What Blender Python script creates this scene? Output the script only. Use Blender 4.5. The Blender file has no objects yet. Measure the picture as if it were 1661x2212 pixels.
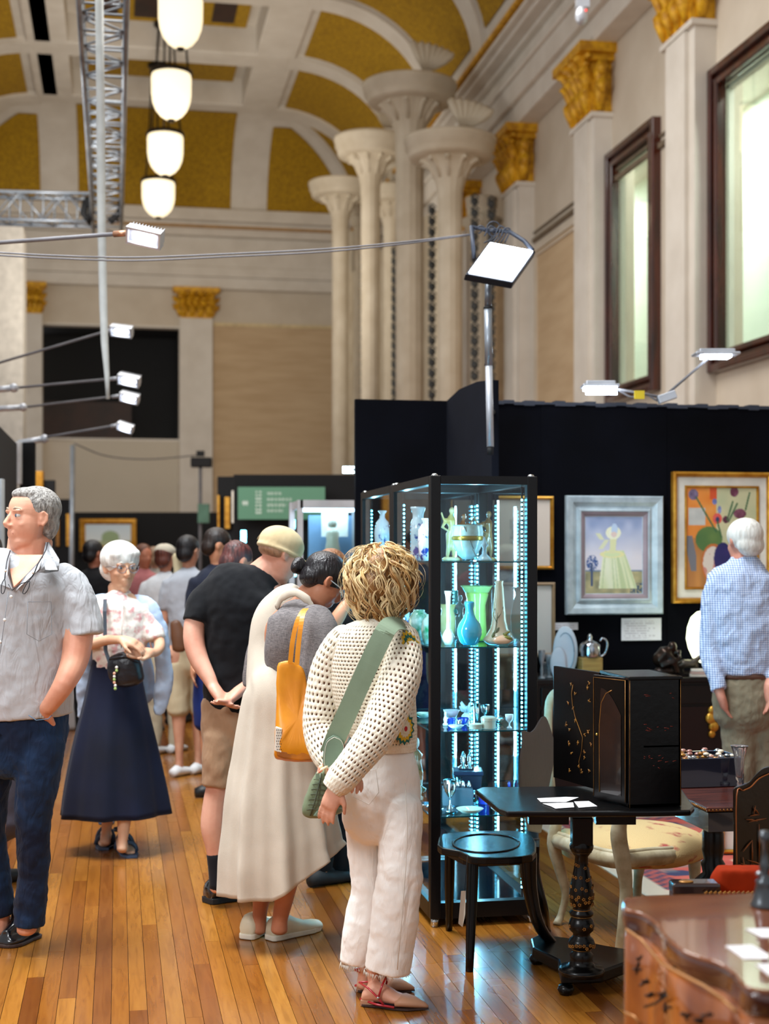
import bpy, math, random
import numpy as np
from mathutils import Vector, Matrix
random.seed(7)
sc = bpy.context.scene
COL = sc.collection
PI = math.pi
# ---------------------------------------------------------------- camera (50 mm, level, eye height 1.55 m, lens shifted up)
F, HZ, CX, EYE = 3072.0, 1195.0, 830.5, 1.55
TH = math.atan((CX - 255) / F)
FW = Vector((math.sin(TH), math.cos(TH), 0)); RT = Vector((math.cos(TH), -math.sin(TH), 0)); UP = Vector((0, 0, 1))
CAM = Vector((0, 0, EYE))
cd = bpy.data.cameras.new('camera'); cam = bpy.data.objects.new('camera', cd); COL.objects.link(cam)
cam.location = CAM; cam.rotation_euler = (PI/2, 0, -TH)
cd.sensor_fit = 'VERTICAL'; cd.sensor_height = 36.0; cd.lens = F / 2212 * 36
cd.shift_y = (HZ - 1106) / 2212; cd.clip_end = 200
cd.dof.use_dof = True; cd.dof.focus_distance = 5.15; cd.dof.aperture_fstop = 2.8
sc.camera = cam
# ---------------------------------------------------------------- world, lights, exposure
w = bpy.data.worlds.new('hall_ambient'); sc.world = w; w.use_nodes = True
bg = w.node_tree.nodes['Background']; bg.inputs[0].default_value = (0.97, 0.98, 1.0, 1); bg.inputs[1].default_value = 0.45  # even ambient fill through the unbuilt sides of the room
def area(name, loc, to, sx, sy, power, col=(1, 1, 1), spread=180):
    l = bpy.data.lights.new(name, 'AREA'); l.shape = 'RECTANGLE'; l.size = sx; l.size_y = sy; l.energy = power; l.color = col
    l.spread = math.radians(spread)
    o = bpy.data.objects.new(name, l); COL.objects.link(o); o.location = loc
    o.rotation_euler = (Vector(to) - Vector(loc)).to_track_quat('-Z', 'Y').to_euler(); return o
area('hall_fill', (-1.3, 5.6, 8.5), (-0.5, 6.4, 0), 3.6, 3.6, 330, (0.93, 0.97, 1.0), 90)  # unseen soft area fills, added to light the aisle and hall
area('hall_fill', (1.0, 14, 9.5), (0.9, 14, 0), 6, 7, 540, (1, 0.98, 0.94))
area('hall_fill', (1.0, 28, 6.5), (1.0, 34, 9), 4, 3, 230, (1, 0.93, 0.82))
area('hall_fill', (-3.0, 16, 5.0), (4.5, 27, 8), 3, 3, 240, (1, 0.97, 0.93))  # extra unseen fill, added to brighten the fluted columns
area('left_fill', (-2.6, 2.2, 3.4), (0.4, 6.5, 1.0), 1.2, 0.8, 95, (0.94, 0.97, 1.0))  # unseen fill added from the left of the camera
sc.view_settings.view_transform = 'Standard'; sc.view_settings.look = 'None'
sc.view_settings.gamma = 1; sc.view_settings.use_curve_mapping = False; sc.view_settings.exposure = 0.33
try:
    sc.cycles.max_bounces = 8; sc.cycles.diffuse_bounces = 3; sc.cycles.glossy_bounces = 3
    sc.cycles.transmission_bounces = 4; sc.cycles.transparent_max_bounces = 24
    sc.cycles.caustics_reflective = False; sc.cycles.caustics_refractive = False; sc.cycles.sample_clamp_indirect = 4
except Exception: pass
# ---------------------------------------------------------------- pixel -> point helpers
def ray(px, py): return FW + RT * ((px - CX) / F) + UP * ((HZ - py) / F)
def pt(px, py, D): return CAM + ray(px, py) * D
def onX(px, py, X): d = ray(px, py); return CAM + d * (X / d.x)
def onY(px, py, Y): d = ray(px, py); return CAM + d * (Y / d.y)
def onZ(px, py, z): d = ray(px, py); return CAM + d * ((z - EYE) / d.z)
def gr(px, py): return onZ(px, py, 0.0)
def dep(y, z=0.0): return (EYE - z) * F / (y - HZ)
# ---------------------------------------------------------------- materials
def s2l(c):
    c = c / 255.0
    return c / 12.92 if c <= 0.04045 else ((c + 0.055) / 1.055) ** 2.4
def lin(c): return (s2l(c[0]), s2l(c[1]), s2l(c[2]), 1)
class NT:
    def __init__(s, name):
        s.m = bpy.data.materials.new(name); s.m.use_nodes = True; s.t = s.m.node_tree
        s.b = s.t.nodes['Principled BSDF']; s.out = s.t.nodes['Material Output']
    def n(s, ty, **kw):
        x = s.t.nodes.new('ShaderNode' + ty)
        for k, v in kw.items():
            if k.startswith('i_'): x.inputs[k[2:].replace('_', ' ')].default_value = v
            else: setattr(x, k, v)
        return x
    def l(s, a, b): s.t.links.new(a, b)
    def coord(s, kind='Object', scale=(1, 1, 1), rot=(0, 0, 0)):
        tc = s.n('TexCoord'); mp = s.n('Mapping'); mp.inputs['Scale'].default_value = scale; mp.inputs['Rotation'].default_value = rot
        s.l(tc.outputs[kind], mp.inputs[0]); return mp.outputs[0]
    def ramp(s, fac, stops, interp='LINEAR'):
        r = s.n('ValToRGB'); e = r.color_ramp; e.interpolation = interp
        while len(e.elements) < len(stops): e.elements.new(0.5)
        for k, (p, c) in enumerate(stops): e.elements[k].position = p; e.elements[k].color = lin(c)
        s.l(fac, r.inputs[0]); return r.outputs[0]
    def bump(s, h, strength=0.3, dist=0.01):
        b = s.n('Bump'); b.inputs['Strength'].default_value = strength; b.inputs['Distance'].default_value = dist
        s.l(h, b.inputs['Height']); s.l(b.outputs[0], s.b.inputs['Normal']); return b
def mat(name, c, rough=0.6, metal=0.0, c2=None, ns=6.0, stretch=(1, 1, 1), bump=0.0, bs=None, bstr=None, coat=0.0, spec=0.5, sheen=0.0, kind='Object', contrast=(0.35, 0.65), emit=0.0, sss=0.0):
    t = NT(name); b = t.b
    b.inputs['Roughness'].default_value = rough; b.inputs['Metallic'].default_value = metal
    b.inputs['Coat Weight'].default_value = coat; b.inputs['Specular IOR Level'].default_value = spec
    b.inputs['Sheen Weight'].default_value = sheen
    if sss: b.inputs['Subsurface Weight'].default_value = sss; b.inputs['Subsurface Radius'].default_value = (0.02, 0.008, 0.004); b.inputs['Subsurface Scale'].default_value = 0.5
    if c2 is None: c2 = tuple(v * 0.9 for v in c)
    nz = t.n('TexNoise'); nz.inputs['Scale'].default_value = ns; nz.inputs['Detail'].default_value = 4
    t.l(t.coord(kind, stretch), nz.inputs['Vector'])
    colr = t.ramp(nz.outputs[0], [(contrast[0], c2), (contrast[1], c)]); t.l(colr, b.inputs['Base Color'])
    if emit: t.l(colr, b.inputs['Emission Color']); b.inputs['Emission Strength'].default_value = emit
    if bump:
        n2 = t.n('TexNoise'); n2.inputs['Scale'].default_value = bs or ns * 4; n2.inputs['Detail'].default_value = 3
        t.l(t.coord(kind, bstr or stretch), n2.inputs['Vector']); t.bump(n2.outputs[0], bump, 0.01)
    return t.m
def emis(name, c, strength):
    t = NT(name); t.b.inputs['Base Color'].default_value = lin(c); t.b.inputs['Emission Color'].default_value = lin(c)
    t.b.inputs['Emission Strength'].default_value = strength; return t.m
def colmat(name, rough=0.7, coat=0.0, bump=0.15, bs=60):
    t = NT(name); a = t.n('VertexColor'); a.layer_name = 'Col'; t.l(a.outputs[0], t.b.inputs['Base Color'])
    t.b.inputs['Roughness'].default_value = rough; t.b.inputs['Coat Weight'].default_value = coat
    nz = t.n('TexNoise'); nz.inputs['Scale'].default_value = bs; t.l(t.coord('Object'), nz.inputs['Vector']); t.bump(nz.outputs[0], bump, 0.003)
    return t.m
def pane(name, tint=(235, 250, 250), ior=1.45, maxr=1.0):
    t = NT(name); tr = t.n('BsdfTransparent'); tr.inputs[0].default_value = lin(tint)
    gl = t.n('BsdfGlossy'); gl.inputs['Roughness'].default_value = 0.02
    lw = t.n('LayerWeight'); lw.inputs[0].default_value = 0.5; pw = t.n('Math', operation='POWER'); pw.inputs[1].default_value = 4.5; t.l(lw.outputs['Facing'], pw.inputs[0])
    fr = t.n('Math', operation='ADD'); fr.inputs[1].default_value = ((ior-1)/(ior+1))**2; t.l(pw.outputs[0], fr.inputs[0])
    mx = t.n('MixShader'); mu = t.n('Math', operation='MULTIPLY'); mu.inputs[1].default_value = maxr
    t.l(fr.outputs[0], mu.inputs[0]); t.l(mu.outputs[0], mx.inputs[0]); t.l(tr.outputs[0], mx.inputs[1]); t.l(gl.outputs[0], mx.inputs[2])
    t.l(mx.outputs[0], t.out.inputs[0]); return t.m
# ---------------------------------------------------------------- mesh building
OFF = {}
def wl(o): return OFF.get(o.name, Vector((0, 0, 0)))
def orth(t, hint):
    a = hint - t * hint.dot(t)
    if a.length < 1e-4: a = Vector((1, 0, 0)) - t * t.x
    if a.length < 1e-4: a = Vector((0, 1, 0)) - t * t.y
    return a.normalized()
class MB:
    def __init__(s, M=None): s.v = []; s.f = []; s.uv = []; s.M = M; s.sm = []
    def add(s, vs, fs, uvs=None, flat=False):
        o = len(s.v)
        s.v += [tuple(s.M @ Vector(v)) for v in vs] if s.M else [tuple(v) for v in vs]
        for k, f in enumerate(fs):
            s.f.append(tuple(i + o for i in f)); s.uv.append(uvs[k] if uvs else None); s.sm.append(not flat)
        return s
    def box(s, lo, hi):
        x0, y0, z0 = lo; x1, y1, z1 = hi
        return s.add([(x0,y0,z0),(x1,y0,z0),(x1,y1,z0),(x0,y1,z0),(x0,y0,z1),(x1,y0,z1),(x1,y1,z1),(x0,y1,z1)],
              [(0,3,2,1),(4,5,6,7),(0,1,5,4),(1,2,6,5),(2,3,7,6),(3,0,4,7)], flat=True)
    def cbox(s, c, dx, dy, dz): return s.box((c[0]-dx/2, c[1]-dy/2, c[2]-dz/2), (c[0]+dx/2, c[1]+dy/2, c[2]+dz/2))
    def obox(s, c, ax, ay, az, hx, hy, hz):
        c = Vector(c); P = [c + ax*(hx*i) + ay*(hy*j) + az*(hz*k) for k in (-1, 1) for j in (-1, 1) for i in (-1, 1)]
        return s.add(P, [(0,2,3,1),(4,5,7,6),(0,1,5,4),(1,3,7,5),(3,2,6,7),(2,0,4,6)], flat=True)
    def bar(s, p, q, wdt, hgt, up=UP):
        p, q = Vector(p), Vector(q); t = (q - p); L = t.length; t = t / L; a = t.cross(up)
        a = a.normalized() if a.length > 1e-5 else Vector((1, 0, 0)); b = a.cross(t)
        return s.obox((p + q)/2, t, a, b, L/2, wdt/2, hgt/2)
    def rings(s, R, closed=True, cap=True, flat=False):
        n = len(R[0]); vs = [p for r in R for p in r]; fs = []; uvs = []
        m = n if closed else n - 1
        for i in range(len(R) - 1):
            for j in range(m):
                k = (j + 1) % n
                fs.append((i*n + j, i*n + k, (i+1)*n + k, (i+1)*n + j))
                uvs.append(((j/m, i/(len(R)-1)), ((j+1)/m, i/(len(R)-1)), ((j+1)/m, (i+1)/(len(R)-1)), (j/m, (i+1)/(len(R)-1))))
        if cap and closed:
            for base, rev in ((0, True), ((len(R)-1)*n, False)):
                f = list(range(base, base + n)); f = f[::-1] if rev else f
                fs.append(tuple(f)); uvs.append(tuple((0.5, 0.5) for _ in f))
        return s.add(vs, fs, uvs, flat)
    def lathe(s, prof, c=(0, 0, 0), n=20, sx=1, sy=1, fold=None, a0=0):
        c = Vector(c); R = []
        for (r, z) in prof:
            R.append([c + Vector((r*sx*math.cos(a0+2*PI*j/n)*(fold(j/n, z) if fold else 1), r*sy*math.sin(a0+2*PI*j/n)*(fold(j/n, z) if fold else 1), z)) for j in range(n)])
        return s.rings(R)
    def tube(s, pts, r, n=8, sq=1.0, hint=None, cap=True):
        pts = [Vector(p) for p in pts]; m = len(pts); rs = r if isinstance(r, (list, tuple)) else [r]*m
        R = []; prev = None
        for i in range(m):
            t = (pts[min(i+1, m-1)] - pts[max(i-1, 0)])
            t = t.normalized() if t.length > 1e-9 else UP
            a = orth(t, prev if prev is not None else (hint or (UP if abs(t.z) < 0.9 else Vector((1, 0, 0))))); prev = a; b = t.cross(a)
            R.append([pts[i] + a*(rs[i]*math.cos(2*PI*j/n)) + b*(rs[i]*sq*math.sin(2*PI*j/n)) for j in range(n)])
        return s.rings(R, cap=cap)
    def ell(s, c, rx, ry, rz, M=None, nu=14, nv=9):
        c = Vector(c); vs = []; R = []
        for i in range(1, nv):
            ph = PI*i/nv - PI/2
            R.append([Vector((rx*math.cos(ph)*math.cos(2*PI*j/nu), ry*math.cos(ph)*math.sin(2*PI*j/nu), rz*math.sin(ph))) for j in range(nu)])
        vs = [p for r in R for p in r]; fs = []
        for i in range(len(R)-1):
            for j in range(nu): fs.append((i*nu+j, i*nu+(j+1) % nu, (i+1)*nu+(j+1) % nu, (i+1)*nu+j))
        b = len(vs); vs += [Vector((0, 0, -rz)), Vector((0, 0, rz))]
        for j in range(nu): fs.append((b, (j+1) % nu, j)); fs.append((b+1, (nv-2)*nu+j, (nv-2)*nu+(j+1) % nu))
        vs = [(M @ v if M else v) + c for v in vs]
        return s.add(vs, fs)
    def prism(s, poly, vec, flat=True):
        vec = Vector(vec); P = [Vector(p) for p in poly]; n = len(P)
        fs = [tuple(range(n))[::-1], tuple(range(n, 2*n))] + [(i, (i+1) % n, n+(i+1) % n, n+i) for i in range(n)]
        return s.add(P + [p + vec for p in P], fs, flat=flat)
    def build(s, name, m, parent=None, smooth=True, bevel=0, remesh=0, smit=0, sub=0, solid=0, disp=None, label=None, origin=None):
        V = [Vector(v) for v in s.v]
        if parent is not None: off = wl(parent)
        elif origin is not None: off = Vector(origin)
        else:
            a = np.array(s.v); off = Vector(((a[:,0].min()+a[:,0].max())/2, (a[:,1].min()+a[:,1].max())/2, a[:,2].min()))
        me = bpy.data.meshes.new(name); me.from_pydata([v - off for v in V], [], s.f)
        if any(s.uv):
            ul = me.uv_layers.new(name='UV'); k = 0
            for f, u in zip(s.f, s.uv):
                for q in range(len(f)): ul.data[k].uv = u[q] if u else (0, 0); k += 1
        me.polygons.foreach_set('use_smooth', [bool(smooth and x) for x in s.sm]); me.materials.append(m)
        o = bpy.data.objects.new(name, me); COL.objects.link(o)
        if parent is not None: o.parent = parent
        else: o.location = off
        OFF[o.name] = off
        if remesh: r = o.modifiers.new('r', 'REMESH'); r.mode = 'VOXEL'; r.voxel_size = remesh; r.use_smooth_shade = True
        if solid: q = o.modifiers.new('s', 'SOLIDIFY'); q.thickness = solid; q.offset = 0
        if sub: q = o.modifiers.new('u', 'SUBSURF'); q.levels = sub; q.render_levels = sub
        if smit: q = o.modifiers.new('m', 'SMOOTH'); q.factor = 0.5; q.iterations = smit
        if disp:
            for (sz, st) in (disp if isinstance(disp, list) else [disp]):
                tx = bpy.data.textures.new('folds', 'CLOUDS'); tx.noise_scale = sz; tx.noise_depth = 2
                q = o.modifiers.new('d', 'DISPLACE'); q.texture = tx; q.strength = st; q.mid_level = 0.5; q.texture_coords = 'LOCAL'
        if bevel: q = o.modifiers.new('b', 'BEVEL'); q.width = bevel; q.segments = 2; q.limit_method = 'ANGLE'
        if label: o['label'] = label
        return o
def tag(o, label=None, cat=None, group=None, kind=None):
    if label: o['label'] = label
    if cat: o['category'] = cat
    if group: o['group'] = group
    if kind: o['kind'] = kind
    return o
def thing(name, label, cat, loc, group=None):
    o = bpy.data.objects.new(name, None); COL.objects.link(o); o.location = loc; OFF[o.name] = Vector(loc); o.empty_display_size = 0.1
    return tag(o, label, cat, group)
def struct(name, mb, m, parent=None, **kw):
    o = mb.build(name, m, parent, smooth=kw.pop('smooth', False), **kw)
    if parent is None: o['kind'] = 'structure'
    return o
def copy_tree(o, parent=None):
    c = o.copy(); COL.objects.link(c); OFF[c.name] = wl(o)
    if parent is not None: c.parent = parent
    for ch in list(o.children): copy_tree(ch, c)
    return c
def ortho(px, py, D, r=0.0): return pt(px, py, D)
def painted(name, c, ax, az, W, H, n, fn, m, parent):
    """flat picture: a fine grid with a colour per vertex"""
    nx, nz = n; c = Vector(c); vs = []; cols = []
    for j in range(nz + 1):
        for i in range(nx + 1):
            u, v = i/nx, j/nz; vs.append(c + ax*((u-.5)*W) + az*((.5-v)*H)); cols.append(lin(fn(u, v)))
    mb = MB(); mb.add(vs, [(j*(nx+1)+i, (j+1)*(nx+1)+i, (j+1)*(nx+1)+i+1, j*(nx+1)+i+1) for j in range(nz) for i in range(nx)])
    o = mb.build(name, m, parent)
    ca = o.data.color_attributes.new(name='Col', type='FLOAT_COLOR', domain='POINT')
    ca.data.foreach_set('color', [x for q in cols for x in q]); return o
def mix3(a, b, t): t = max(0, min(1, t)); return tuple(a[k]*(1-t) + b[k]*t for k in range(3))
def vn(x, y, s=0): return (math.sin(x*12.9+y*78.2+s)*43758.5) % 1
def sn(x, y, s=0.0):
    xi, yi = math.floor(x), math.floor(y); fx, fy = x-xi, y-yi; fx = fx*fx*(3-2*fx); fy = fy*fy*(3-2*fy)
    return (vn(xi, yi, s)*(1-fx) + vn(xi+1, yi, s)*fx)*(1-fy) + (vn(xi, yi+1, s)*(1-fx) + vn(xi+1, yi+1, s)*fx)*fy
def cat(pts, n=6):
    """Catmull-Rom through tuples"""
    P = [np.array(p, float) for p in pts]; P = [P[0]*2-P[1]] + P + [P[-1]*2-P[-2]]; out = []
    for i in range(1, len(P)-2):
        for k in range(n):
            t = k/n; out.append(0.5*((2*P[i]) + (-P[i-1]+P[i+1])*t + (2*P[i-1]-5*P[i]+4*P[i+1]-P[i+2])*t*t + (-P[i-1]+3*P[i]-3*P[i+1]+P[i+2])*t**3))
    out.append(P[-2]); return out
# ================================================================ THE HALL
M_cream = mat('cream_plaster', (214, 202, 184), 0.75, c2=(204, 191, 172), ns=1.5)
M_white = mat('white_plaster', (226, 219, 208), 0.7, c2=(216, 208, 196), ns=2)
M_panel = mat('beige_wall_panel', (208, 182, 146), 0.8, c2=(196, 168, 132), ns=3, stretch=(0.3, 0.3, 2), bump=0.15, bs=40)
M_gold = mat('gilded_plaster', (238, 182, 34), 0.5, 0.1, c2=(190, 132, 18), ns=9, bump=0.5, bs=22)
M_ochre = mat('ochre_pierced_panel', (182, 142, 14), 0.85, c2=(154, 116, 10), ns=16, bump=0.4, bs=24, contrast=(0.42, 0.58))
M_maho = mat('mahogany_window_frame', (78, 30, 14), 0.22, c2=(38, 12, 6), ns=3, stretch=(4, 4, 0.4), coat=0.5)
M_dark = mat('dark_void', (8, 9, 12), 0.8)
M_brownw = mat('brown_wood_panel', (52, 26, 14), 0.6, c2=(34, 16, 8), ns=2)
M_greenw = mat('pale_green_wall', (222, 231, 222), 0.8, c2=(210, 224, 214), ns=1)
M_groove = mat('taupe_moulding', (120, 104, 84), 0.8)  # darker taupe tone for the wall mouldings
XW, YE = 7.2, 40.0
ZT = EYE + 7.5            # top of the capitals
ZG = EYE + 9.1            # gold line / springing of the cove
# ---- floor: planks as pieces
def floor_material():
    t = NT('polished_hardwood_boards'); oi = t.n('ObjectInfo'); ge = t.n('NewGeometry'); ad = t.n('Math', operation='ADD'); fr = t.n('Math', operation='FRACT')
    t.l(oi.outputs['Random'], ad.inputs[0]); t.l(ge.outputs['Random Per Island'], ad.inputs[1]); t.l(ad.outputs[0], fr.inputs[0])
    base = t.ramp(fr.outputs[0], [(0.0, (112, 62, 20)), (0.25, (138, 82, 26)), (0.5, (152, 96, 32)), (0.72, (168, 112, 42)), (0.9, (128, 76, 30)), (1.0, (180, 126, 54))])
    tc = t.n('TexCoord'); geo = t.n('NewGeometry'); mp = t.n('Mapping'); mp.inputs['Scale'].default_value = (22, 1.6, 22)
    off = t.n('CombineXYZ'); mu = t.n('Math', operation='MULTIPLY'); mu.inputs[1].default_value = 37.0; t.l(fr.outputs[0], mu.inputs[0]); t.l(mu.outputs[0], off.inputs[1])
    t.l(geo.outputs['Position'], mp.inputs[0]); t.l(off.outputs[0], mp.inputs['Location'])
    nz = t.n('TexNoise'); nz.inputs['Scale'].default_value = 2.2; nz.inputs['Detail'].default_value = 6; nz.inputs['Distortion'].default_value = 1.2; t.l(mp.outputs[0], nz.inputs['Vector'])
    g = t.ramp(nz.outputs[0], [(0.3, (205, 190, 175)), (0.5, (240, 232, 224)), (0.7, (255, 255, 255))])
    mx = t.n('MixRGB', blend_type='MULTIPLY'); mx.inputs[0].default_value = 0.75; t.l(base, mx.inputs[1]); t.l(g, mx.inputs[2]); t.l(mx.outputs[0], t.b.inputs['Base Color'])
    n3 = t.n('TexNoise'); n3.inputs['Scale'].default_value = 1.7; t.l(geo.outputs['Position'], n3.inputs['Vector'])
    mr = t.n('MapRange'); mr.inputs['To Min'].default_value = 0.16; mr.inputs['To Max'].default_value = 0.36; t.l(n3.outputs[0], mr.inputs[0]); t.l(mr.outputs[0], t.b.inputs['Roughness'])
    t.b.inputs['Coat Weight'].default_value = 0.25; t.b.inputs['Coat Roughness'].default_value = 0.12
    t.bump(nz.outputs[0], 0.06, 0.004); return t.m
M_floor = floor_material()
fl = struct('floor', MB().box((-12, -3, -0.2), (14, 44, -0.014)), mat('dark_floor_base', (30, 16, 8), 0.8))  # dark base slab seen in the gaps between planks
PW = 0.0605; rnd = random.Random(11); planks = []
x = -4.5
while x < 7.15:
    y = 2.6 + rnd.random()*1.4 - 1.6
    while y < 39.8:
        L = rnd.choice((1.2, 1.7, 2.2, 2.8, 3.3)) + rnd.random()*0.3; y1 = min(y + L, 39.9)
        c = Vector((x, (y + y1)/2, 0)); d = c - CAM; D = d.dot(FW); u = CX + d.dot(RT)/D*F if D > 1 else -9999; far = y1
        Dn = (Vector((x, y1, 0)) - CAM).dot(FW); un = CX + (Vector((x, y1, 0))-CAM).dot(RT)/Dn*F
        vis = Dn > 4.6 and ((-30 < u < 1690) or (-30 < un < 1690))
        planks.append((0 if vis else 1, Dn, x, y, y1)); y = y1
    x += PW
planks.sort(); nvis = 0; rest = MB()
# unseen floor under the stalls at the right counts last
for (h, D, x, y, y1) in planks:
    hz = rnd.random()*0.0008
    lo, hi = (x + 0.0009, y + 0.0008, -0.012), (x + PW - 0.0009, y1 - 0.0008, -0.0008 + hz)
    if h == 0 and nvis < 300:
        nvis += 1; MB().box(lo, hi).build('plank', M_floor, fl, smooth=False)
    else: rest.box(lo, hi)
tag(rest.build('planks_beyond', M_floor, fl, smooth=False), kind='stuff')
# ---- right wall with pilasters, cornice and internal windows
def wq(px, py): return onX(px, py, XW)
w2 = (wq(1322, 340).y, wq(1428, 258).y); z2 = (wq(1322, 868).z, wq(1322, 340).z)
w1 = (wq(1547, 150).y, wq(1547, 150).y - (w2[0]-w2[1])); z1 = (wq(1547, 808).z, wq(1547, 150).z)
zl, zh = z1[0], (z1[1]+z2[1])/2
spans = sorted([(w1[1], w1[0]), (w2[1], w2[0])])
wr = MB(); ys = [0.5] + [v for s_ in spans for v in s_] + [YE]
for k in range(0, len(ys), 2): wr.box((XW, ys[k], 0), (XW + 0.35, ys[k+1], ZG + 2.6))
for (a, b) in spans: wr.box((XW, a, 0), (XW + 0.35, b, zl)); wr.box((XW, a, zh), (XW + 0.35, b, ZG + 2.6))
wall_right = struct('wall_right', wr, M_cream)
caps_label = ['gilded acanthus capital on the right wall, cut by the top edge', 'gilded acanthus capital on the right wall between the two windows', 'gilded acanthus capital on the right wall nearest the fluted columns']
pil_y = []
def corinth(mb, c, W, dpt, H, ax, out):
    """leafy flared capital; c bottom centre at the wall, ax along the wall, out away from it"""
    c = Vector(c)
    mb.add([], [])
    mb.obox(c + UP*(H*0.93) + out*(dpt*0.75), ax, out, UP, W*0.72, dpt*0.85, H*0.07)
    mb.obox(c + UP*(H*0.82) + out*(dpt*0.6), ax, out, UP, W*0.60, dpt*0.7, H*0.05)
    mb.obox(c + UP*(H*0.4) + out*(dpt*0.4), ax, out, UP, W*0.47, dpt*0.5, H*0.42)
    for row, (z0, h, fl_, cnt) in enumerate(((0.02, 0.36, 0.10, 4), (0.30, 0.36, 0.16, 5), (0.5, 0.34, 0.22, 4))):
        for k in range(cnt):
            x0 = (k - (cnt-1)/2) / cnt * W
            p = [c + ax*x0 + out*(dpt*0.9) + UP*(H*z0), c + ax*(x0*1.05) + out*(dpt*0.98) + UP*(H*(z0+h*0.6)),
                 c + ax*(x0*1.15) + out*(dpt*0.95+W*fl_*0.7) + UP*(H*(z0+h)), c + ax*(x0*1.2) + out*(dpt*0.95+W*fl_*1.1) + UP*(H*(z0+h*0.82))]
            mb.tube(p, [W*0.06, W*0.13, W*0.12, W*0.05], 6, sq=0.5)
    for sx in (-1, 1):
        for zz in (0.35, 0.62):
            mb.tube([c + ax*(sx*W*0.48) + out*(dpt*0.5) + UP*(H*(zz-0.3)), c + ax*(sx*W*0.56) + out*(dpt*0.55) + UP*(H*zz), c + ax*(sx*W*0.68) + out*(dpt*0.6) + UP*(H*(zz+0.04)), c + ax*(sx*W*0.66) + out*(dpt*0.6) + UP*(H*(zz-0.08))], [W*0.06, W*0.11, W*0.1, W*0.04], 6)
        cc = c + ax*(sx*W*0.5) + out*(dpt*1.15) + UP*(H*0.78)
        mb.tube([cc + (ax*(sx*math.cos(t)) + UP*math.sin(t))*(W*0.13*(1-t/9)) for t in [k*0.7 for k in range(9)]], W*0.05, 6)
for k, px in enumerate((1437, 1240, 1090)):
    y0 = onX(px, 700, XW - 0.28).y
    pil_y.append(y0)
PW_ = 0.95; zc0 = EYE + 6.45
for k in range(-1, 5):
    y0 = pil_y[0] + (pil_y[2]-pil_y[0])/2*k if k not in (0, 1, 2) else pil_y[k]
    if y0 > YE - 1: break
    mb = MB().box((XW - 0.28, y0 - PW_, 0), (XW, y0, zc0)); mb.box((XW - 0.34, y0 - PW_*0.82, 0), (XW - 0.28, y0 - PW_*0.18, zc0 - 0.02))
    mb.box((XW - 0.34, y0 - PW_ - 0.05, zc0), (XW, y0 + 0.05, zc0 + 0.07))
    mb.build('pilaster', M_white, wall_right, smooth=False)
    cm = MB(); corinth(cm, (XW - 0.02, y0 - PW_/2, zc0 + 0.06), PW_, 0.34, ZT - zc0 - 0.06, Vector((0, 1, 0)), Vector((-1, 0, 0)))
    cm.build('gilded_capital', M_gold, wall_right)
def strip(mb, x0, x1, z0, z1, ya=0.5, yb=YE): mb.box((x0, ya, z0), (x1, yb, z1))
mb = MB()
for (d, z0, z1) in ((0.36, 0, 0.35), (0.46, 0.35, 0.72), (0.52, 0.72, 0.80), (0.30, 0.80, 1.22), (0.42, 1.22, 1.30), (0.62, 1.30, 1.38), (0.74, 1.38, 1.46), (0.55, 1.46, 1.66)):
    strip(mb, XW - d, XW, ZT + z0, ZT + z1)
ent = struct('trim_1', mb, M_white, bevel=0.02)
struct('trim_2', MB().box((XW - 0.80, 0.5, ZG - 0.1), (XW - 0.5, YE - 0.5, ZG - 0.03)), M_gold)
# picture rail moulding and sunken beige panels between pilasters
for k in range(3):
    ya, yb = pil_y[k] + 0.12, (pil_y[k+1] if k < 2 else YE - 2) - PW_ - 0.12
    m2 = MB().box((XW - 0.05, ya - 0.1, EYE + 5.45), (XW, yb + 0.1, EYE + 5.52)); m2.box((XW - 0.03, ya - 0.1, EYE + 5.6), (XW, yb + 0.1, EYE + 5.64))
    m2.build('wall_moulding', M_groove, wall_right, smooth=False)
    if k >= 1:
        pm = MB().box((XW - 0.02, ya, 2.4), (XW + 0.01, yb, EYE + 5.3)); pm.build('beige_panel', M_panel, wall_right, smooth=False)
        fr = MB()
        for q in (0.0, 0.09):
            fr.box((XW - 0.05, ya + q, 2.4), (XW, ya + q + 0.04, EYE + 5.3 - q)); fr.box((XW - 0.05, yb - q - 0.04, 2.4), (XW, yb - q, EYE + 5.3 - q)); fr.box((XW - 0.05, ya + q, EYE + 5.26 - q), (XW, yb - q, EYE + 5.3 - q))
        fr.build('panel_moulding', M_cream, wall_right, smooth=False)
G_win = pane('window_glass', (240, 248, 243), 1.25)
MB().box((XW + 2.2, 6, 0), (XW + 2.3, 36, zh + 2)).build('gallery_wall', M_greenw, wall_right, smooth=False)
MB().box((XW + 0.35, 6, zh + 0.9), (XW + 2.3, 36, zh + 1.0)).build('gallery_ceiling', M_white, wall_right, smooth=False)
MB().box((XW + 0.35, 6, zl - 1.6), (XW + 2.3, 36, zl - 1.5)).build('gallery_floor', M_cream, wall_right, smooth=False)
for y_ in (14, 20, 26, 32): area('gallery_fill', (XW + 1.1, y_, zh + 0.8), (XW + 1.5, y_, 0), 0.9, 0.9, 190, (1, 1, 0.98))  # unseen area lights added to brighten the gallery behind the panes
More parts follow.
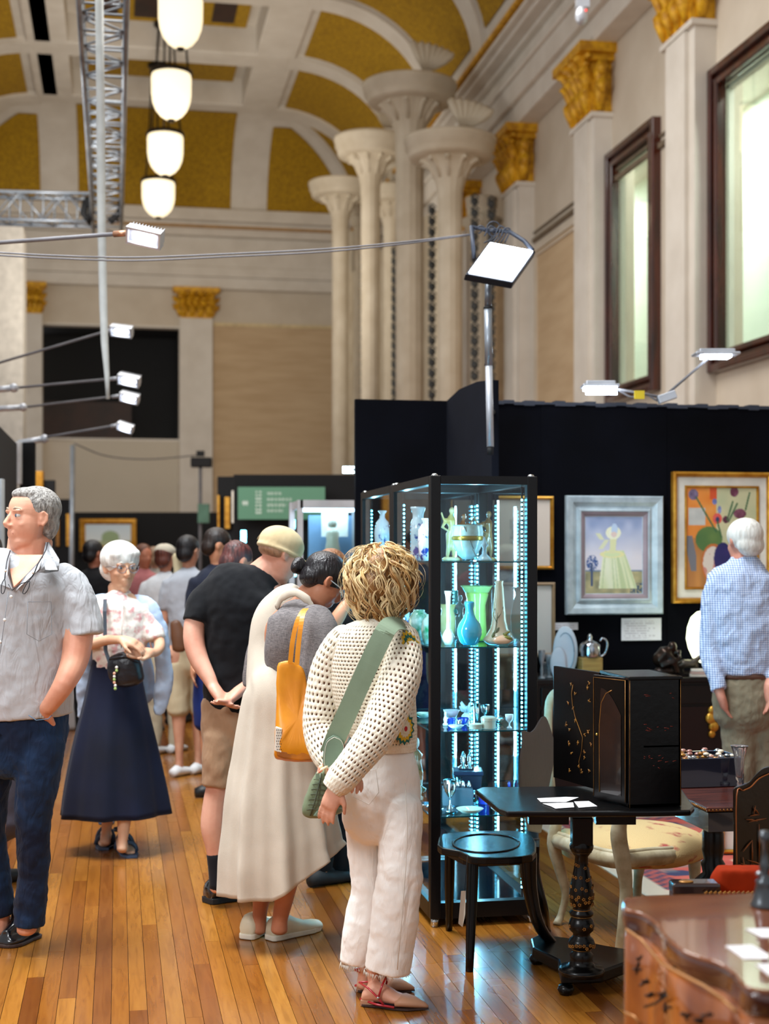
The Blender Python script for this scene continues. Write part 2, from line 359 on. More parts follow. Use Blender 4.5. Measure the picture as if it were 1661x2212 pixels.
for k, (a, b) in enumerate(spans):
    wn = MB()
    for (q, t, dd) in ((0.0, 0.10, 0.13), (0.10, 0.06, 0.07), (0.16, 0.08, 0.11)):
        a_, b_, l_, h_ = a + q, b - q, zl + q, zh - q
        wn.box((XW - dd, a_, l_), (XW + 0.03, a_ + t, h_)); wn.box((XW - dd, b_ - t, l_), (XW + 0.03, b_, h_))
        wn.box((XW - dd, a_ + t, l_), (XW + 0.03, b_ - t, l_ + t)); wn.box((XW - dd, a_ + t, h_ - t), (XW + 0.03, b_ - t, h_))
    wn = struct('window_%d' % (k+1), wn, M_maho, bevel=0.02)
    MB().box((XW + 0.01, a + 0.2, zl + 0.2), (XW + 0.02, b - 0.2, zh - 0.2)).build('window_pane', G_win, wn, smooth=False)
    m = MB()
    for (ya_, yb_, za_, zb_) in ((a + .24, a + .30, zl + .24, zh - .24), (b - .30, b - .24, zl + .24, zh - .24), (a + .24, b - .24, zh - .30, zh - .24)): m.box((XW + 0.03, ya_, za_), (XW + 0.1, yb_, zb_))
    m.build('reveal_trim', M_white, wn, smooth=False)
# ---- ceiling : flat coffered centre, coves on the sides
X0 = 1.0                     # centre line of the hall
R_, r_ = 2.7, 2.3
XC = XW - 0.6 - R_; ZC = ZG + 0.1 + r_; YC = YE - 0.6 - R_
XL = 2*X0 - XC; XWL = 2*X0 - (XW - 0.6)
def covez(d): d = max(0.0, min(1.0, d / R_)); return ZG + 0.1 + r_*math.sqrt(max(0, 1 - (1-d)**2))
def cove_pt(x, y): return Vector((x, y, covez(min(XW - 0.6 - x, x - XWL, YE - 0.6 - y))))
def cpatch(mb, A, n=(10, 10), off=0.0, clip=None):
    """A = function (s,t)->(x,y) ; patch follows the vault"""
    nx, ny = n; vs = []
    for j in range(ny+1):
        for i in range(nx+1):
            x, y = A(i/nx, j/ny); p = cove_pt(x, y)
            e = 0.02; nx_ = cove_pt(x+e, y) - cove_pt(x-e, y); ny_ = cove_pt(x, y+e) - cove_pt(x, y-e); N = nx_.cross(ny_)
            N = N.normalized() if N.length > 1e-9 else UP
            vs.append(p - N*off if N.z > 0 else p + N*off)
    mb.add(vs, [(j*(nx+1)+i, (j+1)*(nx+1)+i, (j+1)*(nx+1)+i+1, j*(nx+1)+i+1) for j in range(ny) for i in range(nx)])
def ease(t): return 1 - (1-t)**2      # finer steps near the springing
DM = YE - 0.6
ce = MB()
xw0, xw1 = XWL, XW - 0.6
# end cove (trapezoid cut on the groins) and side coves
cpatch(ce, lambda s, t: ((xw0 + R_*t**2) + ((xw1 - R_*t**2) - (xw0 + R_*t**2))*s, DM - R_*t**2), (24, 18))
cpatch(ce, lambda s, t: (xw1 - R_*t**2, 4.0 + (DM - R_*t**2 - 4.0)*s), (4, 18))
cpatch(ce, lambda s, t: (xw0 + R_*t**2, 4.0 + (DM - R_*t**2 - 4.0)*s), (4, 18))
ce.box((XL - 0.1, 2.0, ZC + 0.55), (XC + 0.1, YC + 0.2, ZC + 0.75))
ceil = struct('ceiling', ce, M_white, smooth=True)
och = 0.035
def cove_panel(name, A, n=(8, 12)):
    mb = MB(); cpatch(mb, A, n, och); mb.build(name, M_ochre, ceil)
zs = lambda t: (t)**2
bays_x = [(-9, 0)]
# end-cove panels (the middle one, the two at its sides, cut by the groins)
cxs = [(X0 - 2.12, X0 + 2.12), (XC - 0.02, xw1 - 0.3), (xw0 + 0.3, XL + 0.02)]
def endp(xa, xb, fr0=0.08, fr1=0.93):
    def A(s, t):
        tt = fr0 + (fr1-fr0)*t; d = R_*tt**2; a = max(xa, xw0 + d + 0.35); b = min(xb, xw1 - d - 0.35)
        if b < a + 0.01: b = a + 0.01 if xa < X0 else b; a = min(a, b - 0.005)
        return (a + (b-a)*s, DM - d)
    return A
cove_panel('ochre_panel', endp(X0 - 2.05, X0 + 2.05))
cove_panel('ochre_panel', endp(XC + 0.15, xw1 - 0.2, 0.08, 0.80)); cove_panel('ochre_panel', endp(xw0 + 0.2, XL - 0.15, 0.08, 0.80))
ribs = []
yy = YC + 0.0; BAY = 3.75
for k in range(6):
    ya, yb = YC - BAY*(k+1), YC - BAY*k
    for side in (1, -1):
        def A(s, t, ya=ya, yb=yb, side=side, k=k):
            tt = 0.10 + 0.84*t; d = R_*tt**2; y1 = yb - 0.42
            if k == 0: y1 = min(yb + 1.9, DM - d - 0.5)
            return ((xw1 - d) if side > 0 else (xw0 + d), ya + 0.42 + (y1 - ya - 0.42)*s)
        if side > 0 or k < 2: cove_panel('ochre_panel', A)
# raised ribs in the coves
for k in range(7):
    y = YC - BAY*k
    for side in (1, -1):
        rb = MB(); R2 = []
        for q in range(17):
            t = q/16; d = R_*t**2; x = (xw1 - d) if side > 0 else (xw0 + d); z = covez(d)
            nn = Vector((-(1-d/R_)*side if True else 0, 0, -0.6)).normalized()
            c0 = Vector((x, y, z)); R2.append([c0 + Vector((0, -0.34, 0)), c0 + Vector((0, -0.34, 0)) + nn*0.12, c0 + Vector((0, 0.34, 0)) + nn*0.12, c0 + Vector((0, 0.34, 0))])
        rb.rings(R2, closed=True, cap=True); rb.build('cove_rib', M_white, ceil, smooth=False)
# beams of the flat part
def beam(lo, hi, nm='ceiling_beam'): MB().box(lo, hi).build(nm, M_white, ceil, smooth=False, bevel=0.03)
zb = ZC - 0.12
for xa, xb in ((XL - 0.1, XL + 0.45), (X0 - 2.85, X0 - 2.1), (X0 + 2.1, XC + 0.12)): beam((xa, 4, zb), (xb, YC + 0.1, ZC + 0.6))
for k in range(7):
    y = YC - BAY*k; beam((XL, y - 0.5, zb - 0.005), (XC, y + (0.35 if k else 0.1), ZC + 0.6))
for k in range(6):
    ya, yb = YC - BAY*(k+1) + 0.55, YC - BAY*k - 0.7
    for (xa, xb) in ((X0 - 1.85, X0 + 1.85), (XL + 0.4, X0 - 2.8)):
        if xb - xa < 0.3: continue
        MB().box((xa, ya, ZC + 0.40), (xb, yb, ZC + 0.56)).build('ochre_panel', M_ochre, ceil, smooth=False)
        if k > 0 and xa > X0 - 2:
            vt = MB()
            for q in range(4): vt.box((xa + 0.35 + q*0.85, ya + 0.3, ZC + 0.37), (xa + 0.85 + q*0.85, yb - 0.3, ZC + 0.41))
            vt.build('dark_ceiling_vent', M_brownw, ceil, smooth=False)
# ---- far wall
def fz(px, py): return onY(px, py, YE)
op0, op1 = fz(92, 945), fz(387, 710)
fw = MB()
for (a, b, z0, z1) in ((-14, op0.x, 0, ZG+2.6), (op1.x, XW + 0.3, 0, ZG+2.6), (op0.x, op1.x, 0, op0.z), (op0.x, op1.x, op1.z, ZG+2.6)): fw.box((a, YE, z0), (b, YE + 0.3, z1))
wall_far = struct('wall_far', fw, M_cream)
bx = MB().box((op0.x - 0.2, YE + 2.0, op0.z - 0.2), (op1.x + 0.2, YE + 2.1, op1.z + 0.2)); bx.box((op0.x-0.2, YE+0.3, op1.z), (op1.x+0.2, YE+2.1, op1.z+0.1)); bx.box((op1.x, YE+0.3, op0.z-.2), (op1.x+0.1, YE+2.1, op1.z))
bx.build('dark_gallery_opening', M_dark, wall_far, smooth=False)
MB().box((op0.x - 0.1, YE + 1.2, op0.z), (fz(285, 800).x, YE + 1.3, fz(285, 860).z)).build('brown_gallery_front', M_brownw, wall_far, smooth=False)
fr = MB(); t = 0.06
fr.box((op0.x - t, YE - 0.05, op0.z - t), (op1.x + t, YE, op0.z)); fr.box((op0.x - t, YE - 0.05, op1.z), (op1.x + t, YE, op1.z + t)); fr.build('opening_trim', M_white, wall_far, smooth=False)
pa, pb = fz(460, 1060), fz(727, 712)
MB().box((pa.x, YE - 0.03, pa.z - 1), (pb.x, YE, pb.z)).build('beige_panel', M_panel, wall_far, smooth=False)
MB().box((pa.x, YE - 0.06, pb.z), (pb.x, YE, pb.z + 0.09)).build('panel_moulding', mat('yellow_cream_edge', (226, 205, 160), 0.7), wall_far, smooth=False)
pa, pb = fz(155, 1106), fz(383, 952)
MB().box((pa.x, YE - 0.04, pa.z - 0.5), (pb.x, YE, pb.z)).build('lower_panel', mat('pale_stone_panel', (206, 196, 178), 0.8, c2=(200, 190, 172), ns=.5), wall_far, smooth=False)
for (l, r) in ((388, 458), (50, 92)):
    a, b = fz(l, 800).x, fz(r, 800).x; zt = fz(400, 688).z
    mb = MB().box((a, YE - 0.22, 0), (b, YE, zt)); mb.build('pilaster', M_white, wall_far, smooth=False)
    cm = MB(); corinth(cm, ((a+b)/2, YE - 0.02, zt), b - a, 0.26, fz(400, 625).z - zt, Vector((1, 0, 0)), Vector((0, -1, 0)))
    cm.build('gilded_capital', M_gold, wall_far)
mb = MB()
for (y0, y1, d) in ((625, 600, .25), (600, 578, .33), (578, 515, .28), (515, 497, .5), (497, 488, .62), (488, 462, .8), (462, 452, .55)):
    mb.box((-12, YE - d, fz(400, y0).z), (XW - 0.3, YE, fz(400, y1).z))
struct('trim_3', mb, M_white, bevel=0.02)
struct('trim_4', MB().box((-12, YE - 0.64, fz(400, 500).z), (XW - 0.5, YE - 0.5, fz(400, 495).z)), mat('tan_line', (190, 150, 100), 0.7))
# near block of wall at the far left
b0 = onY(50, 800, 30.0)
struct('wall_left', MB().box((b0.x - 3, 30.0, 0), (b0.x, 31.0, onY(20, 489, 30).z)), mat('bright_plaster', (206, 200, 190), 0.7))
# ================================================================ FLUTED ORGAN COLUMNS IN THE CORNER
M_col = mat('aged_cream_plaster', (222, 210, 188), 0.65, c2=(206, 192, 168), ns=2)
M_orn = mat('dark_ornament', (92, 96, 98), 0.6)
def flute_col(px, py_top, py_rim, D, wpx, spx, label, plume=None, zbot=1.0):
    """column with a wide dished top; py_top/py_rim = top and underside of the disc, wpx disc width, spx shaft width"""
    R = wpx/2/F*D; rs = spx/2/F*D; c = pt(px, py_top, D); zt = pt(px, py_top, D - R).z; h = (py_rim - py_top)/F*D
    t = thing('fluted_column', label, 'column', (c.x, c.y, zbot), 'fluted corner columns with dished tops')
    fl = lambda a, z: 1 - 0.05*abs(math.sin(a*PI*14))
    prof = [(rs*1.0, zbot), (rs, zt - h*2.6), (rs*1.05, zt - h*1.9), (rs*1.35, zt - h*1.35), (rs*1.9, zt - h*0.95), (R*0.70, zt - h*0.72), (R*0.82, zt - h*0.66)]
    MB().lathe(prof, (c.x, c.y, 0), 56, fold=fl).build('shaft', M_col, t)
    MB().lathe([(R*0.66, zt - h*0.78), (R*0.86, zt - h*0.74), (R*0.90, zt - h*0.66), (R*0.93, zt - h*0.40), (R*0.97, zt - h*0.38), (R*0.97, zt - h*0.16), (R, zt - h*0.14), (R, zt), (R*0.9, zt + 0.01), (R*0.86, zt - h*0.1), (0.01, zt - h*0.12)], (c.x, c.y, 0), 40).build('dish', M_col, t)
    lf = MB()
    for k in range(10):
        a = 2*PI*k/10; e = Vector((math.cos(a), math.sin(a), 0)); b = Vector((c.x, c.y, 0))
        lf.tube([b + e*(rs*1.2) + UP*(zt - h*1.5), b + e*(rs*1.6) + UP*(zt - h*1.0), b + e*(R*0.62) + UP*(zt - h*0.80), b + e*(R*0.66) + UP*(zt - h*0.92)], [rs*.12, rs*.25, rs*.25, rs*.1], 6)
    lf.build('leaf_ring', M_col, t)
    if plume:
        dx, ph, dirn = plume; pm = MB(); base = pt(px + dx, py_top, D)
        for k in range(7):
            a = 1.15 + k*0.2 if dirn > 0 else PI - 1.15 - k*0.2
            a = PI*0.62 - dirn*k*0.17 if dirn < 0 else PI*0.62 - k*0.14
            L = ph/F*D*(1 - 0.07*k); e = RT*math.cos(a) + UP*math.sin(a)
            pm.tube([base + RT*(k*0.03), base + e*(L*0.5) + RT*(k*0.05), base + e*(L*0.9) + RT*(k*0.06), base + e*L + RT*(k*0.06 + 0.05)], [0.03, 0.07, 0.08, 0.03], 7)
        pm.build('plume', M_col, t)
    return t
flute_col(885, 150, 205, 26.0, 205, 62, 'tallest fluted column, its broad dish nearly touching the coved ceiling', (30, 66, 1))
flute_col(972, 272, 330, 24.6, 200, 54, 'fluted column nearest the right wall with a wide dish and plume', (25, 66, 1))
flute_col(800, 276, 330, 31.0, 158, 42, 'fluted column just left of the tallest one, dish at middle height', (32, 40, 1))
flute_col(735, 378, 420, 34.5, 138, 36, 'leftmost fluted column, with the lowest of the large dishes', (55, 34, 1))
flute_col(845, 392, 436, 33.0, 116, 34, 'small-dished fluted column half hidden behind the tallest one')
flute_col(866, 332, 372, 34.0, 92, 30, 'narrow fluted column directly behind the tallest one, upper small dish')
flute_col(778, 438, 470, 36.0, 62, 24, 'narrow low-dished column between the two left fluted columns')
flute_col(752, 498, 528, 37.0, 74, 34, 'lowest-dished narrow column behind the leftmost fluted column')
flute_col(1040, 420, 470, 26.5, 70, 50, 'slender capped column beside the right wall behind the flood light pole')
# back screen with carved chains between the shafts
scn = struct('trim_5', MB().prism([pt(x, 1400, D) for x, D in ((742, 37.5), (1085, 28.2), (1085, 28.5), (742, 37.9))], (0, 0, pt(1085, 340, 28.2).z - pt(1085, 1400, 28.2).z)), M_col)
for k, (px, y0, y1, D) in enumerate(((852, 545, 1000, 31.8), (933, 455, 1000, 27.5), (1025, 435, 830, 25.6), (1061, 440, 830, 25.6), (782, 560, 1000, 33.8))):
    mb = MB(); y = y0
    while y < y1:
        p = pt(px, y, D); a = 0.075 if k != 4 else 0.05
        mb.ell(p, a, 0.05, 0.08, nu=8, nv=5); mb.tube([p + Vector((-a, -.03, .06)), p + Vector((0, -.05, .12)), p + Vector((a, -.03, .06))], 0.02, 4); y += 0.21/D*F
    mb.build('carved_chain', M_orn, scn)
# ================================================================ PENDANT LAMPS
M_shade = emis('lit_opal_glass', (255, 238, 200), 1.05)
M_iron = mat('dark_bronze', (46, 36, 28), 0.4, 0.7)
for (px, yr, yb, hw, lab) in ((390, -8, 106, 48, 'nearest and largest opal pendant lamp, cut by the top edge'), (370, 160, 260, 43, 'opal glass pendant lamp, second in the row from the top'), (357, 292, 380, 38.5, 'opal glass pendant lamp, third in the row from the top'), (342, 393, 470, 35.5, 'farthest and smallest opal glass pendant lamp, lowest in the row')):
    D = 0.40/hw*F; c = pt(px, yr, D); H = (yb - yr)/F*D; R = 0.40
    t = thing('pendant_lamp', lab, 'lamp', c, 'opal pendant lamps down the hall')
    prof = [(R*0.96, 0), (R, -H*0.1), (R*0.99, -H*0.45), (R*0.93, -H*0.62), (R*0.78, -H*0.78), (R*0.55, -H*0.90), (R*0.3, -H*0.97), (R*0.06, -H)]
    MB().lathe(prof[::-1], c, 36).build('shade', M_shade, t)
    MB().lathe([(R*0.9, -0.02), (R*1.06, -0.02), (R*1.08, 0.02), (R*1.04, 0.06), (R*0.9, 0.06)], c, 36).build('rim', M_iron, t)
    MB().lathe([(0.01, -H-0.04), (0.06, -H-0.03), (0.08, -H+0.02), (0.01, -H+0.04)], c, 12).build('finial', M_iron, t)
    top = ZC + 0.30
    for a in (0.4, 2.5, 4.6):
        e = Vector((math.cos(a), math.sin(a), 0))
        MB().tube([c + e*(R*0.95) + UP*0.03, c + e*0.30 + UP*0.9, (c.x + e.x*0.18, c.y + e.y*0.18, top)], 0.022, 6).build('rod', M_iron, t)
    MB().lathe([(0.01, 0), (0.2, 0.0), (0.26, 0.05), (0.26, 0.1)], (c.x, c.y, top - 0.02), 20).build('ceiling_rose', M_iron, t)
# ================================================================ TRUSSES, POLE, CABLES
M_alu = mat('aluminium_truss', (176, 184, 192), 0.35, 0.5, c2=(140, 148, 158), ns=3)
M_pole = mat('white_painted_tube', (226, 232, 230), 0.4)
M_cable = mat('grey_cable', (120, 118, 122), 0.6)
M_blk = mat('black_strap', (14, 14, 16), 0.7)
def box_truss(p, q, w, h, bays, label, ang=0.3):
    t = thing('lighting_truss', label, 'truss', p); p, q = Vector(p), Vector(q); d = (q-p); L = d.length; d = d/L; a = d.cross(UP).normalized(); b = UP
    cs = [(a*(i*w/2) + b*(j*h/2)) for i, j in ((-1, -1), (1, -1), (1, 1), (-1, 1))]
    for c in cs: MB().tube([p + c, q + c], 0.026, 8).build('chord', M_alu, t)
    for k in range(bays):
        s0, s1 = L*k/bays, L*(k+1)/bays; m = MB()
        for e in range(4):
            f = (e+1) % 4; u, v = (cs[e], cs[f]) if k % 2 else (cs[f], cs[e])
            m.tube([p + d*s0 + u, p + d*s1 + v], 0.012, 6); m.tube([p + d*s0 + cs[e], p + d*s0 + cs[f]], 0.012, 6)
        m.build('brace', M_alu, t)
    return t
zt_ = 6.45
pa = onZ(222, -60, zt_); pb = onZ(232, 474, zt_)
box_truss((pa.x, pa.y, zt_), (pb.x, pb.y, zt_), 0.40, 0.40, 22, 'aluminium box truss running away overhead behind the white pole')
c_ = pt(90, 452, 20.6); l_ = pt(-40, 448, 20.8); r_e = pt(205, 455, 20.4)
box_truss(l_, r_e, 0.36, 0.40, 5, 'aluminium cross truss at the left ending beside the white pole')
st = MB()
st.tube([pt(186, 432, 20), pt(180, 462, 20), pt(190, 484, 20), pt(198, 450, 20), pt(188, 425, 20)], 0.05, 6, sq=0.4)
st.tube([pt(262, 436, 20), pt(258, 460, 20), pt(236, 480, 20)], 0.05, 6, sq=0.4)
tag(st.build('black_strap', M_blk, label='black webbing straps looped around the end of the overhead truss'), cat='strap')
tag(MB().tube([pt(214, -30, 10.5), pt(217, 200, 10.5), pt(219, 450, 10.5), pt(223, 650, 10.5), pt(226, 740, 10.5), pt(231, 810, 10.5), pt(233, 862, 10.5)], [0.031, 0.031, 0.031, 0.030, 0.027, 0.019, 0.013], 12).build('hanging_tube', M_pole, label='thin white tube hanging down in front of the overhead truss'), cat='tube')
def cablepts(ps, D0, D1):
    n = len(ps); return [Vector(q) for q in cat([tuple(pt(x, y, D0 + (D1-D0)*i/(n-1))) for i, (x, y) in enumerate(ps)], 6)]
tag(MB().tube(cablepts([(-30, 544), (120, 552), (290, 556), (480, 549), (700, 538), (880, 522), (1016, 506)], 7.2, 7.7), 0.0045, 6).build('power_cable', M_cable, label='upper grey cable sagging across the hall to the flood light'), cat='cable', group='cables slung to the flood light')
tag(MB().tube(cablepts([(-30, 550), (120, 558), (290, 563), (480, 555), (700, 544), (880, 526), (1018, 507)], 7.2, 7.7), 0.0045, 6).build('power_cable', M_cable, label='lower grey cable sagging across the hall to the flood light'), cat='cable', group='cables slung to the flood light')
M_led = emis('white_led_lens', (246, 248, 255), 16)
M_ledbody = mat('silver_lamp_body', (206, 210, 218), 0.35, 0.4)
def arm_light(px, py, w, D, arm, label, tilt=0.32, base=None):
    """LED flood head seen from below left; w = head width in px; arm = pixel where the arm starts"""
    s = w/F*D; c = pt(px, py, D); t = thing('arm_light', label, 'lamp', c, 'clip-on arm lights above the left stalls')
    ax = (RT*math.cos(tilt) - UP*math.sin(tilt) - FW*0.1).normalized(); nz_ = (UP*0.75 - FW*-0.45).normalized(); nz_ = (nz_ - ax*nz_.dot(ax)).normalized(); ay = nz_.cross(ax)
    # light faces down and to the camera: normal of the lens
    ln = (-UP*0.55 - FW*0.75).normalized(); ln = (ln - ax*ln.dot(ax)).normalized(); vv = ln.cross(ax)
    MB().obox(c - ln*(s*0.10), ax, vv, ln, s*0.5, s*0.24, s*0.10).build('housing', M_ledbody, t, bevel=s*0.02)
    fm = MB()
    for k in (-1, 1): fm.obox(c + vv*(k*s*0.22) + ln*(s*0.06), ax, vv, ln, s*0.5, s*0.03, s*0.07); fm.obox(c + ax*(k*s*0.47) + ln*(s*0.06), ax, vv, ln, s*0.03, s*0.22, s*0.07)
    fm.build('reflector_rim', M_ledbody, t)
    for k in range(3): MB().ell(c + ax*((k-1)*s*0.19) + ln*(s*0.02), s*0.13, s*0.13, s*0.10, nu=10, nv=6).build('led', M_led, t)
    fn = MB()
    for k in range(11): fn.obox(c + ax*((k-5)*s*0.09) - ln*(s*0.28), ax, vv, ln, s*0.008, s*0.2, s*0.09)
    fn.build('cooling_fins', M_ledbody, t)
    a0 = pt(arm[0], arm[1], D + (arm[2] if len(arm) > 2 else 0.3)); e = c - ax*(s*0.5)
    MB().tube([a0, e - (e - a0).normalized()*s*0.4], 0.011, 8).build('arm', M_cable, t)
    MB().tube([e - (e - a0).normalized()*s*0.42, e], 0.016, 8).build('arm_socket', mat('copper_joint', (190, 140, 110), 0.35, 0.7) if w > 60 else M_ledbody, t)
    return t
arm_light(312, 512, 78, 7.2, (-40, 527), 'nearest arm light, ridged heat sink on top, below the pendant lamps', 0.24)
AL = [None]*4; AL[0] = arm_light(262, 716, 48, 11.5, (-30, 792), 'arm light beside the white tube at the top of the dark opening', 0.14)
AL[1] = arm_light(278, 822, 48, 11.8, (10, 840), 'arm light in front of the dark opening, middle height, upper of two close together', 0.22)
AL[2] = arm_light(279, 860, 42, 13.0, (50, 880), 'arm light in front of the dark opening, just under another', 0.25)
AL[3] = arm_light(270, 924, 36, 12.4, (90, 946, .2), 'lowest arm light at the foot of the dark opening', 0.32)
for (x0, y0, x1, y1, D) in ((-20, 843, 30, 838, 12.0), (-20, 884, 50, 880, 13.2), (40, 957, 96, 948, 12.6)):
    m = MB(); m.tube([pt(x0, y0, D), pt(x1, y1, D)], 0.028, 8); m.ell(pt(x1, y1, D), 0.04, 0.04, 0.04); m.build('clamp_bar', M_ledbody, AL[1 if y0 < 850 else 2 if y0 < 900 else 3])
# big flood light on a pole
D = 7.62; c = pt(1083, 563, D); t = thing('flood_light', 'large square white LED flood light glowing on a pole above the partition', 'lamp', c)
corn = [pt(1056, 521, D), pt(1158, 541, D + .02), pt(1109, 610, D - .16), pt(1005, 591, D - .18)]
nrm = (corn[1]-corn[0]).cross(corn[3]-corn[0]).normalized(); nrm = nrm if nrm.dot(FW) > 0 else -nrm
MB().prism([p + nrm*0.004 for p in corn], nrm*0.045).build('housing', mat('black_lamp_housing', (30, 34, 44), 0.4, 0.3), t, smooth=False, bevel=0.006)
cc = sum(corn, Vector())/4; MB().prism([cc + (p - cc)*0.9 - nrm*0.006 for p in corn], nrm*0.008).build('lens', emis('flood_lens', (236, 244, 255), 34), t, smooth=False)
br = MB()
br.tube([pt(1024, 560, D - .03), pt(1018, 490, D + .08), pt(1050, 497, D + .12), pt(1100, 500, D + .12), pt(1132, 520, D + .1), pt(1150, 540, D)], 0.012, 6)
for k in range(6):
    random.seed(k); br.tube(cablepts([(1022 + 12*k, 500 + 5*(k % 3)), (1040 + 10*k, 488 + 6*(k % 2)), (1062 + 8*k, 512 - 3*k), (1045 + 9*k, 525)], D + .1, D + .12), 0.004, 5)
br.tube([pt(1066 + 15*math.cos(a), 494 + 16*math.sin(a), D + .1) for a in [q*0.52 for q in range(13)]], 0.003, 5)
br.build('yoke_and_wires', mat('dark_wire', (58, 66, 82), 0.5), t)
t = thing('light_pole', 'slim steel pole carrying the flood light, clamped over the partition edge', 'pole', pt(1058, 980, D + .05))
MB().tube([pt(1055, 600, D + .08), pt(1054, 665, D + .08)], 0.019, 12).build('upper_tube', mat('dull_steel', (120, 126, 134), 0.35, 0.6), t)
MB().tube([pt(1054, 664, D + .08), pt(1056, 790, D + .07)], 0.022, 12).build('middle_tube', M_alu, t)
MB().tube([pt(1056, 788, D + .07), pt(1059, 965, D + .05)], 0.020, 12).build('lower_tube', M_ledbody, t)
MB().tube([pt(1059, 963, D + .05), pt(1059, 982, D + .05)], 0.017, 10).build('rubber_end', M_blk, t)
for y in (665, 788): MB().tube([pt(1054 + (y > 700)*2, y - 2, D + .08), pt(1054 + (y > 700)*2, y + 2, D + .08)], 0.025, 12).build('collar', M_blk, t)
MB().tube([pt(1058, 890, D + .05), pt(1067, 890, D + 0.24)], 0.015, 8).build('clamp', M_blk, t)
# two desk-style LED lamps clamped on the back wall top
for (hx0, hy0, hx1, hy1, bx_, by_, lab) in ((1256, 845, 1335, 834, 1440, 862, 'glowing flat LED lamp on an arm at the top of the black back wall'), (1498, 765, 1594, 776, 1440, 856, 'flat silver LED lamp raised on a diagonal arm in front of the large window')):
    D = 8.5; c = pt((hx0+hx1)/2, (hy0+hy1)/2, D); t = thing('stall_lamp', lab, 'lamp', c, 'flat stall lamps on the back wall')
    L = (hx1-hx0)/2/F*D; up_ = 1 if hy0 > hy1 else -1
    m = MB(); m.obox(c + UP*0.015, RT, FW, UP, L, 0.07, 0.008); m.obox(c + UP*0.03, RT, FW, UP, L*0.8, 0.05, 0.014); m.build('lamp_head', M_ledbody, t, bevel=0.006)
    MB().obox(c, RT, FW, UP, L*0.85 if up_ > 0 else L*0.62, 0.055, 0.009).build('led_strip', emis('stall_led', (226, 240, 255), 26 if up_ > 0 else 12), t)
    if up_ > 0:
        MB().obox(c - UP*0.012 - FW*0.05, RT, (FW*.5+UP*.85).normalized(), (UP*.5-FW*.85).normalized(), L*0.85, 0.035, 0.004).build('led_front', emis('stall_led_front', (226, 240, 255), 9), t)
    MB().tube([c + (RT*L*0.8 if up_ > 0 else -RT*L*0.25), pt(bx_ - 10 if up_ > 0 else bx_, by_ - 4, D)], 0.008, 6).build('arm', M_cable, t)
t = thing('wall_clamp', 'grey angled clamp with cables where both stall lamp arms meet', 'clamp', pt(1440, 862, 8.5))
MB().obox(pt(1440, 858, 8.5), (RT + UP*0.35).normalized(), FW, (UP - RT*0.35).normalized(), 0.055, 0.03, 0.025).build('clamp_body', M_ledbody, t, bevel=0.005)
MB().tube(cablepts([(1335, 842), (1365, 858), (1390, 850), (1420, 866)], 8.5, 8.5), 0.006, 6).build('cable', M_cable, t)
MB().obox(pt(1381, 853, 8.45), RT, FW, UP, 0.03, 0.006, 0.025).build('yellow_label', mat('yellow_tag', (236, 206, 40), 0.6), t)
# small camera sensor on the cornice, top right
t = thing('wall_sensor', 'small grey detector fixed to the cornice at the top edge', 'sensor', pt(1256, 30, 15))
MB().ell(pt(1256, 34, 15), 0.07, 0.07, 0.1).build('dome', M_ledbody, t); MB().obox(pt(1258, 8, 15.05), RT, FW, UP, 0.07, 0.05, 0.05).build('bracket', M_ledbody, t)
MB().ell(pt(1266, 22, 14.94), 0.012, 0.012, 0.012).build('red_light', emis('red_dot', (255, 60, 50), 1), t)
# distant tripod lights
t = thing('tripod_light', 'black twin flood light on a slim stand in front of the far wall', 'lamp', gr(432, 1195 + 200))
D = 26.0
MB().tube([pt(433, 995, D), pt(432, 1195 + 1.5*F/D, D)], 0.03, 8).build('stand', M_cable, t)
MB().obox(pt(435, 999, D), RT, FW, UP, 0.19, 0.08, 0.09).build('lamp_head', M_blk, t, bevel=0.02); MB().obox(pt(433, 980, D), RT, FW, UP, 0.07, 0.05, 0.05).build('bracket', M_blk, t)
for a in (0, 2.1, 4.2): MB().tube([pt(432, 1195 + 1.2*F/D, D), pt(432, 1195 + 1.53*F/D, D) + Vector((math.cos(a)*.3, math.sin(a)*.3, 0))], 0.02, 6).build('leg', M_cable, t)
tag(MB().tube([pt(157, 962, 24), pt(153, 1195 + 1.54*F/24, 24)], 0.04, 8).build('standpipe', M_alu, label='thin pale pole in front of the lower far wall panel'), cat='pole')
tag(MB().tube(cablepts([(160, 958), (230, 985), (320, 992), (425, 984)], 24, 26), 0.012, 5).build('power_cable', M_cable, label='thin cable slung between the pale pole and the distant twin light'), cat='cable')
# ================================================================ STALL WALLS
M_felt = mat('black_felt_wall', (8, 9, 17), 0.95, c2=(4, 4, 8), ns=2, bump=0.2, bs=300, spec=.1)
M_feltg = mat('grey_felt_edge', (60, 64, 76), 0.95)
YB = pt(768, 862, 8.764).y
def zof(py, px=768): return onY(px, py, YB).z
def wallbox(px0, px1, ztop, Y=None, th=0.05, z0=0):
    Y = Y or YB; a, b = onY(px0, 1000, Y).x, onY(px1, 1000, Y).x
    return MB().box((a, Y, z0), (b, Y + th, ztop))
W = struct('wall_stall', wallbox(768, 1168, 2.5), M_felt)
wallbox(1168.7, 1440, 2.5, YB - 0.004).build('wall_board', M_felt, W, smooth=False); wallbox(1441, 1720, 2.485, YB - 0.004).build('wall_board', M_felt, W, smooth=False)
bt = MB()
for k in range(28):
    a = onY(1066 + k*22, 1000, YB).x; b = onY(1066 + (k+1)*22, 1000, YB).x; bt.box((a, YB - 0.012, 2.485 + 0.006*math.sin(k*1.7)), (b, YB + 0.06, 2.508 + 0.006*math.sin(k*2.3)))
bt.build('torn_top_edge', M_feltg, W, smooth=False)
xa = onY(965, 862, YB).x; ne = pt(1062, 822, 7.8); pw_ = MB()
